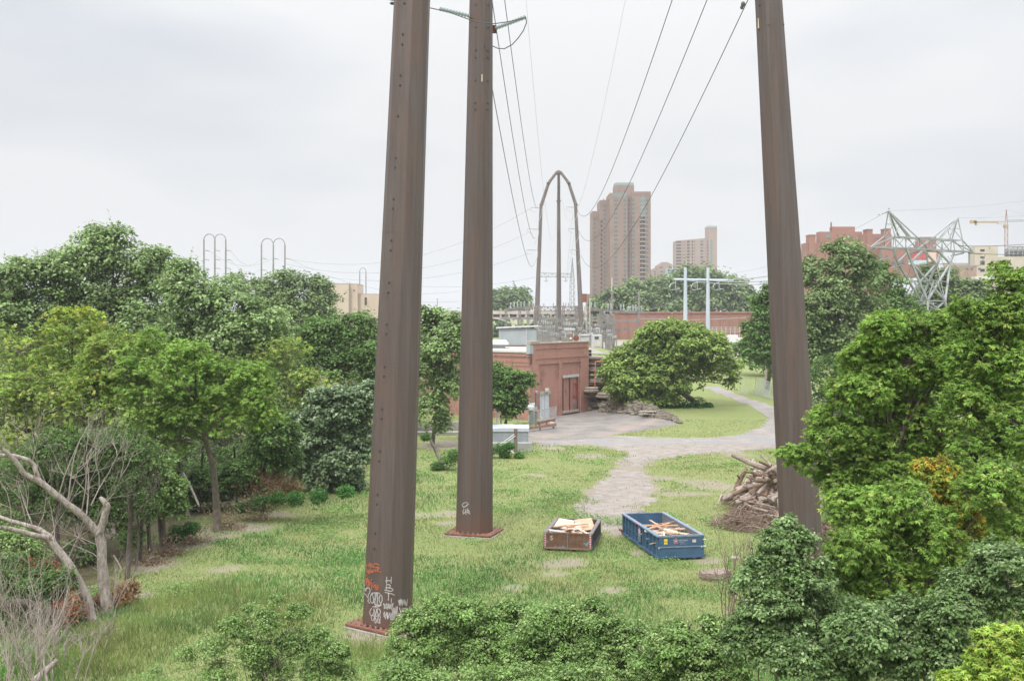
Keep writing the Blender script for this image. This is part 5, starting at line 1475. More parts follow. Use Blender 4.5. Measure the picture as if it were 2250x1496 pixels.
make_tree('boxelder_tree', 'lower boxelder with sharp light green sprays over the right steel foot', 'tree', 'boxelder', 27.5,
          [(1860, 1120, 44), (1930, 1130, 52), (1880, 1210, 58), (1850, 1270, 40), (1900, 1320, 44), (1960, 1190, 66), (2050, 1180, 66), (1940, 1270, 62), (2040, 1270, 66), (1990, 1110, 50), (2110, 1240, 50), (2180, 1090, 70), (2230, 1180, 60)], base=(1990, 1800), n=100000, leaf=0.1, trunk=0.14, seed=153, clump=0.17)

make_tree('boxelder_tree', 'shaded boxelder filling the space behind the bright foreground boughs', 'tree', 'boxelder', 35,
          [(1950, 1160, 70), (2060, 1010, 76), (2150, 1110, 80), (2210, 960, 80), (1890, 1090, 46), (1900, 1290, 60), (2000, 1300, 70), (2100, 1290, 70), (2200, 1230, 80), (1960, 900, 60), (2240, 1080, 60), (1870, 1160, 44), (1930, 1230, 50), (2060, 1200, 60), (2150, 1000, 60)], base=(2050, 1530), n=90000, leaf=0.12, trunk=0.16, seed=178)
make_tree('round_leaf_shrub', 'tall round leaved shrub in front of the right steel foot', 'shrub', 'shrub', 26,
          [(1715, 1210, 46), (1680, 1280, 56), (1770, 1270, 52), (1700, 1370, 72), (1790, 1360, 72), (1640, 1410, 52), (1850, 1420, 62), (1730, 1160, 22), (1760, 1200, 30)], base=(1740, 1900), n=80000, leaf=0.074, trunk=0.07, seed=154, shoots=2.5, ragged=2.2, clump=0.20, stems=5)
make_tree('round_leaf_shrub', 'wide dark round leaved shrub under the lower boxelder', 'shrub', 'shrub', 24.5,
          [(1900, 1400, 70), (1990, 1400, 72), (2080, 1370, 62), (2150, 1310, 60), (2210, 1260, 60), (1960, 1470, 62), (2060, 1460, 62), (1850, 1480, 60), (1760, 1470, 60), (2230, 1340, 50)], base=(2000, 2000), n=100000, leaf=0.074, trunk=0.07, seed=155, shoots=2.5, ragged=2.2, clump=0.20, stems=5)
make_tree('boxelder_tree', 'boxelder cut by the right edge of the photo at mid height', 'tree', 'boxelder', 33,
          [(2300, 720, 66), (2300, 860, 78), (2310, 1000, 78), (2310, 1150, 78), (2400, 800, 90), (2410, 950, 90), (2400, 1100, 90), (2310, 1300, 78), (2410, 1260, 90), (2330, 1440, 80)], base=(2360, 1640), n=60000, leaf=0.15, trunk=0.2, seed=191, clump=0.22)
make_tree('hillside_tree', 'hillside tree cut by the right edge below the unfinished frame building', 'tree', 'oak', 120,
          [(2300, 720, 60), (2360, 780, 70), (2440, 760, 80), (2300, 850, 60), (2420, 880, 80), (2540, 820, 90)], base=(2380, 950), n=20000, trunk=0.4, seed=192)
make_tree('boxelder_tree', 'lime green boxelder spray in the bottom corner on the right', 'tree', 'boxelder_lime', 21,
          [(2190, 1420, 42), (2235, 1470, 52), (2150, 1470, 34), (2225, 1400, 26), (2080, 1500, 24), (2130, 1510, 30)], base=(2200, 2100), n=26000, leaf=0.085, trunk=0.06, seed=156, clump=0.22)
# ---- bottom edge
YL = [(905, 1400, 42), (960, 1370, 44), (1020, 1360, 40), (1090, 1370, 46), (960, 1440, 60), (1050, 1440, 60), (890, 1460, 44), (1130, 1430, 50), (1140, 1350, 22), (985, 1335, 18), (860, 1490, 34)]
make_tree('meadow_shrub', 'dense leafy shrub right in front of the graffitied steel foot', 'shrub', 'shrub_mid', 33, YL, base=(1000, 1660), n=84000, leaf=0.068, trunk=0.06, seed=160, shoots=2.5, ragged=2.2, clump=0.26, stems=5)
make_tree('meadow_shrub', 'broad leafy shrub at the bottom middle below the rusty dumpster', 'shrub', 'shrub_mid', 32.5,
          [(1190, 1390, 52), (1250, 1380, 44), (1310, 1370, 44), (1290, 1440, 62), (1210, 1460, 60), (1370, 1420, 54), (1400, 1470, 50), (1310, 1340, 22), (1150, 1440, 50), (1430, 1430, 40), (1230, 1345, 18)], base=(1290, 1680), n=84000, leaf=0.068, trunk=0.06, seed=161, shoots=2.5, ragged=2.2, clump=0.26, stems=5)
make_tree('meadow_shrub', 'loose leafy shrub between the bare sapling and the bottom edge', 'shrub', 'shrub_mid', 30,
          [(1480, 1430, 50), (1540, 1440, 50), (1590, 1400, 34), (1450, 1480, 50), (1530, 1490, 50), (1610, 1470, 50), (1560, 1370, 16)], base=(1530, 1740), n=66000, leaf=0.066, trunk=0.06, seed=162, shoots=2.5, ragged=2.2, clump=0.26, stems=5)
make_tree('meadow_shrub', 'open grey green shrub with see through twigs left of the graffitied foot', 'shrub', 'shrub_mid', 33,
          [(520, 1385, 32), (590, 1365, 30), (650, 1345, 24), (470, 1430, 34), (560, 1440, 38), (650, 1420, 36), (700, 1400, 24), (735, 1445, 30), (410, 1450, 26), (610, 1320, 14), (600, 1485, 44), (340, 1485, 22), (480, 1490, 40), (700, 1480, 36), (760, 1490, 24), (545, 1340, 14)], base=(590, 1660), n=46000, leaf=0.062, trunk=0.05, seed=163, shoots=2.5, clump=0.20, stems=6, ragged=1.8)

make_tree('meadow_shrub', 'low front row of leafy shrubs along the very bottom edge', 'shrub', 'shrub_mid', 30.5,
          [(880, 1510, 46), (960, 1520, 46), (1050, 1510, 50), (1140, 1515, 46), (1230, 1515, 50), (1320, 1510, 50), (1410, 1520, 50), (1500, 1525, 46)], base=(1200, 1760), n=46000, leaf=0.066, trunk=0.05, seed=190, clump=0.3, stems=5, ragged=2.0)
# ---- dead wood
def twig(mb, p, d, L, r, depth, rr, spread=0.6, n=4, up=0.15):
    pts = [p]; q = p
    dd = d.normalized()
    for i in range(3):
        dd = (dd + Vector((rr.gauss(0, .16), rr.gauss(0, .16), rr.gauss(0, .12) + up * .3))).normalized()
        q = q + dd * L / 3
        pts.append(q)
    mb.tube(pts, [r, r * .85, r * .65, r * .45], n, caps=False)
    if depth <= 0: return
    for k in range(rr.choice([2, 3, 3, 4])):
        i = rr.choice([1, 2, 3])
        nd = (dd + Vector((rr.gauss(0, spread), rr.gauss(0, spread), rr.gauss(0, spread) + up))).normalized()
        twig(mb, pts[i], nd, L * rr.uniform(.5, .78), r * .5, depth - 1, rr, spread, n, up)

def gnarl(pts, rad, rr, k=4, amp=0.11):
    P_, R_ = [], []
    for i in range(len(pts) - 1):
        for j in range(k):
            t = j / k
            p = pts[i].lerp(pts[i + 1], t); r_ = rad[i] + (rad[i + 1] - rad[i]) * t
            if i or j: p = p + Vector((rr.uniform(-1, 1), rr.uniform(-1, 1), rr.uniform(-1, 1))) * r_ * amp
            P_.append(p); R_.append(r_ * rr.uniform(.93, 1.08))
    return P_ + [pts[-1]], R_ + [rad[-1]]

def dead_tree(label, D, paths, seeds, tw, r0):
    rr = random.Random(seeds)
    b = P(paths[0][0][0], paths[0][0][1], D); g = terr(b.x, b.y)
    root = thing('dead_tree', label, 'dead tree', (b.x, b.y, g))
    first = True
    for k, path in enumerate(paths):
        m = MB(); pts = []
        for i, q in enumerate(path):
            p = P(q[0], q[1], D + (q[3] if len(q) > 3 else 0)); pts.append(p)
        if first: pts[0] = Vector((b.x, b.y, g - 0.1))
        gp_, gr_ = gnarl(pts, [q[2] * .9 for q in path], rr)
        m.tube(gp_, gr_, 10)
        m.build('trunk' if first else 'limb', DEADM, root, smooth=True)
        first = False
    m = MB()
    for (a, b_, ang, L, r) in tw:
        p = P(a, b_, D); d = Vector((math.cos(math.radians(ang)), rr.uniform(-.5, .5), math.sin(math.radians(ang))))
        twig(m, p, d, L * 1.0, r * .62, 3, rr, 0.46)
    o = m.build('twigs', TWIGM, root); o['kind'] = 'stuff'
    return root

dead_tree('bleached dead tree with a broken fork, its long bare limb reaching left', 47.6,
          [[(237, 1345, .30), (229, 1290, .26), (224, 1217, .235), (218, 1168, .23)],
           [(218, 1172, .20, 0), (227, 1148, .18, 0), (236, 1112, .16, -.1), (228, 1100, .13, -.1), (219, 1092, .07, -.1)],
           [(219, 1175, .2, 0), (181, 1133, .17, -.4), (134, 1096, .16, -.9), (86, 1057, .14, -1.3), (52, 1040, .12, -1.6), (32, 1010, .11, -1.9), (0, 980, .09, -2.2)],
           [(88, 1060, .12, -1.3), (75, 1023, .12, -1.3), (62, 1010, .10, -1.5), (30, 1001, .10, -1.7), (-10, 1000, .09, -2)]], 5,
          [(190, 1130, 95, 2.6, .05), (180, 1120, 75, 2.8, .05), (200, 1110, 60, 2.4, .045), (150, 1100, 100, 2.8, .05), (130, 1085, 80, 2.4, .045), (100, 1060, 95, 2.2, .045), (210, 1150, 50, 2.6, .045),
           (70, 1020, 80, 2.0, .04), (40, 1005, 100, 1.8, .04), (222, 1200, 160, 1.6, .03), (222, 1230, 150, 1.5, .03), (150, 1105, 60, 2.6, .045)], .3)
dead_tree('bent bleached dead tree arching left beside the forked dead tree', 46.5,
          [[(201, 1345, .27), (188, 1310, .25), (168, 1270, .22), (142, 1226, .20), (121, 1200, .18)],
           [(124, 1204, .16, 0), (104, 1182, .14, -.2), (78, 1176, .13, -.5), (40, 1166, .12, -.8), (0, 1158, .10, -1.2)],
           [(124, 1202, .15, 0), (112, 1180, .13, .2), (86, 1162, .12, .3), (52, 1152, .10, .5), (20, 1143, .09, .7), (-15, 1128, .08, .9)]], 6,
          [(120, 1195, 95, 1.9, .04), (70, 1150, 110, 2.0, .04), (60, 1165, 95, 2.2, .035), (110, 1180, 70, 2.0, .035), (130, 1210, 40, 1.4, .03), (25, 1150, 80, 2.0, .04), (80, 1165, 75, 2.0, .03)], .27)
# tangle of dead twigs in the corner
rr = random.Random(12)
for k, (cx_, lab_) in enumerate([(40, 'tangle of pale dead twigs filling the bottom corner, the outermost one'), (95, 'upright pale dead twigs in the bottom corner between two other tangles'), (150, 'pale dead twigs closest to the foot of the bent dead tree')]):
    D = 36 + 3 * k
    b = P(cx_, 1500, D)
    root = thing('dead_brush', lab_, 'dead shrub', (b.x, b.y, terr(b.x, b.y)), group='dead twig tangles')
    m = MB()
    for i in range(13):
        x = b.x + rr.uniform(-1.6, 1.6); y = b.y + rr.uniform(-2, 2)
        zt = 13 - (rr.uniform(1230, 1400) - 690) / F * y
        h_ = max(1.2, zt)
        twig(m, Vector((x, y, terr(x, y) + rr.uniform(0.0, .2))), Vector((rr.gauss(0, .25), rr.gauss(0, .25), 1)), h_ * 0.62, rr.uniform(.02, .035), 3, rr, 0.36)
    o = m.build('twigs', TWIGM, root, kind='stuff')
m = MB()
pts = [P(-10, 1330, 43), P(60, 1325, 43.5), P(110, 1345, 44), P(150, 1400, 45.0)]
m.tube(pts, [.22, .2, .17, .12], 8)
o = m.build('fallen_log', BARKD, None, loc=(pts[1].x, pts[1].y, 0.5), smooth=True); tag(o, 'dark fallen trunk lying behind the twig tangles in the bottom corner', 'log')
m = MB(); a = P(70, 1500, 37); b = P(125, 1450, 38); m.tube([a, b], [.13, .09], 8)
o = m.build('fallen_log', DEADM, None, loc=tuple(a), smooth=True); tag(o, 'short bleached log tilted up through the twig tangle at the bottom edge', 'log')

# thin trunks along the shaded wood edge
TR = [(478, 1166, [(478, 1166), (476, 1120), (468, 1060), (470, 1010), (480, 960)], .19, 'grey leaning trunk standing alone at the edge of the meadow grass'),]
rr = random.Random(3)
for i, (px, py, tp, lean, r, lab_) in enumerate([(360, 1205, 1080, -4, .19, 'thick short trunk under the young pale green tree'), (415, 1135, 1010, -22, .11, 'thin trunk leaning left behind the lone grey trunk'),
        (330, 1225, 1060, 6, .10, 'thin dark trunk next to the thick short trunk'), (308, 1235, 1050, -8, .09, 'slender dark trunk second from the thick short trunk'), (280, 1270, 1080, 10, .12, 'dark trunk just behind the forked dead tree'),
        (298, 1255, 1120, 3, .06, 'thin pale stem standing before the dark trunks'), (560, 1105, 1000, 26, .12, 'dark trunk leaning right under the shaded bush'), (438, 1125, 980, 8, .09, 'thin dark trunk left of the lone grey trunk'),
        (120, 1290, 1080, 8, .13, 'dark trunk between the limbs of the bent dead tree'), (520, 1110, 980, -6, .08, 'slim dark trunk right of the lone grey trunk')]):
    g = G(px, py); D = g.y
    m = MB(); t = P(px + lean, tp, D)
    mid = g.lerp(t, .5) + Vector((rr.uniform(-.2, .2), 0, 0))
    m.tube([g - Vector((0, 0, .1)), mid, t], [r * 1.1, r, r * .7], 7)
    for k in range(4):
        q = g.lerp(t, rr.uniform(.5, 1)); twig(m, q, Vector((rr.uniform(-1, 1), rr.uniform(-.4, .4), .7)), 1.8, r * .3, 2, rr, .5)
    o = m.build('tree_trunk', BARKD if 'dark' in lab_ else BARK, None, loc=tuple(g), smooth=True); tag(o, lab_, 'tree trunk', 'trunks along the wood edge')
# fallen, leaning stems
for i, (a, b, r, lab_, mt) in enumerate([((402, 1040, 68), (437, 1110, 64), .09, 'pale broken branch leaning down right of the young tree', DEADM), ((640, 1010, 74), (560, 1085, 72), .10, 'brown dead branch slanting under the silvery bush', BARKD),
        ((250, 1220, 57), (275, 1270, 55), .05, 'thin broken stick leaning behind the forked dead tree', DEADM), ((975, 1032, 91), (937, 948, 93), .16, 'bare stem leaning left between the two steel legs', BARK)]):
    p0, p1 = P(*a), P(*b)
    m = MB(); m.tube([p0, p0.lerp(p1, .5) + Vector((0, 0, .12)), p1], [r, r * .85, r * .7], 7)
    o = m.build('leaning_branch', mt, None, loc=tuple(p0), smooth=True); tag(o, lab_, 'branch')
# brown dead leaves hanging on fallen boughs
def dead_leaves(name, lab_, spots, n, seed, c=(0.26, 0.15, 0.075)):
    r = np.random.default_rng(seed)
    g = P(*spots[0][:3]); root = thing(name, lab_, 'dead leaves', tuple(g))
    C = []
    for px, py, D, rp in spots:
        cc = np.array(P(px, py, D)); C.append(cc + r.normal(size=(n, 3)) * rp * D / F * 0.5)
    C = np.concatenate(C); C[:, 2] = np.maximum(C[:, 2], terrain(C[:, 0], C[:, 1]) + 0.03)
    k = len(C)
    col = np.array(c) * (0.6 + 0.9 * r.random((k, 1)))
    leaves_mesh('leaves', C, unit(r.normal(size=(k, 3))), unit(r.normal(size=(k, 3))), 0.13 + 0.1 * r.random(k), 0.07 + 0.04 * r.random(k), col, LEAFM, root)
    m = MB(); q = random.Random(seed)
    for px, py, D, rp in spots:
        for t in range(5): twig(m, P(px, py, D), Vector((q.uniform(-1, 1), q.uniform(-.4, .4), q.uniform(-.4, .6))), rp * D / F * 1.1, .025, 2, q, .5)
    m.build('twigs', BRUSHM, root, kind='stuff')
dead_leaves('withered_bough', 'rust brown withered bough lying under the silvery bush', [(600, 1060, 73, 30), (560, 1070, 72, 26), (640, 1075, 74, 24), (530, 1050, 74, 22)], 500, 3)
dead_leaves('withered_bough', 'brown withered leaves beside the foot of the forked dead tree', [(265, 1310, 48, 26), (285, 1295, 49, 18), (215, 1330, 48, 16)], 500, 4)
dead_leaves('withered_bough', 'reddish dry leaves caught among the dead twig tangles', [(120, 1290, 46, 40), (150, 1340, 45, 34), (90, 1260, 47, 30)], 330, 5, (0.30, 0.11, 0.06))
# bare reddish sapling by the flat rock
g = G(1625, 1375)
root = thing('bare_sapling', 'leafless reddish sapling with thin upright twigs beside the flat rock', 'sapling', tuple(g))
m = MB(); rr = random.Random(8)
for i in range(12):
    twig(m, g + Vector((rr.uniform(-.7, .7), rr.uniform(-.4, .4), 0)), Vector((rr.gauss(-.12, .2), rr.gauss(0, .1), 1)), 2.2, .028, 2, rr, .2)
m.build('twigs', simple('reddish_twig', (0.16, 0.10, 0.085), (0.24, 0.17, 0.15), 4), root, kind='stuff')
# forest litter
dead_leaves('leaf_litter', 'strip of broken sticks and dry leaves along the wood edge', [(420, 1182, 62, 36), (500, 1150, 66, 40), (370, 1218, 59, 34), (330, 1243, 57, 30), (570, 1118, 69, 34)], 500, 9, (0.30, 0.22, 0.15))
# broad leaved weed patches in the meadow
r_ = np.random.default_rng(61)
n0 = 300000
wy = 37.0 * (105 / 37.0) ** r_.random(n0); wx = (r_.random(n0) * 2 - 1) * (wy * 0.49 + 1.5)
k_ = sm((vnoise(wx, wy, 3.2, 51) * 0.55 + vnoise(wx, wy, 1.1, 52) * 0.45 - 0.57) / 0.14) * (1 - dirt_at(wx, wy)) * (polydist(wx, wy, LOT) < -1) * (polydist(wx, wy, ROAD) < -1)
kp = r_.random(n0) < k_; wx, wy, k_ = wx[kp][:45000], wy[kp][:45000], k_[kp][:45000]; nw = len(wx)
wc = np.stack([wx, wy, terrain(wx, wy) + 0.03 + 0.26 * k_ * r_.random(nw)], -1)
wroot = thing('weeds', 'bright green weed patches spread through the meadow grass', 'weeds', (0, 60, 0))
wcol = (np.array([0.145, 0.29, 0.085]) + np.array([0.09, 0.06, 0.02]) * vnoise(wx, wy, 6, 53)[:, None]) * (0.65 + 0.7 * r_.random((nw, 1)))
leaves_mesh('leaves', wc, unit(np.array([0, -.15, 1.0]) + 0.5 * r_.normal(size=(nw, 3))), unit(r_.normal(size=(nw, 3))), 0.0022 * wy * (0.7 + .7 * r_.random(nw)), 0.0012 * wy * (0.7 + .6 * r_.random(nw)), wcol, LEAFM, wroot)
wroot['kind'] = 'stuff'
# low weeds round things
def low_plant(lab_, D, spots, n, c, seed, leaf=0.16):
    r = np.random.default_rng(seed)
    g = P(*spots[0][:2], D); g.z = terr(g.x, g.y)
    root = thing('weed_clump', lab_, 'weeds', tuple(g), group='weed clumps')
    C = []
    for px, py, rp in spots:
        cc = np.array(P(px, py, D)); u = unit(r.normal(size=(n, 3))) * (r.random((n, 1)) ** .4) * rp * D / F * np.array([1, 1.2, .8])
        C.append(cc + u)
    C = np.concatenate(C); C[:, 2] = np.maximum(C[:, 2], terrain(C[:, 0], C[:, 1]) + 0.02 + 0.2 * r.random(len(C))); k = len(C)
    nr = unit(np.array([0, 0, 1.]) + .5 * r.normal(size=(k, 3)))
    leaves_mesh('leaves', C, nr, unit(r.normal(size=(k, 3))), leaf * (0.7 + .6 * r.random(k)), leaf * .6 * (0.7 + .6 * r.random(k)), np.array(c) * (0.7 + .6 * r.random((k, 1))), LEAFM, root)
low_plant('bright green weeds growing against the concrete block', 98.5, [(1100, 985, 16), (1120, 980, 12), (1110, 1000, 14), (1140, 1003, 12), (1075, 990, 14)], 500, (0.10, 0.22, 0.05), 31, .2)
low_plant('broad green weeds at the foot of the shaded bush', 69, [(610, 1095, 20), (570, 1105, 24), (650, 1095, 22), (700, 1090, 22), (530, 1115, 16), (760, 1080, 20)], 600, (0.085, 0.22, 0.05), 32, .17)
low_plant('weeds around the foot of the young pale green tree', 61, [(390, 1170, 22), (420, 1160, 18), (375, 1190, 14)], 600, (0.075, 0.19, 0.05), 33, .15)
low_plant('green weeds round the leaning stem between the steel legs', 91, [(985, 1010, 22), (960, 1025, 16), (1000, 1000, 18), (935, 960, 12)], 500, (0.10, 0.20, 0.05), 34, .18)
low_plant('dark ivy under the trunks of the spreading tree', 139, [(1530, 890, 24), (1500, 895, 22), (1470, 900, 22), (1555, 893, 12)], 500, (0.07, 0.17, 0.045), 35, .3)
print('LEAVES', NLEAF[0])
# ------------------------------------------------------------------ brick powerhouse
ang = math.atan2(11.0, 7.7)
BRK = brickmat('red_brick', (0.35, 0.175, 0.138), (0.41, 0.225, 0.182), (0.37, 0.265, 0.23), rot=ang)
BRKL = brickmat('red_brick_front', (0.34, 0.175, 0.138), (0.40, 0.225, 0.182), (0.36, 0.265, 0.23), rot=ang + math.pi / 2)
BRD = simple('dark_recess', (0.10, 0.05, 0.04))
WHITE = simple('white_paint', (0.58, 0.58, 0.57), (0.47, 0.48, 0.48), scale=2, rough=.6)
PALEBLUE = simple('pale_metal_siding', (0.40, 0.45, 0.47), (0.34, 0.39, 0.415), scale=1.2, stretch=(1, 1, .3), rough=.5)
STONE = simple('weathered_stone_trim', (0.38, 0.33, 0.27), (0.46, 0.41, 0.35), scale=3, rough=.9)
ROOFM = simple('pinkish_roof_gravel', (0.44, 0.34, 0.31), (0.52, 0.42, 0.39), scale=2, rough=.95)
Cn = Vector((2.24, 134.0, 0)); U = Vector((math.cos(ang), math.sin(ang), 0)); V = Vector((-math.sin(ang), math.cos(ang), 0))
ph = thing('brick_powerhouse', 'old red brick industrial building with a bricked up opening and white door', 'building', tuple(Cn))
LR = 13.9
def wt_at(px):      # distance along the right wall seen at column px
    t = (px - CX) / F
    return (t * Cn.y - Cn.x) / (U.x - t * U.y)
def wz(px, py):
    s = wt_at(px); y = Cn.y + U.y * s
    return H - (py - HY) / F * y
def wbox(mb, s0, s1, z0, z1, o0, o1):
    """box on the right wall: along s, height z, out from the wall o (positive = towards viewer)"""
    c = Cn + U * ((s0 + s1) / 2) - V * ((o0 + o1) / 2) + Vector((0, 0, (z0 + z1) / 2))
    return mb.box(c, (abs(s1 - s0), abs(o1 - o0), abs(z1 - z0)), ang)
def fbox(mb, s0, s1, z0, z1, o0, o1):
    """box on the front (left) wall: s along V from the corner, o out of the wall"""
    c = Cn + V * ((s0 + s1) / 2) - U * ((o0 + o1) / 2) + Vector((0, 0, (z0 + z1) / 2))
    return mb.box(c, (abs(s1 - s0), abs(o1 - o0), abs(z1 - z0)), ang + math.pi / 2)
ZR, ZPAR = 8.45, 9.55
m = MB(); wbox(m, .02, LR, -.6, 8.25, -12.5, -.14); wbox(m, .02, LR, 8.25, 9.2, -.5, -.302)       # body
m.build('wall', BRK, ph)
m = MB()                                                 # band, pilasters and parapet standing proud of the panels
zb = wz(1230, 798)
wbox(m, 0, LR, zb, ZPAR - .25, -.30, 0)
sA, sB, sC, sD = wt_at(1186), wt_at(1229), wt_at(1235), wt_at(1276)
wbox(m, 0, sA, -.6, zb, -.13, 0); wbox(m, sB, sC, -.6, zb, -.13, 0); wbox(m, sD, LR, -.6, zb, -.13, 0)
m.build('pilasters_and_band', BRK, ph)
m = MB()
wbox(m, -0.02, LR, ZPAR - .25, ZPAR - .12, -.40, .10)
wbox(m, -0.02, sA * .9, ZPAR - .12, ZPAR + .14, -.55, .12)
m.build('coping', STONE, ph)
m = MB()
for z in (wz(1230, 786), wz(1230, 765)):
    wbox(m, sA * .6, LR - .05, z, z + .07, 0.0, .07)
for k in range(44):
    s = sA * .6 + (LR - sA * .6 - .2) * k / 43
    wbox(m, s, s + .13, zb + .75, zb + .95, 0, .06)
m.build('corbel_courses', BRK, ph, kind='stuff')
# front wall with corbelled brickwork
m = MB(); fbox(m, 0, 15.5, -.6, ZR - .22, -.45, 0); m.build('front_wall', BRKL, ph)
m = MB(); fbox(m, .03, 15.5, ZR - .22, ZR - .02, -.5, .12); m.build('roof_edge', WHITE, ph)
m = MB(); fbox(m, -.05, 0.5, ZR - .35, ZR + .75, -.6, .13); m.build('corner_flashing', PALEBLUE, ph)
m = MB()
for row, zz in enumerate((7.62, 7.02)):
    for k in range(30):
        fbox(m, .3 + k * .5 + row * .2, .55 + k * .5 + row * .2, zz, zz + .16, 0.0, .10)
fbox(m, 0, 15.5, 7.8, 7.92, 0, .12); fbox(m, 0, 15.5, 6.6, 6.72, 0, .08)
m.build('corbels', BRKL, ph, kind='stuff')
m = MB(); c = Cn + U * 7 + V * 11 + Vector((0, 0, ZR - .12)); m.box(c, (13.2, 21.0, .2), ang); m.build('roof', ROOFM, ph)
# body behind front wall
m = MB(); c = Cn + U * 7.2 + V * 11.2 + Vector((0, 0, 3.9)); m.box(c, (13.2, 20.5, 8.3), ang); m.build('rear_body', BRKL, ph)
# door
s0, s1 = wt_at(1188), wt_at(1207); zt = wz(1198, 867)
door = MB(); wbox(door, s0, s1, -.1, zt, -.13, -.06); door = door.build('door', simple('white_door', (.66, .70, .74), (.55, .58, .62), 3, rough=.6), ph)
m = MB(); wbox(m, (s0 + s1) / 2 - .03, (s0 + s1) / 2 + .03, -.05, zt, -.06, -.04); wbox(m, s0 + .3, s0 + .34, .2, zt, -.06, -.045); m.build('door_gap', simple('grey_gap', (.3, .33, .36)), door)
m = MB(); wbox(m, s0 - .15, s1 + .25, zt + .02, zt + .45, -.10, .06); m.build('lintel', STONE, ph)
# bricked up opening
s0, s1 = wt_at(1238), wt_at(1270); zt2 = wz(1254, 829); zb2 = wz(1254, 905)
m = MB(); wbox(m, s0 - .05, s1 + .15, zt2, zt2 + .33, -.08, .05); m.build('white_lintel', WHITE, ph)
m = MB(); wbox(m, s0 - .05, s1 + .15, zb2 - .05, zb2 + .25, -.10, .08); m.build('stone_sill', STONE, ph)
m = MB(); sm_ = (s0 + s1) / 2
wbox(m, sm_ - .22, sm_ - .06, zb2 + .25, zt2, -.14, -.05); wbox(m, s1 - .1, s1 + .03, zb2 + .25, zt2, -.14, -.05); wbox(m, s0, s0 + .1, zb2 + .25, zt2, -.14, -.05)
m.build('infill_jambs', BRD, ph)
m = MB(); a, b = sm_ + .75, sm_ + 1.45; z0, z1 = zt2 - 2.6, zt2 - .8
for q in ((a, a + .1, z0, z1), (b - .1, b, z0, z1), (a, b, z0, z0 + .1), (a, b, z1 - .1, z1)): wbox(m, q[0], q[1], q[2], q[3], -.12, -.02)
m.build('red_frame', simple('red_frame_paint', (.45, .08, .06)), ph)
m = MB(); wbox(m, s1 - 1.0, s1 - .3, zb2 + .3, zb2 + 1.1, -.12, -.03); m.build('vent_plate', simple('grey_vent', (.2, .17, .16)), ph)
m = MB(); wbox(m, wt_at(1197), wt_at(1202), wz(1199, 861), wz(1199, 853), -.02, .35); m.build('wall_lamp', WHITE, ph, bevel=.05)
# things on the roof
def rooft(label, cat, name): return thing(name, label, cat, tuple(P(1140, 755, 155)))
sh = thing('roof_shed', 'pale blue grey metal shed on the flat roof of the brick building', 'shed', tuple(P(1138, 757, 156)))
y0, y1 = 156.0, 160.0
x0, x1 = (1096 - CX) / F * y0, (1179 - CX) / F * y0
zt = 13 - (722 - HY) / F * y0; z0 = ZR - .02
MB().bb(x0, x1, y0, y1, z0, zt).build('shed_wall', PALEBLUE, sh)
m = MB(); m.add([(x0 - .4, y0 - .35, zt + .02), (x1 + .3, y0 - .35, zt + .28), (x1 + .3, y1 + .3, zt + .28), (x0 - .4, y1 + .3, zt + .02), (x0 - .4, y0 - .35, zt + .16), (x1 + .3, y0 - .35, zt + .42), (x1 + .3, y1 + .3, zt + .42), (x0 - .4, y1 + .3, zt + .16)],
                [(0, 1, 2, 3), (4, 7, 6, 5), (0, 4, 5, 1), (1, 5, 6, 2), (2, 6, 7, 3), (3, 7, 4, 0)]); m.build('shed_roof', WHITE, sh)
MB().bb(x0, x1, y0 - .06, y0 - .01, z0 - .02, z0 + .12).build('base_trim', BRD, sh)
MB().bb((1156 - CX) / F * y0, (1158 - CX) / F * y0, y0 - .12, y0 - .03, z0, zt).build('downpipe', WHITE, sh)
MB().bb((1145 - CX) / F * y0, (1157 - CX) / F * y0 - .05, y0 - .05, y0 - .01, z0 + .15, z0 + 1.5).build('grey_panel', simple('grey_blue_panel', (.40, .45, .48)), sh)
hv = thing('roof_ventilator', 'flat grey ventilator hood on the roof beside the pale shed', 'ventilator', tuple(P(1095, 765, 146)))
x0, x1 = (1066 - CX) / F * 146, (1110 - CX) / F * 146
MB().bb(x0, x1, 146, 148.2, ZR - .02, ZR + .45).build('curb', PALEBLUE, hv)
m = MB(); x1 += .45; m.prism([(x0, 145.6), (x1, 145.6), (x1, 148.6), (x0, 148.6)], ZR + .45, ZR + .62)
m.add([(x0, 145.6, ZR + .62), (x1, 145.6, ZR + .62), (x1, 148.6, ZR + .62), (x0, 148.6, ZR + .62), (x0, 145.9, ZR + 1.05), (x1 - .35, 145.9, ZR + 1.05), (x1 - .35, 148.3, ZR + 1.05), (x0, 148.3, ZR + 1.05)], [(4, 5, 6, 7), (0, 1, 5, 4), (1, 2, 6, 5), (2, 3, 7, 6), (3, 0, 4, 7)])
m.build('hood', simple('hood_metal', (.58, .61, .62), (.5, .54, .55), 2, rough=.5), hv)

# lean-to porch, pipes and utility pole at the front
lt_ = thing('entrance_canopy', 'small white flat canopy on posts at the front of the brick building', 'canopy', tuple(G(1150, 930)))
g = G(1150, 932)
m = MB(); m.box(P(1153, 896, g.y), (2.1, 1.6, .42)); m.build('canopy_roof', WHITE, lt_)
for px in (1138, 1162):
    a = P(px, 905, g.y - .4); MB().bb(a.x - .06, a.x + .06, a.y - .06, a.y + .06, 0, a.z + .2).build('post', WHITE, lt_)
for px, py, s, lab_ in [(1091, 928, 1.9, 'thin white post standing behind the gray covered box'), (1101, 931, 3.0, 'taller white post in front of the small dark tree')]:
    g = G(px, py + 6); o = MB().tube([g, g + Vector((0, 0, s))], .09, 8).build('white_post', WHITE, None, loc=tuple(g)); tag(o, lab_, 'post')
g = G(1178, 941)
up = thing('utility_pole', 'weathered grey pole with a small lamp in front of the brick wall', 'pole', tuple(g))
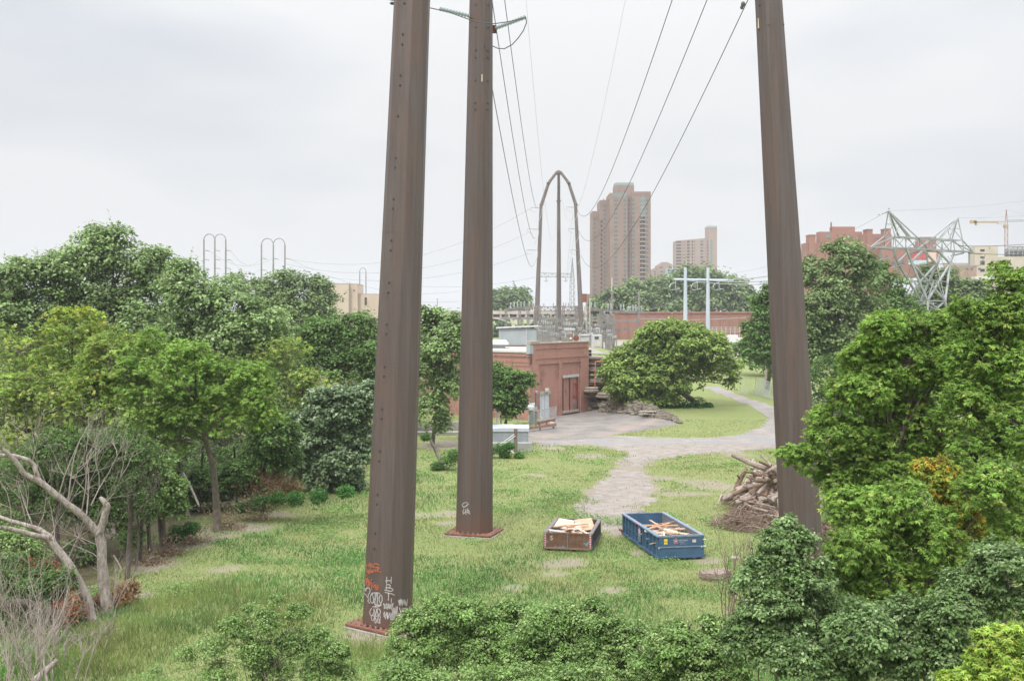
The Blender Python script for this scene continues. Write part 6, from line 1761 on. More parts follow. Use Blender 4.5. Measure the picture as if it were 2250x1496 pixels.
MB().tube([g - Vector((0, 0, .2)), g + Vector((0, 0, 4.0))], [.12, .09], 8).build('pole_shaft', CONC, up)
MB().ball(g + Vector((0, -.05, 4.1)), .17).build('lamp', WHITE, up)
MB().box(g + Vector((.02, -.14, 2.2)), (.26, .12, .5)).build('meter_box', GALV, up)
g = G(1168, 930); ec = thing('electric_cabinet', 'grey electric cabinet beside the utility pole', 'cabinet', tuple(g))
MB().box(g + Vector((0, 0, 1.2)), (.8, .5, 2.4)).build('cabinet_body', GALV, ec, bevel=.02)
MB().box(g + Vector((.05, -.27, 1.5)), (.35, .03, .9)).build('cabinet_door', WHITE, ec)
RUSTB = simple('rusty_beam', (.23, .12, .085), (.34, .22, .17), 2, stretch=(1, 1, 4), rough=.9)
for a, b, lab_ in [((1182, 937), (1219, 929), 'rusty guard beam behind the grass island by the brick wall'), ((1151, 950), (1221, 941), 'long rusty guard beam along the front edge of the grass island')]:
    p, q = G(*a), G(*b); root = thing('guard_rail', lab_, 'guard rail', tuple(p))
    MB().bar(p + Vector((0, 0, .42)), q + Vector((0, 0, .42)), .22, .3).build('beam', RUSTB, root)
    for t in (.08, .5, .93):
        c = p.lerp(q, t); MB().bb(c.x - .1, c.x + .1, c.y - .05, c.y + .15, -.1, .3).build('post', RUSTB, root)
o = MB().bar(G(1207, 936) + Vector((0, 0, .25)), G(1216, 934) + Vector((0, 0, .25)), .3, .3).build('fallen_plank', simple('pale_plank', (.62, .52, .42)), None, loc=tuple(G(1207, 936))); tag(o, 'short pale plank end lying by the upper rusty guard beam', 'plank')
# chain link in front of the door
def fence(label, pts, h, step, name='chain_link_fence', cat='fence', mesh=True, arms=False, matp=None):
    """pts: ground points; posts, top rail and diamond wire"""
    root = thing(name, label, cat, tuple(pts[0]))
    m = MB(); w = MB()
    for a, b in zip(pts[:-1], pts[1:]):
        L = (b - a).length; n = max(1, int(round(L / step)))
        for i in range(n + (1 if b is pts[-1] else 0)):
            p = a.lerp(b, i / n); p.z = terr(p.x, p.y)
            pm = MB(); pm.tube([p - Vector((0, 0, .1)), p + Vector((0, 0, h))], .04, 6)
            if arms: pm.tube([p + Vector((0, 0, h)), p + Vector((0.0, -.3, h + .35))], .03, 5)
            pm.build('post', matp or GALV, root)
        def top(t, z):
            p = a.lerp(b, t); p.z = terr(p.x, p.y) + z; return p
        for i in range(n): m.tube([top(i / n, h - .04), top((i + 1) / n, h - .04)], .028, 5)
        if mesh:
            k = int(L / .28)
            for i in range(k):
                for s in (-1, 1):
                    t0 = i / k; t1 = min(1, max(0, t0 + s * h * .55 / L))
                    f = abs(t1 - t0) * L / (h * .55) if h else 1
                    w.bar(top(t0, .05), top(t1, .05 + (h - .1) * min(1, f)), .028, .028)
    m.build('top_rail', GALV, root)
    if mesh and w.v: w.build('wire_mesh', GALV, root, kind='stuff')
    return root
fence('low wire fence in front of the white door of the brick building', [G(1170, 929), G(1192, 926), G(1222, 918)], 1.5, 2.2, mesh=True)

# ------------------------------------------------------------------ limestone cliff and rubble beside it
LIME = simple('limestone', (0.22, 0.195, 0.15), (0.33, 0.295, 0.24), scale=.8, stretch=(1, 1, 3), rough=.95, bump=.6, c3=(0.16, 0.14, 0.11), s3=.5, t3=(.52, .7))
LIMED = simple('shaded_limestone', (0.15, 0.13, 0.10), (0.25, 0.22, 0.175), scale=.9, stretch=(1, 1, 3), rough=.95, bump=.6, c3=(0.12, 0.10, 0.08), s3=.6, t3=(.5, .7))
rr = random.Random(21)
cl = thing('rock_cliff', 'layered limestone ledge stepping up beside the brick building', 'cliff', (10.5, 149, 0))
E = Cn + U * LR
z = -.3; k = 0
while z < 7.3:
    h_ = rr.uniform(.14, .40)
    back = 0.12 * z + rr.uniform(-.25, .35) + (1.0 if 2.6 < z < 3.4 else 0) - (.9 if 1.7 < z <= 2.6 else 0) - (.4 if z > 6.6 else 0)
    x = E.x - .3
    n = 0
    while x < 16.5:
        w_ = rr.uniform(.7, 2.2)
        yy = E.y + .2 + back + rr.uniform(-.3, .3) + 0.05 * (x - E.x)
        mm_ = MB(); poly = [(x, yy), (x + w_ * .5, yy - rr.uniform(0, .2)), (x + w_ - .03, yy + rr.uniform(-.05, .1)), (x + w_ - .02, yy + 4), (x, yy + 4)]
        mm_.prism(poly, z, z + h_ - rr.uniform(.02, .07))
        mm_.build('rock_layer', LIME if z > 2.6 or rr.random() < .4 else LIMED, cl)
        x += w_; n += 1
    z += h_; k += 1
def rock(mb, c, r, rr, sq=.6):
    vs = []; n = 7
    for i, (zz, q) in enumerate(((-.5, .8), (.1, 1.0), (.5, .65))):
        for k in range(n):
            a = 2 * math.pi * k / n + i * .3
            s = r * q * rr.uniform(.75, 1.15)
            vs.append((c[0] + s * math.cos(a), c[1] + s * math.sin(a), c[2] + zz * r * sq * 2 * rr.uniform(.8, 1.1)))
    fs = [tuple(reversed(range(n))), tuple(range(2 * n, 3 * n))]
    for i in range(2):
        fs += [(i * n + k, i * n + (k + 1) % n, (i + 1) * n + (k + 1) % n, (i + 1) * n + k) for k in range(n)]
    mb.add(vs, fs)
for i, (px, py, D, sx, sy, sz, lab_) in enumerate([(1338, 868, 143.5, 3.6, 2.2, .75, 'overhanging flat limestone slab low on the ledge'), (1342, 890, 142.5, 3.0, 2.0, .65, 'lowest flat limestone slab jutting over the yard'), (1298, 855, 144.5, 2.6, 1.6, .8, 'limestone block next to the corner of the brick building')]):
    c = P(px, py, D); root = MB(); pl_ = []
    for q in range(11):
        a_ = 2 * math.pi * q / 11; pl_.append((c.x + sx / 2 * math.cos(a_) * rr.uniform(.8, 1.1), c.y + 1 + (sy / 2 + 1) * math.sin(a_) * rr.uniform(.85, 1.1)))
    zz_ = c.z - sz / 2; root.prism(pl_, zz_, zz_ + sz * .45); root.prism([(c.x + (a_ - c.x) * .93 + .05, c.y + (b_ - c.y) * .9 + .1) for a_, b_ in pl_], zz_ + sz * .45 + .02, zz_ + sz * .8)
    o = root.build('limestone_slab', LIME, None, loc=tuple(c), bevel=.08); tag(o, lab_, 'rock')
FR = [G(a, b) for a, b in [(1318, 905), (1345, 907), (1400, 913), (1450, 919), (1478, 925), (1496, 932)]]
fxs = [g.x for g in FR]; fys = [g.y for g in FR]
m = MB()
for i in range(560):
    x = rr.uniform(fxs[0], fxs[-1]); t = rr.random() ** 1.2
    yf = float(np.interp(x, fxs, fys)); dep = np.interp(x, [fxs[0], fxs[-1]], [7.0, 2.0])
    y = yf + t * dep; k = np.interp(x, [fxs[0], fxs[-1]], [2.4, .35])
    rock(m, (x, y, terr(x, y) + t * k + rr.uniform(-.1, .15)), rr.uniform(.14, .42), rr)
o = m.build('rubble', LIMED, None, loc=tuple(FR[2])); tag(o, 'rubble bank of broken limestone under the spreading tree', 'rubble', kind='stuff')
m = MB(); bankv = []
for x in np.linspace(fxs[0], fxs[-1], 11):
    yf = float(np.interp(x, fxs, fys)); dep = float(np.interp(x, [fxs[0], fxs[-1]], [7.0, 2.0])); k = float(np.interp(x, [fxs[0], fxs[-1]], [2.4, .35]))
    bankv.append([(x, yf + .1, terr(x, yf) - .2), (x, yf + dep * .5, terr(x, yf + dep * .5) + .48 * k), (x, yf + dep, terr(x, yf + dep) + .95 * k), (x, yf + dep + 6, terr(x, yf + dep + 6) + .2)])
for i in range(10):
    for j in range(3):
        m.add([bankv[i][j], bankv[i + 1][j], bankv[i + 1][j + 1], bankv[i][j + 1]], [(0, 1, 2, 3)])
o = m.build('earth_bank', simple('bank_soil', (.12, .10, .075), (.22, .18, .14), 2, rough=.95, bump=.5), None, loc=tuple(FR[2])); o['kind'] = 'structure'
ORP = simple('orange_pipe', (.55, .16, .08), rough=.6)
m = MB(); m.tube([P(*p) for p in [(1284, 870, 144.5), (1306, 870, 144.6), (1306, 851, 144.7), (1307, 848, 144.7), (1308, 800, 145.2), (1308, 794, 145.6), (1334, 792, 145.8)]], .055, 6)
o = m.build('orange_pipe', ORP, None, loc=tuple(P(1306, 870, 144.6))); tag(o, 'thin orange pipe climbing the limestone ledge', 'pipe')
# platform on the ledge
pf = thing('ledge_platform', 'rusty grated platform with railing on top of the limestone ledge', 'platform', tuple(P(1310, 790, 147)))
MB().box(P(1312, 793, 147), (3.2, 1.6, .14)).build('deck', RUSTB, pf)
for px in (1292, 1302, 1312, 1322, 1332): a = P(px, 792, 146.3); MB().tube([a, a + Vector((0, 0, 1.05))], .03, 5).build('railing_post', GALV, pf)
m = MB(); a, b = P(1290, 775, 146.3), P(1334, 775, 146.3); m.tube([a, b], .03, 5); m.tube([a - Vector((0, 0, .5)), b - Vector((0, 0, .5))], .025, 5); m.build('handrail', GALV, pf)
o = MB().box(P(1295, 780, 147.5), (.5, 1.0, 1.4)).build('dark_doorway_box', simple('black_void', (.02, .02, .02)), None, loc=tuple(P(1295, 780, 147))); tag(o, 'narrow dark steel box against the corner of the brick building', 'box')  # plain black block, its colour standing in for the dark of a doorway
cb = thing('white_cabinet', 'white cabinet with a small window standing above the limestone ledge', 'cabinet', tuple(P(1311, 766, 152)))
MB().box(P(1311, 750, 152), (1.35, .9, 1.9)).build('cabinet_body', WHITE, cb, bevel=.03)
MB().box(P(1311, 742, 151.5), (.55, .06, .35)).build('cabinet_window', simple('dark_glass', (.08, .10, .12), rough=.2), cb)
MB().box(P(1313, 756, 151.5), (.7, .04, .6)).build('cream_panel', simple('cream_panel', (.6, .56, .42)), cb)
cb = thing('white_tank_unit', 'low white transformer unit right behind the brick parapet', 'transformer', tuple(P(1283, 756, 156)))
MB().box(P(1283, 744, 156), (1.5, 1.2, 1.1)).build('tank', WHITE, cb, bevel=.06)
m = MB()
for px in (1274, 1300): a = P(px, 755, 155.2); m.bb(a.x - .06, a.x + .06, a.y, a.y + .12, a.z, a.z + 1.5)
a, b = P(1272, 735, 155.2), P(1302, 735, 155.2); m.bar(a, b, .12); m.build('frame', WHITE, cb)
eq = thing('winch', 'rust red drum winch and a lit lamp behind the brick parapet', 'machine', tuple(P(1255, 752, 150)))
q = P(1266, 743, 150); MB().tube([q, q + Vector((.05, .7, 0))], .42, 12).build('drum', RUST, eq)
MB().box(P(1247, 747, 150), (1.6, .7, .6)).build('engine', simple('machine_grey', (.2, .19, .17), (.3, .25, .2), 3), eq)
MB().ball(P(1255, 734, 150.2), .17).build('orange_beacon', simple('orange_beacon', (.45, .22, .07), rough=.4), eq)
MB().ball(P(1254, 744, 149.6), .14).build('lamp', simple('cream_lamp', (.85, .78, .6), rough=.3), eq)
sd_ = thing('steel_shelter', 'small white roofed steel shelter between two far tower legs', 'shelter', tuple(P(1251, 752, 158)))
MB().box(P(1251, 723, 158), (1.5, 1.3, .28)).build('shelter_roof', WHITE, sd_)
for px in (1242, 1260): a = P(px, 726, 157.6); MB().bb(a.x - .06, a.x + .06, a.y, a.y + .12, 7.0, a.z).build('post', GALV, sd_)

# ------------------------------------------------------------------ picnic table
def picnic(px, py):
    g = G(px, py)
    root = thing('picnic_table', 'weathered wooden picnic table at the edge of the asphalt yard', 'picnic table', tuple(g), rz=math.radians(-18))
    W = simple('grey_wood', (.36, .31, .26), (.46, .41, .36), 4, rough=.9)
    for i in range(4):
        m = MB(); m.bb(-.95, .95, -.36 + i * .185, -.36 + i * .185 + .165, .72, .76); m.build('tabletop_board', W, root, local=True)
    for s in (-1, 1):
        m = MB(); m.bb(-.95, .95, s * .72 - .12, s * .72 + .12, .43, .47); m.build('bench', W, root, local=True)
    for s in (-1, 1):
        for t in (-1, 1):
            m = MB(); m.bar((s * .65, t * .62, 0), (s * .65, t * .22, .72), .06, .1); m.build('leg', W, root, local=True)
        m = MB(); m.bar((s * .6, -.8, .40), (s * .6, .8, .40), .05, .09); m.build('crossbeam', W, root, local=True)
picnic(1424, 917)

# ------------------------------------------------------------------ covered box, block, post, stakes
g = G(1122, 981)
cb = thing('covered_box', 'large box wrapped in pale grey tarpaulin beside the middle steel leg', 'covered container', tuple(g))
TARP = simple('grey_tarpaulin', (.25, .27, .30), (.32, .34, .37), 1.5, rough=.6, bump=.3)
x0, x1 = (1030 - CX) / F * g.y, (1161 - CX) / F * g.y
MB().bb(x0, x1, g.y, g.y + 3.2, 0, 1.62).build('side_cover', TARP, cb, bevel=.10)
m = MB(); rr = random.Random(5); n = 14
for i in range(n + 1):
    x = x0 - .08 + (x1 - x0 + .16) * i / n
    zz = 1.62 + rr.uniform(.02, .10) + .22
    m.v += [(x, g.y - .1, 1.48), (x, g.y - .03, zz - .10), (x, g.y + .5, zz), (x, g.y + 2.6, zz + .04), (x, g.y + 3.2, 1.7)]
for i in range(n):
    for j in range(4): m.f.append((i * 5 + j, (i + 1) * 5 + j, (i + 1) * 5 + j + 1, i * 5 + j + 1))
m.f.append((4, 3, 2, 1, 0)); m.f.append(tuple(n * 5 + j for j in range(5)))
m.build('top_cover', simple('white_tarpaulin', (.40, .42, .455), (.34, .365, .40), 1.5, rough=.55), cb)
g = G(1140, 993); x0, x1 = (1075 - CX) / F * g.y, (1169 - CX) / F * g.y
o = MB().bb(x0, x1, g.y, g.y + .7, -.05, .82).build('concrete_block', simple('grey_concrete', (.27, .27, .27), (.34, .34, .33), 1.5, rough=.95, bump=.3), None, loc=tuple(g), bevel=.03); tag(o, 'long grey concrete block lying in front of the tarpaulin covered box', 'concrete block')
g = G(1133, 998); post = thing('braced_post', 'stout brown wooden post with thin white braces in the weeds', 'post', tuple(g))
MB().bb(g.x - .17, g.x + .17, g.y - .15, g.y + .15, -.1, 2.35).build('post_shaft', simple('brown_timber', (.15, .105, .08), (.21, .16, .13), 4, rough=.9), post)
for a, b in [((1130, 954), (1060, 1003)), ((1132, 958), (1070, 1000)), ((1102, 974), (1131, 996)), ((1116, 968), (1116, 1003))]:
    MB().tube([P(a[0], a[1], g.y - .2), P(b[0], b[1], g.y - 1.2)], .045, 5).build('brace', WHITE, post)
sk = None
for px, top, bot in [(1093, 992, 1012), (1116, 990, 1009), (1120, 990, 1008), (1085, 996, 1004), (1140, 990, 1001), (1143, 991, 1011), (1153, 990, 1010), (1177, 989, 1012), (1108, 1004, 1012), (1074, 1006, 1012)]:
    g = G(px, bot)
    h_ = (bot - top) / F * g.y
    if sk is None: sk = MB().bb(-.06, .06, -.03, .03, 0, 1.0).build('rusty_stake', simple('rusted_stake', (.22, .075, .05), (.32, .12, .08), 6, rough=.9), None, loc=tuple(g)); o = sk
    else: o = sk.copy(); COL.objects.link(o); o.location = g
    o.scale = (1, 1, h_)
    tag(o, 'short rusty steel stake standing in the grass before the concrete block', 'stake', 'rusty stakes near the covered box')
g = G(1108, 1004); o = MB().box(g + Vector((-.6, 0, .35)), (2.2, .18, .14)).build('pale_beam', STONE, None, loc=tuple(g)); tag(o, 'pale beam lying across the weeds between the rusty stakes', 'beam')
# culvert wall left of the middle leg
cw = thing('culvert_wall', 'low concrete wall with a dark arched opening behind the leaning stem', 'wall', tuple(P(980, 950, 118)))
m = MB(); m.bb(-10.5, -2.0, 118.5, 119, -.3, P(0, 927, 118.5).z); m.build('wall_face', CONC, cw)
pts = [P(962, 944, 118.4)] + [P(962 + 30 * i / 8, 944 - 8 * math.sin(math.pi * (i / 8) ** .8), 118.4) for i in range(1, 8)] + [P(992, 940, 118.4), P(980, 944, 118.4)]
m = MB(); m.add([p for p in pts] + [p + Vector((0, .15, 0)) for p in pts], [tuple(range(len(pts)))] + [(i, (i + 1) % len(pts), (i + 1) % len(pts) + len(pts), i + len(pts)) for i in range(len(pts))]); m.build('culvert_opening', simple('culvert_dark', (.015, .015, .015)), cw)
m = MB(); m.bb(-10.5, -2.0, 117.0, 118.4, -.3, .35); m.build('ledge', CONC, cw)

# ------------------------------------------------------------------ roll-off dumpsters
BLUE = simple('blue_dumpster_paint', (0.042, 0.098, 0.175), (0.060, 0.125, 0.215), scale=2, rough=.5, c3=(0.13, 0.10, 0.085), s3=3.0, t3=(.60, .72), spec=.45)
BLUEL = simple('worn_blue_rim', (0.12, 0.18, 0.26), (0.24, 0.29, 0.35), scale=3, rough=.5)
RUSTP = simple('rusted_panel', (0.13, 0.07, 0.045), (0.20, 0.115, 0.08), scale=4, rough=.85, c3=(0.16, 0.27, 0.36), s3=1.1, t3=(.575, .60))
INNER = simple('scratched_inner_steel', (0.22, 0.20, 0.19), (0.15, 0.17, 0.20), scale=3, rough=.7)
def dumpster(label, px, py, W, L, Hh, rot, body, rim, rusty=False):
    g = G(px, py); g.z = terr(g.x, g.y) + .02
    root = thing('dumpster', label, 'dumpster', tuple(g), rz=rot)
    t = .07
    def B(name, m_, par=root, **k):
        return lambda mb: mb.build(name, m_, par, local=True, **k)
    MB().bb(-W / 2 + t, W / 2 - t, t, L - t, .18, .26).build('floor', INNER, root, local=True)
    sides = []
    for s in (-1, 1):
        o = MB().bb(s * (W / 2 - t), s * (W / 2 - .005), 0.002, L - .002, .16, Hh - .06).build('side_wall', body, root, local=True); sides.append(o)
        MB().bb(s * (W / 2 - t - .012), s * (W / 2 - t - .002), t, L - t, .27, Hh - .1).build('liner', INNER, o, local=True)
        n = 11 if L > 5 else 8
        for i in range(n):
            y = .12 + (L - .24) * i / (n - 1)
            MB().bb(s * (W / 2), s * (W / 2 + .09), y - .05, y + .05, .2, Hh - .1).build('rib', body, o, local=True)
        MB().bb(s * (W / 2 - .02), s * (W / 2 + .12), -.01, L + .01, .10, .22).build('bottom_rail', body, o, local=True)
        MB().bb(s * (W / 2 - .10), s * (W / 2 + .11), -.02, L + .02, Hh - .10, Hh).build('top_rail', rim, o, local=True, bevel=.02)
        MB().bb(s * (W / 2), s * (W / 2 + .04), .1, L - .1, .62, .68).build('mid_rail', body, o, local=True)
    e0 = MB().bb(-W / 2 + .001, W / 2 - .001, -.005, t, .16, Hh - .06).build('front_end', RUSTP if rusty else body, root, local=True)
    e1 = MB().bb(-W / 2 + .001, W / 2 - .001, L - t, L + .003, .16, Hh - .06).build('back_end', body, root, local=True)
    for o, y in ((e0, -.03), (e1, L - .07)):
        MB().bb(-W / 2 + .11, W / 2 - .11, y, y + .11, Hh - .095, Hh - .005).build('top_rail', RUSTP if (rusty and o is e0) else rim, o, local=True)
    MB().bb(-W / 2 + .02, W / 2 - .02, -.06, -.006, .10, .19).build('bottom_rail', body if not rusty else RUSTB, e0, local=True)
    for s in (-.32, .32):
        MB().bb(s * W - .09, s * W + .09, .05, L - .05, -.02, .17).build('skid', RUSTB, root, local=True)
    return root, e0, sides
bd, e0, sd2 = dumpster('long blue roll off dumpster loaded with broken boards', 1496, 1230, 2.42, 6.7, 1.30, math.atan(435 / F), BLUE, BLUEL)
MB().bb(-1.2, 1.2, -.045, -.006, .66, .72).build('horizontal_rib', BLUEL, e0, local=True)
for z in (.66, 1.02):
    m = MB(); m.tube([(1.2, .1, z), (1.42, .08, z - .03)], .05, 8); m.build('latch_pin', GALV, bd, local=True)
MB().bb(-1.24, -1.19, -.05, -.01, .62, .70).build('reflector', WHITE, e0, local=True)
MB().bb(1.1, 1.17, -.055, -.01, .62, .70).build('reflector', WHITE, e0, local=True)
m = MB(); m.box((-1.35, 6.75, .30), (.12, .5, .12)); m.build('hook_bar', RUST, bd, local=True)
def flat(name, parent, pts, mat_, y=-.012):
    n = len(pts); m = MB(); m.add([(x, y, z) for x, z in pts], [tuple(range(n))]); return m.build(name, mat_, parent, local=True)
YEL = simple('yellow_sticker', (.75, .55, .06), rough=.5)
RED = simple('red_print', (.60, .07, .09), rough=.5)
flat('yellow_sticker', e0, [(-.93, .84), (-.93, 1.13), (-.74, 1.13), (-.74, .84)], YEL)
MB().bb(-.93, -.74, -.016, -.0135, .965, .985).build('sticker_line', BLUE, e0, local=True)
flat('white_sticker', e0, [(.64, .90), (.64, 1.07), (.84, 1.07), (.84, .90)], WHITE)
flat('red_sticker_band', e0, [(.655, 1.03), (.655, 1.06), (.825, 1.06), (.825, 1.03)], RED, -.015)
# emblem: five pointed star inside a rounded five lobed outline
cx_, cz_ = -.28, 1.0
pet = []
for i in range(40):
    a = 2 * math.pi * i / 40 + math.pi / 2; r_ = .125 + .028 * math.cos(5 * (a - math.pi / 2)); pet.append((cx_ + r_ * math.cos(a), cz_ + r_ * math.sin(a)))
flat('emblem_outline', e0, pet, simple('pink_red_print', (.68, .22, .26)), -.012)
flat('emblem_field', e0, [(cx_ + (x - cx_) * .74, cz_ + (z - cz_) * .74) for x, z in pet], BLUE, -.015)
st = [(cx_ + (.085 if i % 2 == 0 else .036) * math.cos(math.pi / 2 + i * math.pi / 5), cz_ + (.085 if i % 2 == 0 else .036) * math.sin(math.pi / 2 + i * math.pi / 5)) for i in range(10)]
flat('emblem_star', e0, st, WHITE, -.018)
def text(s, size, x, z, parent, mat_, y=-.014, rot=(math.radians(90), 0, 0), name='lettering', loc=None):
    cu = bpy.data.curves.new('t', 'FONT'); cu.body = s; cu.size = size; cu.resolution_u = 2
    t = bpy.data.objects.new('t', cu); me = bpy.data.meshes.new_from_object(t)
    o = bpy.data.objects.new(name, me); COL.objects.link(o); bpy.data.objects.remove(t)
    me.materials.clear(); me.materials.append(mat_)
    o.parent = parent; o.location = loc or (x, y, z); o.rotation_euler = rot
    return o
text('REPUBLIC', .115, -.09, .985, e0, WHITE)
text('SERVICES', .065, -.09, .91, e0, WHITE)
text('(612) 521-2100', .05, -.05, .83, e0, WHITE)
# side print, star and words down one panel of the long side
c0 = sd2[0]
def sflat(name, pts, mat_, x=-1.305):
    m = MB(); m.add([(x, y, z) for y, z in pts], [tuple(reversed(range(len(pts))))]); return m.build(name, mat_, c0, local=True)
sflat('panel_plate', [(2.92, .30), (3.46, .30), (3.46, 1.16), (2.92, 1.16)], BLUE, -1.303)
sflat('emblem_outline', [(3.2 + (x - cx_) * 1.5, .93 + (z - cz_) * 1.3) for x, z in pet], simple('pale_pink_print', (.62, .36, .40)), -1.306)
sflat('emblem_star', [(3.2 + (x - cx_) * 1.5, .93 + (z - cz_) * 1.3) for x, z in st], WHITE, -1.309)
for s, z in (('REPUBLIC', .62), ('SERVICES', .50), ('521-2100', .38)):
    text(s, .12, 0, 0, c0, WHITE, rot=(math.radians(90), 0, math.radians(-90)), loc=(-1.306, 3.46, z))
flat2 = MB(); flat2.bb(-1.325, -1.30, 3.0, 3.9, 1.22, 1.27); flat2.build('red_tape', RED, c0, local=True)
WORNB = simple('rust_eaten_blue_paint', (0.05, 0.085, 0.13), (0.09, 0.085, 0.09), scale=2, rough=.7, c3=(0.13, 0.075, 0.05), s3=2.0, t3=(.48, .58))
WORNR = simple('scraped_grey_rim', (0.20, 0.21, 0.23), (0.16, 0.12, 0.10), scale=3, rough=.6)
rd_, e0r, _ = dumpster('short roll off dumpster with a rusted brown end, filled with pale boards', 1247.5, 1211, 2.5, 4.3, 1.0, -math.atan(473 / F), WORNB, WORNR, rusty=True)
MB().bb(-.03, .03, -.06, -.008, .16, .94).build('centre_rib', simple('chipped_blue', (.14, .26, .32), (.2, .15, .12), 5), e0r, local=True)
for s in (-1, 1):
    o = MB().bb(s * 1.25 - .045, s * 1.25 + .045, -.03, -.008, .16, .96).build('striped_edge', WHITE, e0r, local=True)
    for i in range(6): MB().bb(s * 1.25 - .04, s * 1.25 + .04, -.036, -.031, .2 + i * .13, .265 + i * .13).build('red_stripe', RED, o, local=True)
text('5', .34, -.98, .58, e0r, simple('cream_print', (.75, .62, .42)), y=-.03)

# loads of boards
BD = [simple('pale_board', (.60, .43, .30), (.70, .54, .41), 5, stretch=(1, 1, 1), rough=.85), simple('tan_board', (.48, .30, .19), (.58, .40, .28), 5, rough=.85), simple('grey_board', (.40, .37, .34), (.52, .49, .46), 5, rough=.85), simple('white_board', (.70, .66, .62), (.60, .55, .50), 4, rough=.8)]
def board(root, x, y, z, L, w, t, yaw, pitch, roll, mt, lab_, grp, cat='board'):
    M_ = Matrix.Rotation(root.rotation_euler.z, 3, 'Z')
    c = Vector(root.location) + M_ @ Vector((x, y, z))
    m = MB(); m.bb(-w / 2, w / 2, -L / 2, L / 2, -t / 2, t / 2)
    o = m.build('broken_board', mt, None, local=True); o.location = c
    o.rotation_euler = (pitch, roll, yaw + root.rotation_euler.z)
    return tag(o, lab_, cat, grp)
rr = random.Random(14)
lb1 = 'broken pale board among the heap lying in the blue dumpster'
for i in range(60):
    board(bd, rr.uniform(-.75, .8), rr.uniform(.7, 4.9), .62 + .50 * rr.random(), rr.uniform(.9, 2.2), rr.uniform(.09, .2), .035, rr.uniform(-1.5, 1.5), rr.uniform(-.25, .25), rr.uniform(-.3, .3), BD[rr.choice([0, 0, 1, 1, 2])], lb1, 'boards in the blue dumpster')
o = board(bd, -.15, 2.0, 1.06, 2.3, .34, .05, .12, -.16, .1, BD[0], 'wide light plank lying on top of the heap in the blue dumpster', None)
o = board(bd, .45, 2.7, 1.08, 2.2, .13, .05, .30, -.2, .0, BD[0], 'thin light stick standing slanted on top in the blue dumpster', None)
o = board(bd, .78, 2.1, .95, 2.2, .24, .05, .22, -.1, .2, BD[1], 'plank leaning along the inner right wall of the blue dumpster', None)
o = board(bd, .3, 3.6, 1.12, 1.5, .16, .06, 1.4, .0, .1, BD[1], 'crosswise board across the back of the heap in the blue dumpster', None)
lb2 = 'broken board among the pale heap lying in the rusted dumpster'
for i in range(26):
    board(rd_, rr.uniform(-.8, .8), rr.uniform(.5, 3.6), .52 + .36 * rr.random(), rr.uniform(.6, 1.7), rr.uniform(.12, .45), .04, rr.uniform(-1.6, 1.6), rr.uniform(-.25, .25), rr.uniform(-.3, .3), BD[rr.choice([0, 1, 2, 3, 3])], lb2, 'boards in the rusted dumpster')
board(rd_, .55, 3.0, .90, 1.5, 1.0, .05, .25, .25, -.1, BD[1], 'large tan sheet of board at the back of the rusted dumpster', None)
board(rd_, -.65, 3.0, .88, 1.4, .95, .05, -.1, .2, .1, BD[0], 'large pale sheet of board in the far left corner of the rusted dumpster', None)
board(rd_, -.2, 2.3, .96, 2.1, .12, .06, -1.2, .05, 0, BD[1], 'long orange tan stick crossing the rusted dumpster', None)
board(rd_, .1, 1.2, .84, 1.3, .22, .05, .5, .1, .1, BD[1], 'short tan plank over the white boards in the rusted dumpster', None)
r_ = np.random.default_rng(4)
C = np.array(bd.location) + np.array([0, 0, .95]) + (r_.random((260, 3)) - .5) * np.array([1.3, 2.2, .3]) + np.array([.2, 1.4, 0])
bg = thing('cut_branches', 'cut green branch thrown over the boards in the blue dumpster', 'branches', tuple(bd.location))
leaves_mesh('leaves', C, unit(r_.normal(size=(260, 3))), unit(r_.normal(size=(260, 3))), np.full(260, .13), np.full(260, .06), np.array([.14, .2, .05]) * (0.7 + .6 * r_.random((260, 1))), LEAFM, bg)

# ------------------------------------------------------------------ log and brush pile
LOGM = [simple('weathered_log', (.19, .145, .115), (.36, .30, .26), 2.5, stretch=(1, 1, 1), rough=.95, bump=.6), simple('pale_log', (.28, .225, .185), (.42, .355, .31), 3, rough=.9, bump=.5), simple('brown_log', (.12, .075, .05), (.22, .15, .11), 3, rough=.95, bump=.5)]
rr = random.Random(77)
pc = G(1690, 1128); pc = Vector((pc.x + .6, pc.y + 1.5, 0))
def logm(a, b, r, mt, lab_, grp, cat='log', name='log', n=8):
    a, b = Vector(a), Vector(b); L = (b - a).length
    m = MB(); mid = a.lerp(b, .5) + Vector((rr.uniform(-.1, .1), rr.uniform(-.1, .1), rr.uniform(-.05, .12))) * L * .7
    gp_, gr_ = gnarl([a, mid, b], [r, r * .88, r * rr.uniform(.5, .8)], rr, 2, .22); m.tube(gp_, gr_, n)
    if r > .1 and rr.random() < .6: m.tube([mid, mid + Vector((rr.uniform(-.4, .4), rr.uniform(-.4, .1), rr.uniform(.1, .5)))], [r * .45, r * .25], 6)
    o = m.build(name, mt, None, loc=tuple(a), smooth=False); return tag(o, lab_, cat, grp)
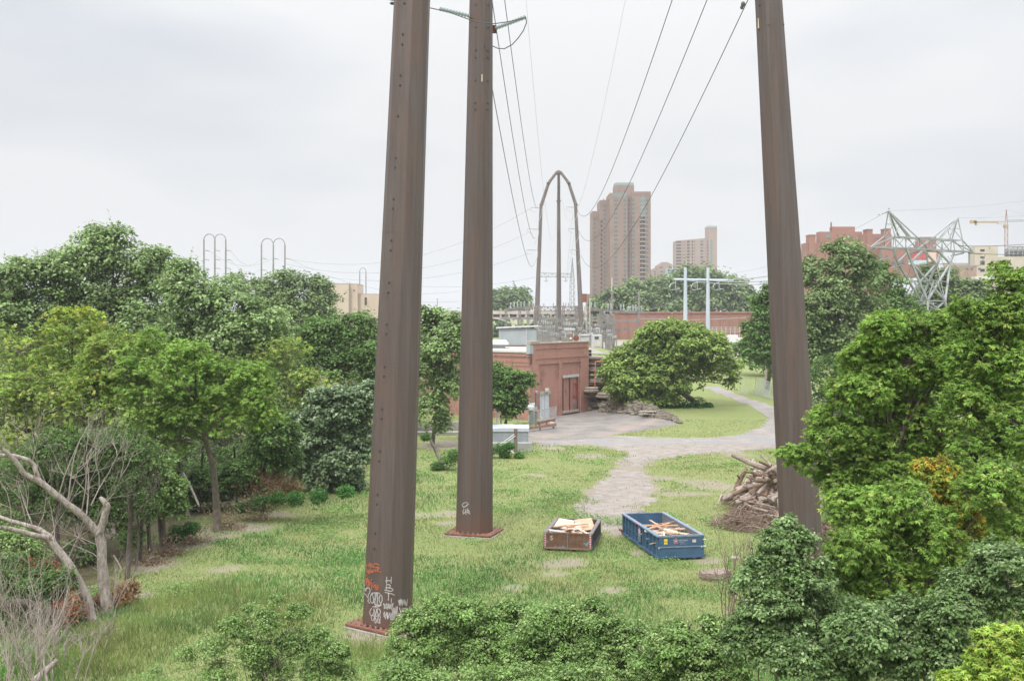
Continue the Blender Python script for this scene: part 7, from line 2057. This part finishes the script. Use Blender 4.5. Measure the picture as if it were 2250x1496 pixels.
# upper heap: big logs leaning to the crest
for i in range(110):
    a = rr.uniform(math.pi * .9, 2.1 * math.pi); rad = rr.uniform(.3, 3.4)
    hx = pc.x + rad * math.cos(a) * 1.05; hy = pc.y + rad * math.sin(a) * .8
    hz = max(.15, 2.8 * (1 - rad / 3.9)) * rr.uniform(.7, 1)
    L = rr.uniform(1.4, 3.0); dx = pc.x - hx + rr.uniform(-.8, .8); dy = (pc.y - hy) * .5 + rr.uniform(-.8, .8)
    d = Vector((dx, dy, 0)); d = d.normalized() if d.length > .1 else Vector((1, 0, 0))
    d = (d + Vector((0, 0, rr.uniform(.0, .6)))).normalized()
    A = Vector((hx, hy, hz + .1)); Bq = A + d * L; Bq.z = min(Bq.z, 3.2 + rr.random() * .5)
    logm(A, Bq, rr.uniform(.09, .22) if i > 12 else rr.uniform(.2, .3), LOGM[rr.choice([0, 0, 1, 1, 2])], 'weathered log in the tall pile behind the right steel leg', 'logs in the tall pile')
logm(G(1588, 1108) + Vector((0, 0, .32)), G(1655, 1100) + Vector((0, 0, .5)), .34, LOGM[0], 'thickest log lying at the left foot of the tall pile', None)
logm(P(1632, 1085, 73), P(1663, 1035, 75), .27, LOGM[1], 'pale smooth log slanting up the left face of the tall pile', None)
logm(P(1652, 1030, 76), P(1656, 1008, 77), .12, LOGM[1], 'splintered pale stump sticking out of the top of the log pile', None)
logm(P(1618, 1075, 74), P(1640, 1030, 75), .2, LOGM[2], 'brown log leaning on the left flank of the tall pile', None)
logm(P(1577, 1108, 72), P(1605, 1068, 73), .06, LOGM[1], 'thin curved branch leaning against the outer left of the log pile', None, 'branch', 'branch')
# lower brush heap
bc = G(1662, 1168); bc = Vector((bc.x + .3, bc.y + 1.2, 0))
for i in range(70):
    a = rr.uniform(0, 2 * math.pi); rad = rr.uniform(0.3, 2.6)
    A = Vector((bc.x + rad * math.cos(a), bc.y + rad * math.sin(a) * .6, max(.06, 1.75 * (1 - rad / 3.0)) * rr.uniform(.4, 1)))
    d = Vector((rr.gauss(0, 1), rr.gauss(0, .5), rr.gauss(0, .22))).normalized()
    logm(A - d * .8, A + d * rr.uniform(.5, 1.0), rr.uniform(.025, .06), LOGM[rr.choice([2, 2, 0, 1])], 'brown branch in the low brush heap beside the tall log pile', 'branches in the low brush heap', 'branch', 'branch', 5)
m = MB()
for i in range(900):
    up_ = rr.random() < .45
    c0_ = pc if up_ else bc
    a = rr.uniform(0, 2 * math.pi); rad = (rr.random() ** .6) * (3.3 if up_ else 2.7)
    Hh = 3.7 if up_ else 1.6
    A = Vector((c0_.x + rad * math.cos(a), c0_.y + rad * math.sin(a) * .75, max(.03, Hh * (1 - rad / 3.6)) * rr.uniform(.3, 1.0)))
    d = Vector((rr.gauss(0, 1), rr.gauss(0, .6), rr.gauss(0, .35))).normalized()
    L = rr.uniform(.5, 1.6); m.tube([A - d * L / 2, A + Vector((0, 0, rr.uniform(-.05, .1))), A + d * L / 2], [.02, .016, .01], 3, caps=False)
rg = G(1845, 1192)
for i in range(200):
    A = Vector((rg.x + rr.gauss(-.4, .9), rg.y + rr.gauss(0, .8), abs(rr.gauss(.3, .3)))); d = Vector((rr.gauss(0, 1), rr.gauss(0, .5), rr.gauss(0, .4))).normalized()
    m.tube([A - d * .6, A + d * .6], [.05, .02], 4, caps=False)
o = m.build('brush', simple('fine_brush', (.17, .11, .08), (.32, .25, .205), 5, rough=.95), None, loc=tuple(bc)); tag(o, 'fine twigs and sticks filling the log pile and brush heap', 'brush', kind='stuff')
for i in range(9):
    A = Vector((rg.x + rr.gauss(-.3, .7), rg.y + rr.gauss(0, .6), .15 + .12 * i)); d = Vector((rr.gauss(0, 1), rr.gauss(0, .5), rr.gauss(0, .15))).normalized()
    logm(A - d, A + d, rr.uniform(.07, .16), LOGM[rr.choice([0, 2])], 'log in the small reddish heap right of the right steel leg', 'logs in the small reddish heap')
# mound under the piles
m = MB()
for (c0_, R, Hh) in ((pc, 3.0, 2.2), (bc, 2.3, 1.0)):
    n = 20; vs = [(c0_.x, c0_.y, Hh)]; fs = []
    for j, (q, h_) in enumerate(((.35, .8), (.7, .42), (1.0, -.05))):
        for k in range(n):
            a = 2 * math.pi * k / n; vs.append((c0_.x + R * q * math.cos(a) * rr.uniform(.92, 1.08), c0_.y + R * q * .75 * math.sin(a), Hh * h_ * rr.uniform(.85, 1.1)))
    for k in range(n): fs.append((0, 1 + k, 1 + (k + 1) % n))
    for j in range(2):
        for k in range(n): fs.append((1 + j * n + k, 1 + (j + 1) * n + k, 1 + (j + 1) * n + (k + 1) % n, 1 + j * n + (k + 1) % n))
    m.add(vs, fs)
o = m.build('debris_mound', simple('bark_debris', (.10, .07, .05), (.17, .12, .09), 3, rough=.95, bump=.8), None, loc=tuple(pc)); tag(o, 'dark bark debris at the heart of the log pile', 'debris', kind='stuff')
# flat boulder
g = G(1572, 1272); m = MB()
vs = []; n = 9
for i, (zz, q) in enumerate(((-.1, .85), (.18, 1.0), (.40, .96), (.46, .7))):
    for k in range(n):
        a = 2 * math.pi * k / n; vs.append((g.x + q * (.78 + .07 * math.sin(3 * a)) * math.cos(a), g.y + q * .62 * math.sin(a), zz + .03 * math.sin(5 * a) + .05 * math.cos(a)))
fs = [tuple(reversed(range(n))), tuple(range(3 * n, 4 * n))]
for i in range(3): fs += [(i * n + k, i * n + (k + 1) % n, (i + 1) * n + (k + 1) % n, (i + 1) * n + k) for k in range(n)]
m.add(vs, fs)
o = m.build('flat_boulder', simple('boulder', (.19, .145, .115), (.30, .245, .21), 5, rough=.95, bump=.6), None, loc=tuple(g)); tag(o, 'flat brown boulder in the grass below the blue dumpster', 'boulder')
# scattered stones and a pale scrap
for i, (px, py, r, lab_) in enumerate([(1017, 1022, .16, 'small pale stone by the leaning stem'), (1614, 1228, .18, 'crumpled white scrap in the grass beside the bare sapling'), (1640, 1235, .14, 'second smaller white scrap by the bare sapling'), (983, 1030, .2, 'pale splintered wood at the foot of the leaning stem')]):
    g = G(px, py); m = MB(); rock(m, (g.x, g.y, g.z + r * .4), r, rr); o = m.build('stone', WHITE if 'white' in lab_ else STONE, None, loc=tuple(g)); tag(o, lab_, 'stone' if 'stone' in lab_ else 'scrap')

# ------------------------------------------------------------------ fences by the road
fence('chain link fence with angled barbed wire arms along the right of the road', [G(1626, 866), G(1660, 868), G(1700, 880), G(1760, 892)], 2.4, 2.6, arms=True)
a = P(1638, 832, 205); b = P(1712, 832, 195)
fence('taller far chain link fence on the green bank above the road', [Vector((a.x, a.y, 0)), Vector((b.x, b.y, 0))], 2.9, 5.5)
g = G(1791, 892); o = MB().tube([g, P(1790, 800, g.y)], .09, 8).build('white_post', WHITE, None, loc=tuple(g)); tag(o, 'tall white post just right of the right steel leg', 'post')
m = MB(); m.tube([P(*p) for p in [(1792, 872, 120), (1802, 876, 119), (1812, 885, 118), (1816, 896, 118)]], .05, 6); o = m.build('curved_rail', GALV, None, loc=tuple(P(1795, 880, 119))); tag(o, 'curved galvanized rail beside the tall white post', 'rail')
# ------------------------------------------------------------------ pale twin poles
tp = thing('twin_pole_pylon', 'pale blue twin tubular poles joined by a crossbar with curled jumper wires', 'pylon', tuple(P(1530, 740, 250)))
PB = simple('pale_blue_pole', (.50, .57, .62), (.44, .51, .56), .5, stretch=(1, 1, .2), rough=.5)
for px in (1506, 1555.5):
    m = MB(); m.tube([P(px, 760, 250), P(px, 680, 250), P(px, 588, 250)], [.52, .46, .33], 10); m.build('pole', PB, tp)
m = MB(); m.tube([P(1481, 614, 250), P(1612, 616, 250)], .24, 8); m.build('crossbar', PB, tp)
for px in (1484, 1532, 1580):
    m = MB(); m.tube([P(*p) for p in [(px, 616, 250), (px, 634, 250)]], .1, 5)
    m.tube([P(*p) for p in [(px, 620, 250), (px - 10, 624, 247), (px - 14, 631, 245), (px - 10, 637, 246), (px + 1, 636, 249), (px + 10, 634, 252)]], .07, 5); m.build('jumper', GALV, tp)
# ------------------------------------------------------------------ lattice pylon
LD = 170.0
lp = thing('lattice_pylon', 'silver lattice pylon with a horned crossarm above the foreground leaves', 'pylon', tuple(P(2030.5, 690, LD)))
th = math.radians(33.4); AX = Vector((math.cos(th), math.sin(th), 0)); BX = Vector((-math.sin(th), math.cos(th), 0)); LC = Vector(((2030.5 - CX) / F * LD, LD, 0))
def lq(a, b, z): return LC + AX * a + BX * b + Vector((0, 0, z))
LAT = simple('silver_lattice', (.27, .285, .295), (.38, .395, .405), 1, rough=.5, metal=.2)
zg = terr(LC.x, LC.y)
def lat(name, segs, w=.15):
    m = MB()
    for s in segs: m.bar(lq(*s[0]), lq(*s[1]), s[2] if len(s) > 2 else w)
    return m.build(name, LAT, lp)
W0, W1 = 3.9, 2.21; z0, z1 = zg, 15.05
segs = []
cn = [(-1, -1), (1, -1), (1, 1), (-1, 1)]
for sx, sy in cn: segs.append(((sx * W0, sy * W0, z0), (sx * W1, sy * W1, z1), .24))
for i in range(4):
    (ax_, ay_), (bx_, by_) = cn[i], cn[(i + 1) % 4]
    lv = [(W0 + (W1 - W0) * t, z0 + (z1 - z0) * t) for t in (0, .3, .58, .8, 1)]
    for (wa, za), (wb, zb_) in zip(lv[:-1], lv[1:]):
        segs += [((ax_ * wa, ay_ * wa, za), (bx_ * wb, by_ * wb, zb_)), ((bx_ * wa, by_ * wa, za), (ax_ * wb, ay_ * wb, zb_)), ((ax_ * wb, ay_ * wb, zb_), (bx_ * wb, by_ * wb, zb_))]
lat('body', segs, .13)
zn, zb_, zt = 20.9, 23.0, 24.7
NA, NB = 4.81, 1.23
segs = []
for s in (-1, 1):
    for t in (-1, 1):
        segs += [((s * W1, t * W1, z1), (s * NA, t * NB, zn), .28), ((-s * W1, t * W1, z1), (s * NA, t * NB, zn), .26), ((s * NA, t * NB, zn), (s * 6.0, t * 1.2, zb_), .26), ((s * NA, t * NB, zn), (s * 1.55, t * 1.2, zb_), .26)]
        segs += [((s * W1, t * W1, z1), (s * .2, t * 1.9, 18.2), .12), ((s * 3.1, t * 2.0, 18.0), (s * 3.1, -t * 2.0, 18.0), .1), ((s * 3.1, t * 2.0, 18.0), (s * .2, t * 1.9, 18.2), .1)]
    segs += [((s * NA, -NB, zn), (s * NA, NB, zn), .12), ((s * W1, -W1, z1), (s * NA, NB, zn), .1), ((s * W1, W1, z1), (s * NA, -NB, zn), .1)]
segs += [((-W1, -W1, z1), (W1, -W1, z1), .16), ((-W1, W1, z1), (W1, W1, z1), .16)]
lat('waist', segs)
segs = []
xs = [-12.7, -8.6, -6.0, -3.0, 0, 3.0, 6.0, 8.6, 12.7]
for t in (-1, 1):
    for a, b in zip(xs[:-1], xs[1:]):
        ya = 0 if abs(a) > 12 else t * 1.2; yb = 0 if abs(b) > 12 else t * 1.2
        segs.append(((a, ya, zb_), (b, yb, zb_), .16))
    tx = [-8.4, -6, -3, 0, 3, 6, 8.4]
    for a, b in zip(tx[:-1], tx[1:]): segs.append(((a, t * 1.0, zt), (b, t * 1.0, zt), .14))
    segs += [((-12.7, 0, zb_), (-8.4, t * 1.0, zt)), ((12.7, 0, zb_), (8.4, t * 1.0, zt))]
    for i, a in enumerate([-8.4, -6, -3, 0, 3, 6, 8.4]):
        segs.append(((a, t * 1.0, zt), (a, t * 1.2, zb_), .1))
        if i < 6:
            b = [-8.4, -6, -3, 0, 3, 6, 8.4][i + 1]
            segs.append(((a, t, zt), (b, t * 1.2, zb_), .11) if i % 2 else ((a, t * 1.2, zb_), (b, t, zt), .11))
for a in (-8.4, -6, -3, 0, 3, 6, 8.4): segs += [((a, -1.2, zb_), (a, 1.2, zb_), .1), ((a, -1, zt), (a, 1, zt), .1)]
lat('crossarm', segs)
for s, zpk in ((-1, 28.6), (1, 28.4)):
    pk = (s * 8.6, 0, zpk); segs = []
    for t in (-1, 1):
        segs += [(pk, (s * 8.4, t * 1.0, zt), .13), (pk, (s * 4.7, t * 1.0, zt), .22), (pk, (s * .7, t * 1.1, zb_ + .4), .14)]
        q = (s * 8.5, t * .5, (zpk + zt) / 2); q2 = (s * 6.6, t * .5, (zpk + zt) / 2)
        segs += [(q, q2, .08), (q2, (s * 8.4, t, zt), .08)]
    lat('horn', segs)
INS2 = simple('grey_disc_insulator', (.22, .22, .21), rough=.4)
for a in (-11.3, 0.0, 10.8):
    zc = zb_ - .15
    for t in (-1, 1):
        string(lq(a, t * .3, zc), lq(a + t * .3, t * 3.0, zc - .35), lp, 14, .13, mat_=INS2)
    m = MB(); m.tube([lq(a + .8, 0, zb_), lq(a + .8, 0, zb_ - 2.2)], .13, 6); m.tube([lq(a, -3.4, zc - .35), lq(a + .3, -2.4, zc - 2.0), lq(a + .8, 0, zc - 2.4), lq(a + .6, 2.4, zc - 2.0), lq(a, 3.4, zc - .35)], .06, 5)
    m.build('jumper', LAT, lp)
for i, (p, q, s, lab_) in enumerate([((1893, 547), (1600, 614), 1.2, 'top one of three pale cables from the lattice pylon crossarm tip to the twin poles'), ((1953, 567), (1556, 616), 1.6, 'middle pale cable from the lattice pylon to the twin poles'), ((1985, 583), (1509, 616), 1.8, 'lowest pale cable from the lattice pylon to the twin poles')]):
    swag(lab_, P(p[0], p[1], 166), P(q[0], q[1], 250), s, .085, PALEW, group='pale cables from the lattice pylon')
swag('thin cable from the left horn of the lattice pylon out of the frame', lq(-8.6, 0, 28.6), P(2330, 430, 200), .5, .02, PALEW); swag('thin cable from the left horn of the lattice pylon toward the steel leg', lq(-8.6, 0, 28.6), P(1560, 600, 330), 3.0, .025, PALEW)
for i, (p, q, lab_) in enumerate([((2105, 540), (2330, 528), 'upper cable leaving the lattice pylon to the right edge'), ((2130, 556), (2330, 552), 'lower cable leaving the crossarm tip to the right edge')]):
    swag(lab_, P(p[0], p[1], 175), P(q[0], q[1], 190), .4, .05, WIRE, group='cables leaving the lattice pylon')
swag('thin cable from the right horn of the lattice pylon', lq(8.6, 0, 28.4), P(2330, 462, 210), .5, .02, PALEW)
# birds on the guard wire
for i, (px, py) in enumerate([(1931, 472), (1940, 469.5), (1946, 468), (1950, 466.5), (1953, 459)]):
    c = P(px, py, 164.0); m = MB(); m.ball(c, .09, .8, 6, 4); m.ball(c + Vector((-.09, 0, .07)), .05, 1, 6, 4); m.bar(c, c + Vector((.18, 0, -.06)), .04)
    o = m.build('bird', WIRE, None, loc=tuple(c)); tag(o, 'tiny dark bird perched near the left horn of the lattice pylon', 'bird', 'birds beside the pylon horn')
# ------------------------------------------------------------------ air
hz, nt, bs, out = newmat('haze')
nt.nodes.remove(bs)
pv = nt.nodes.new('ShaderNodeVolumePrincipled')
pv.inputs['Color'].default_value = (0.93, 0.96, 1.0, 1)
pv.inputs['Density'].default_value = 0.00022
pv.inputs['Anisotropy'].default_value = 0.0
nt.links.new(pv.outputs[0], out.inputs['Volume'])
haze = MB().bb(-4400, 4400, -1000, 5400, -1.3, 135).build('haze', hz)
haze['kind'] = 'stuff'
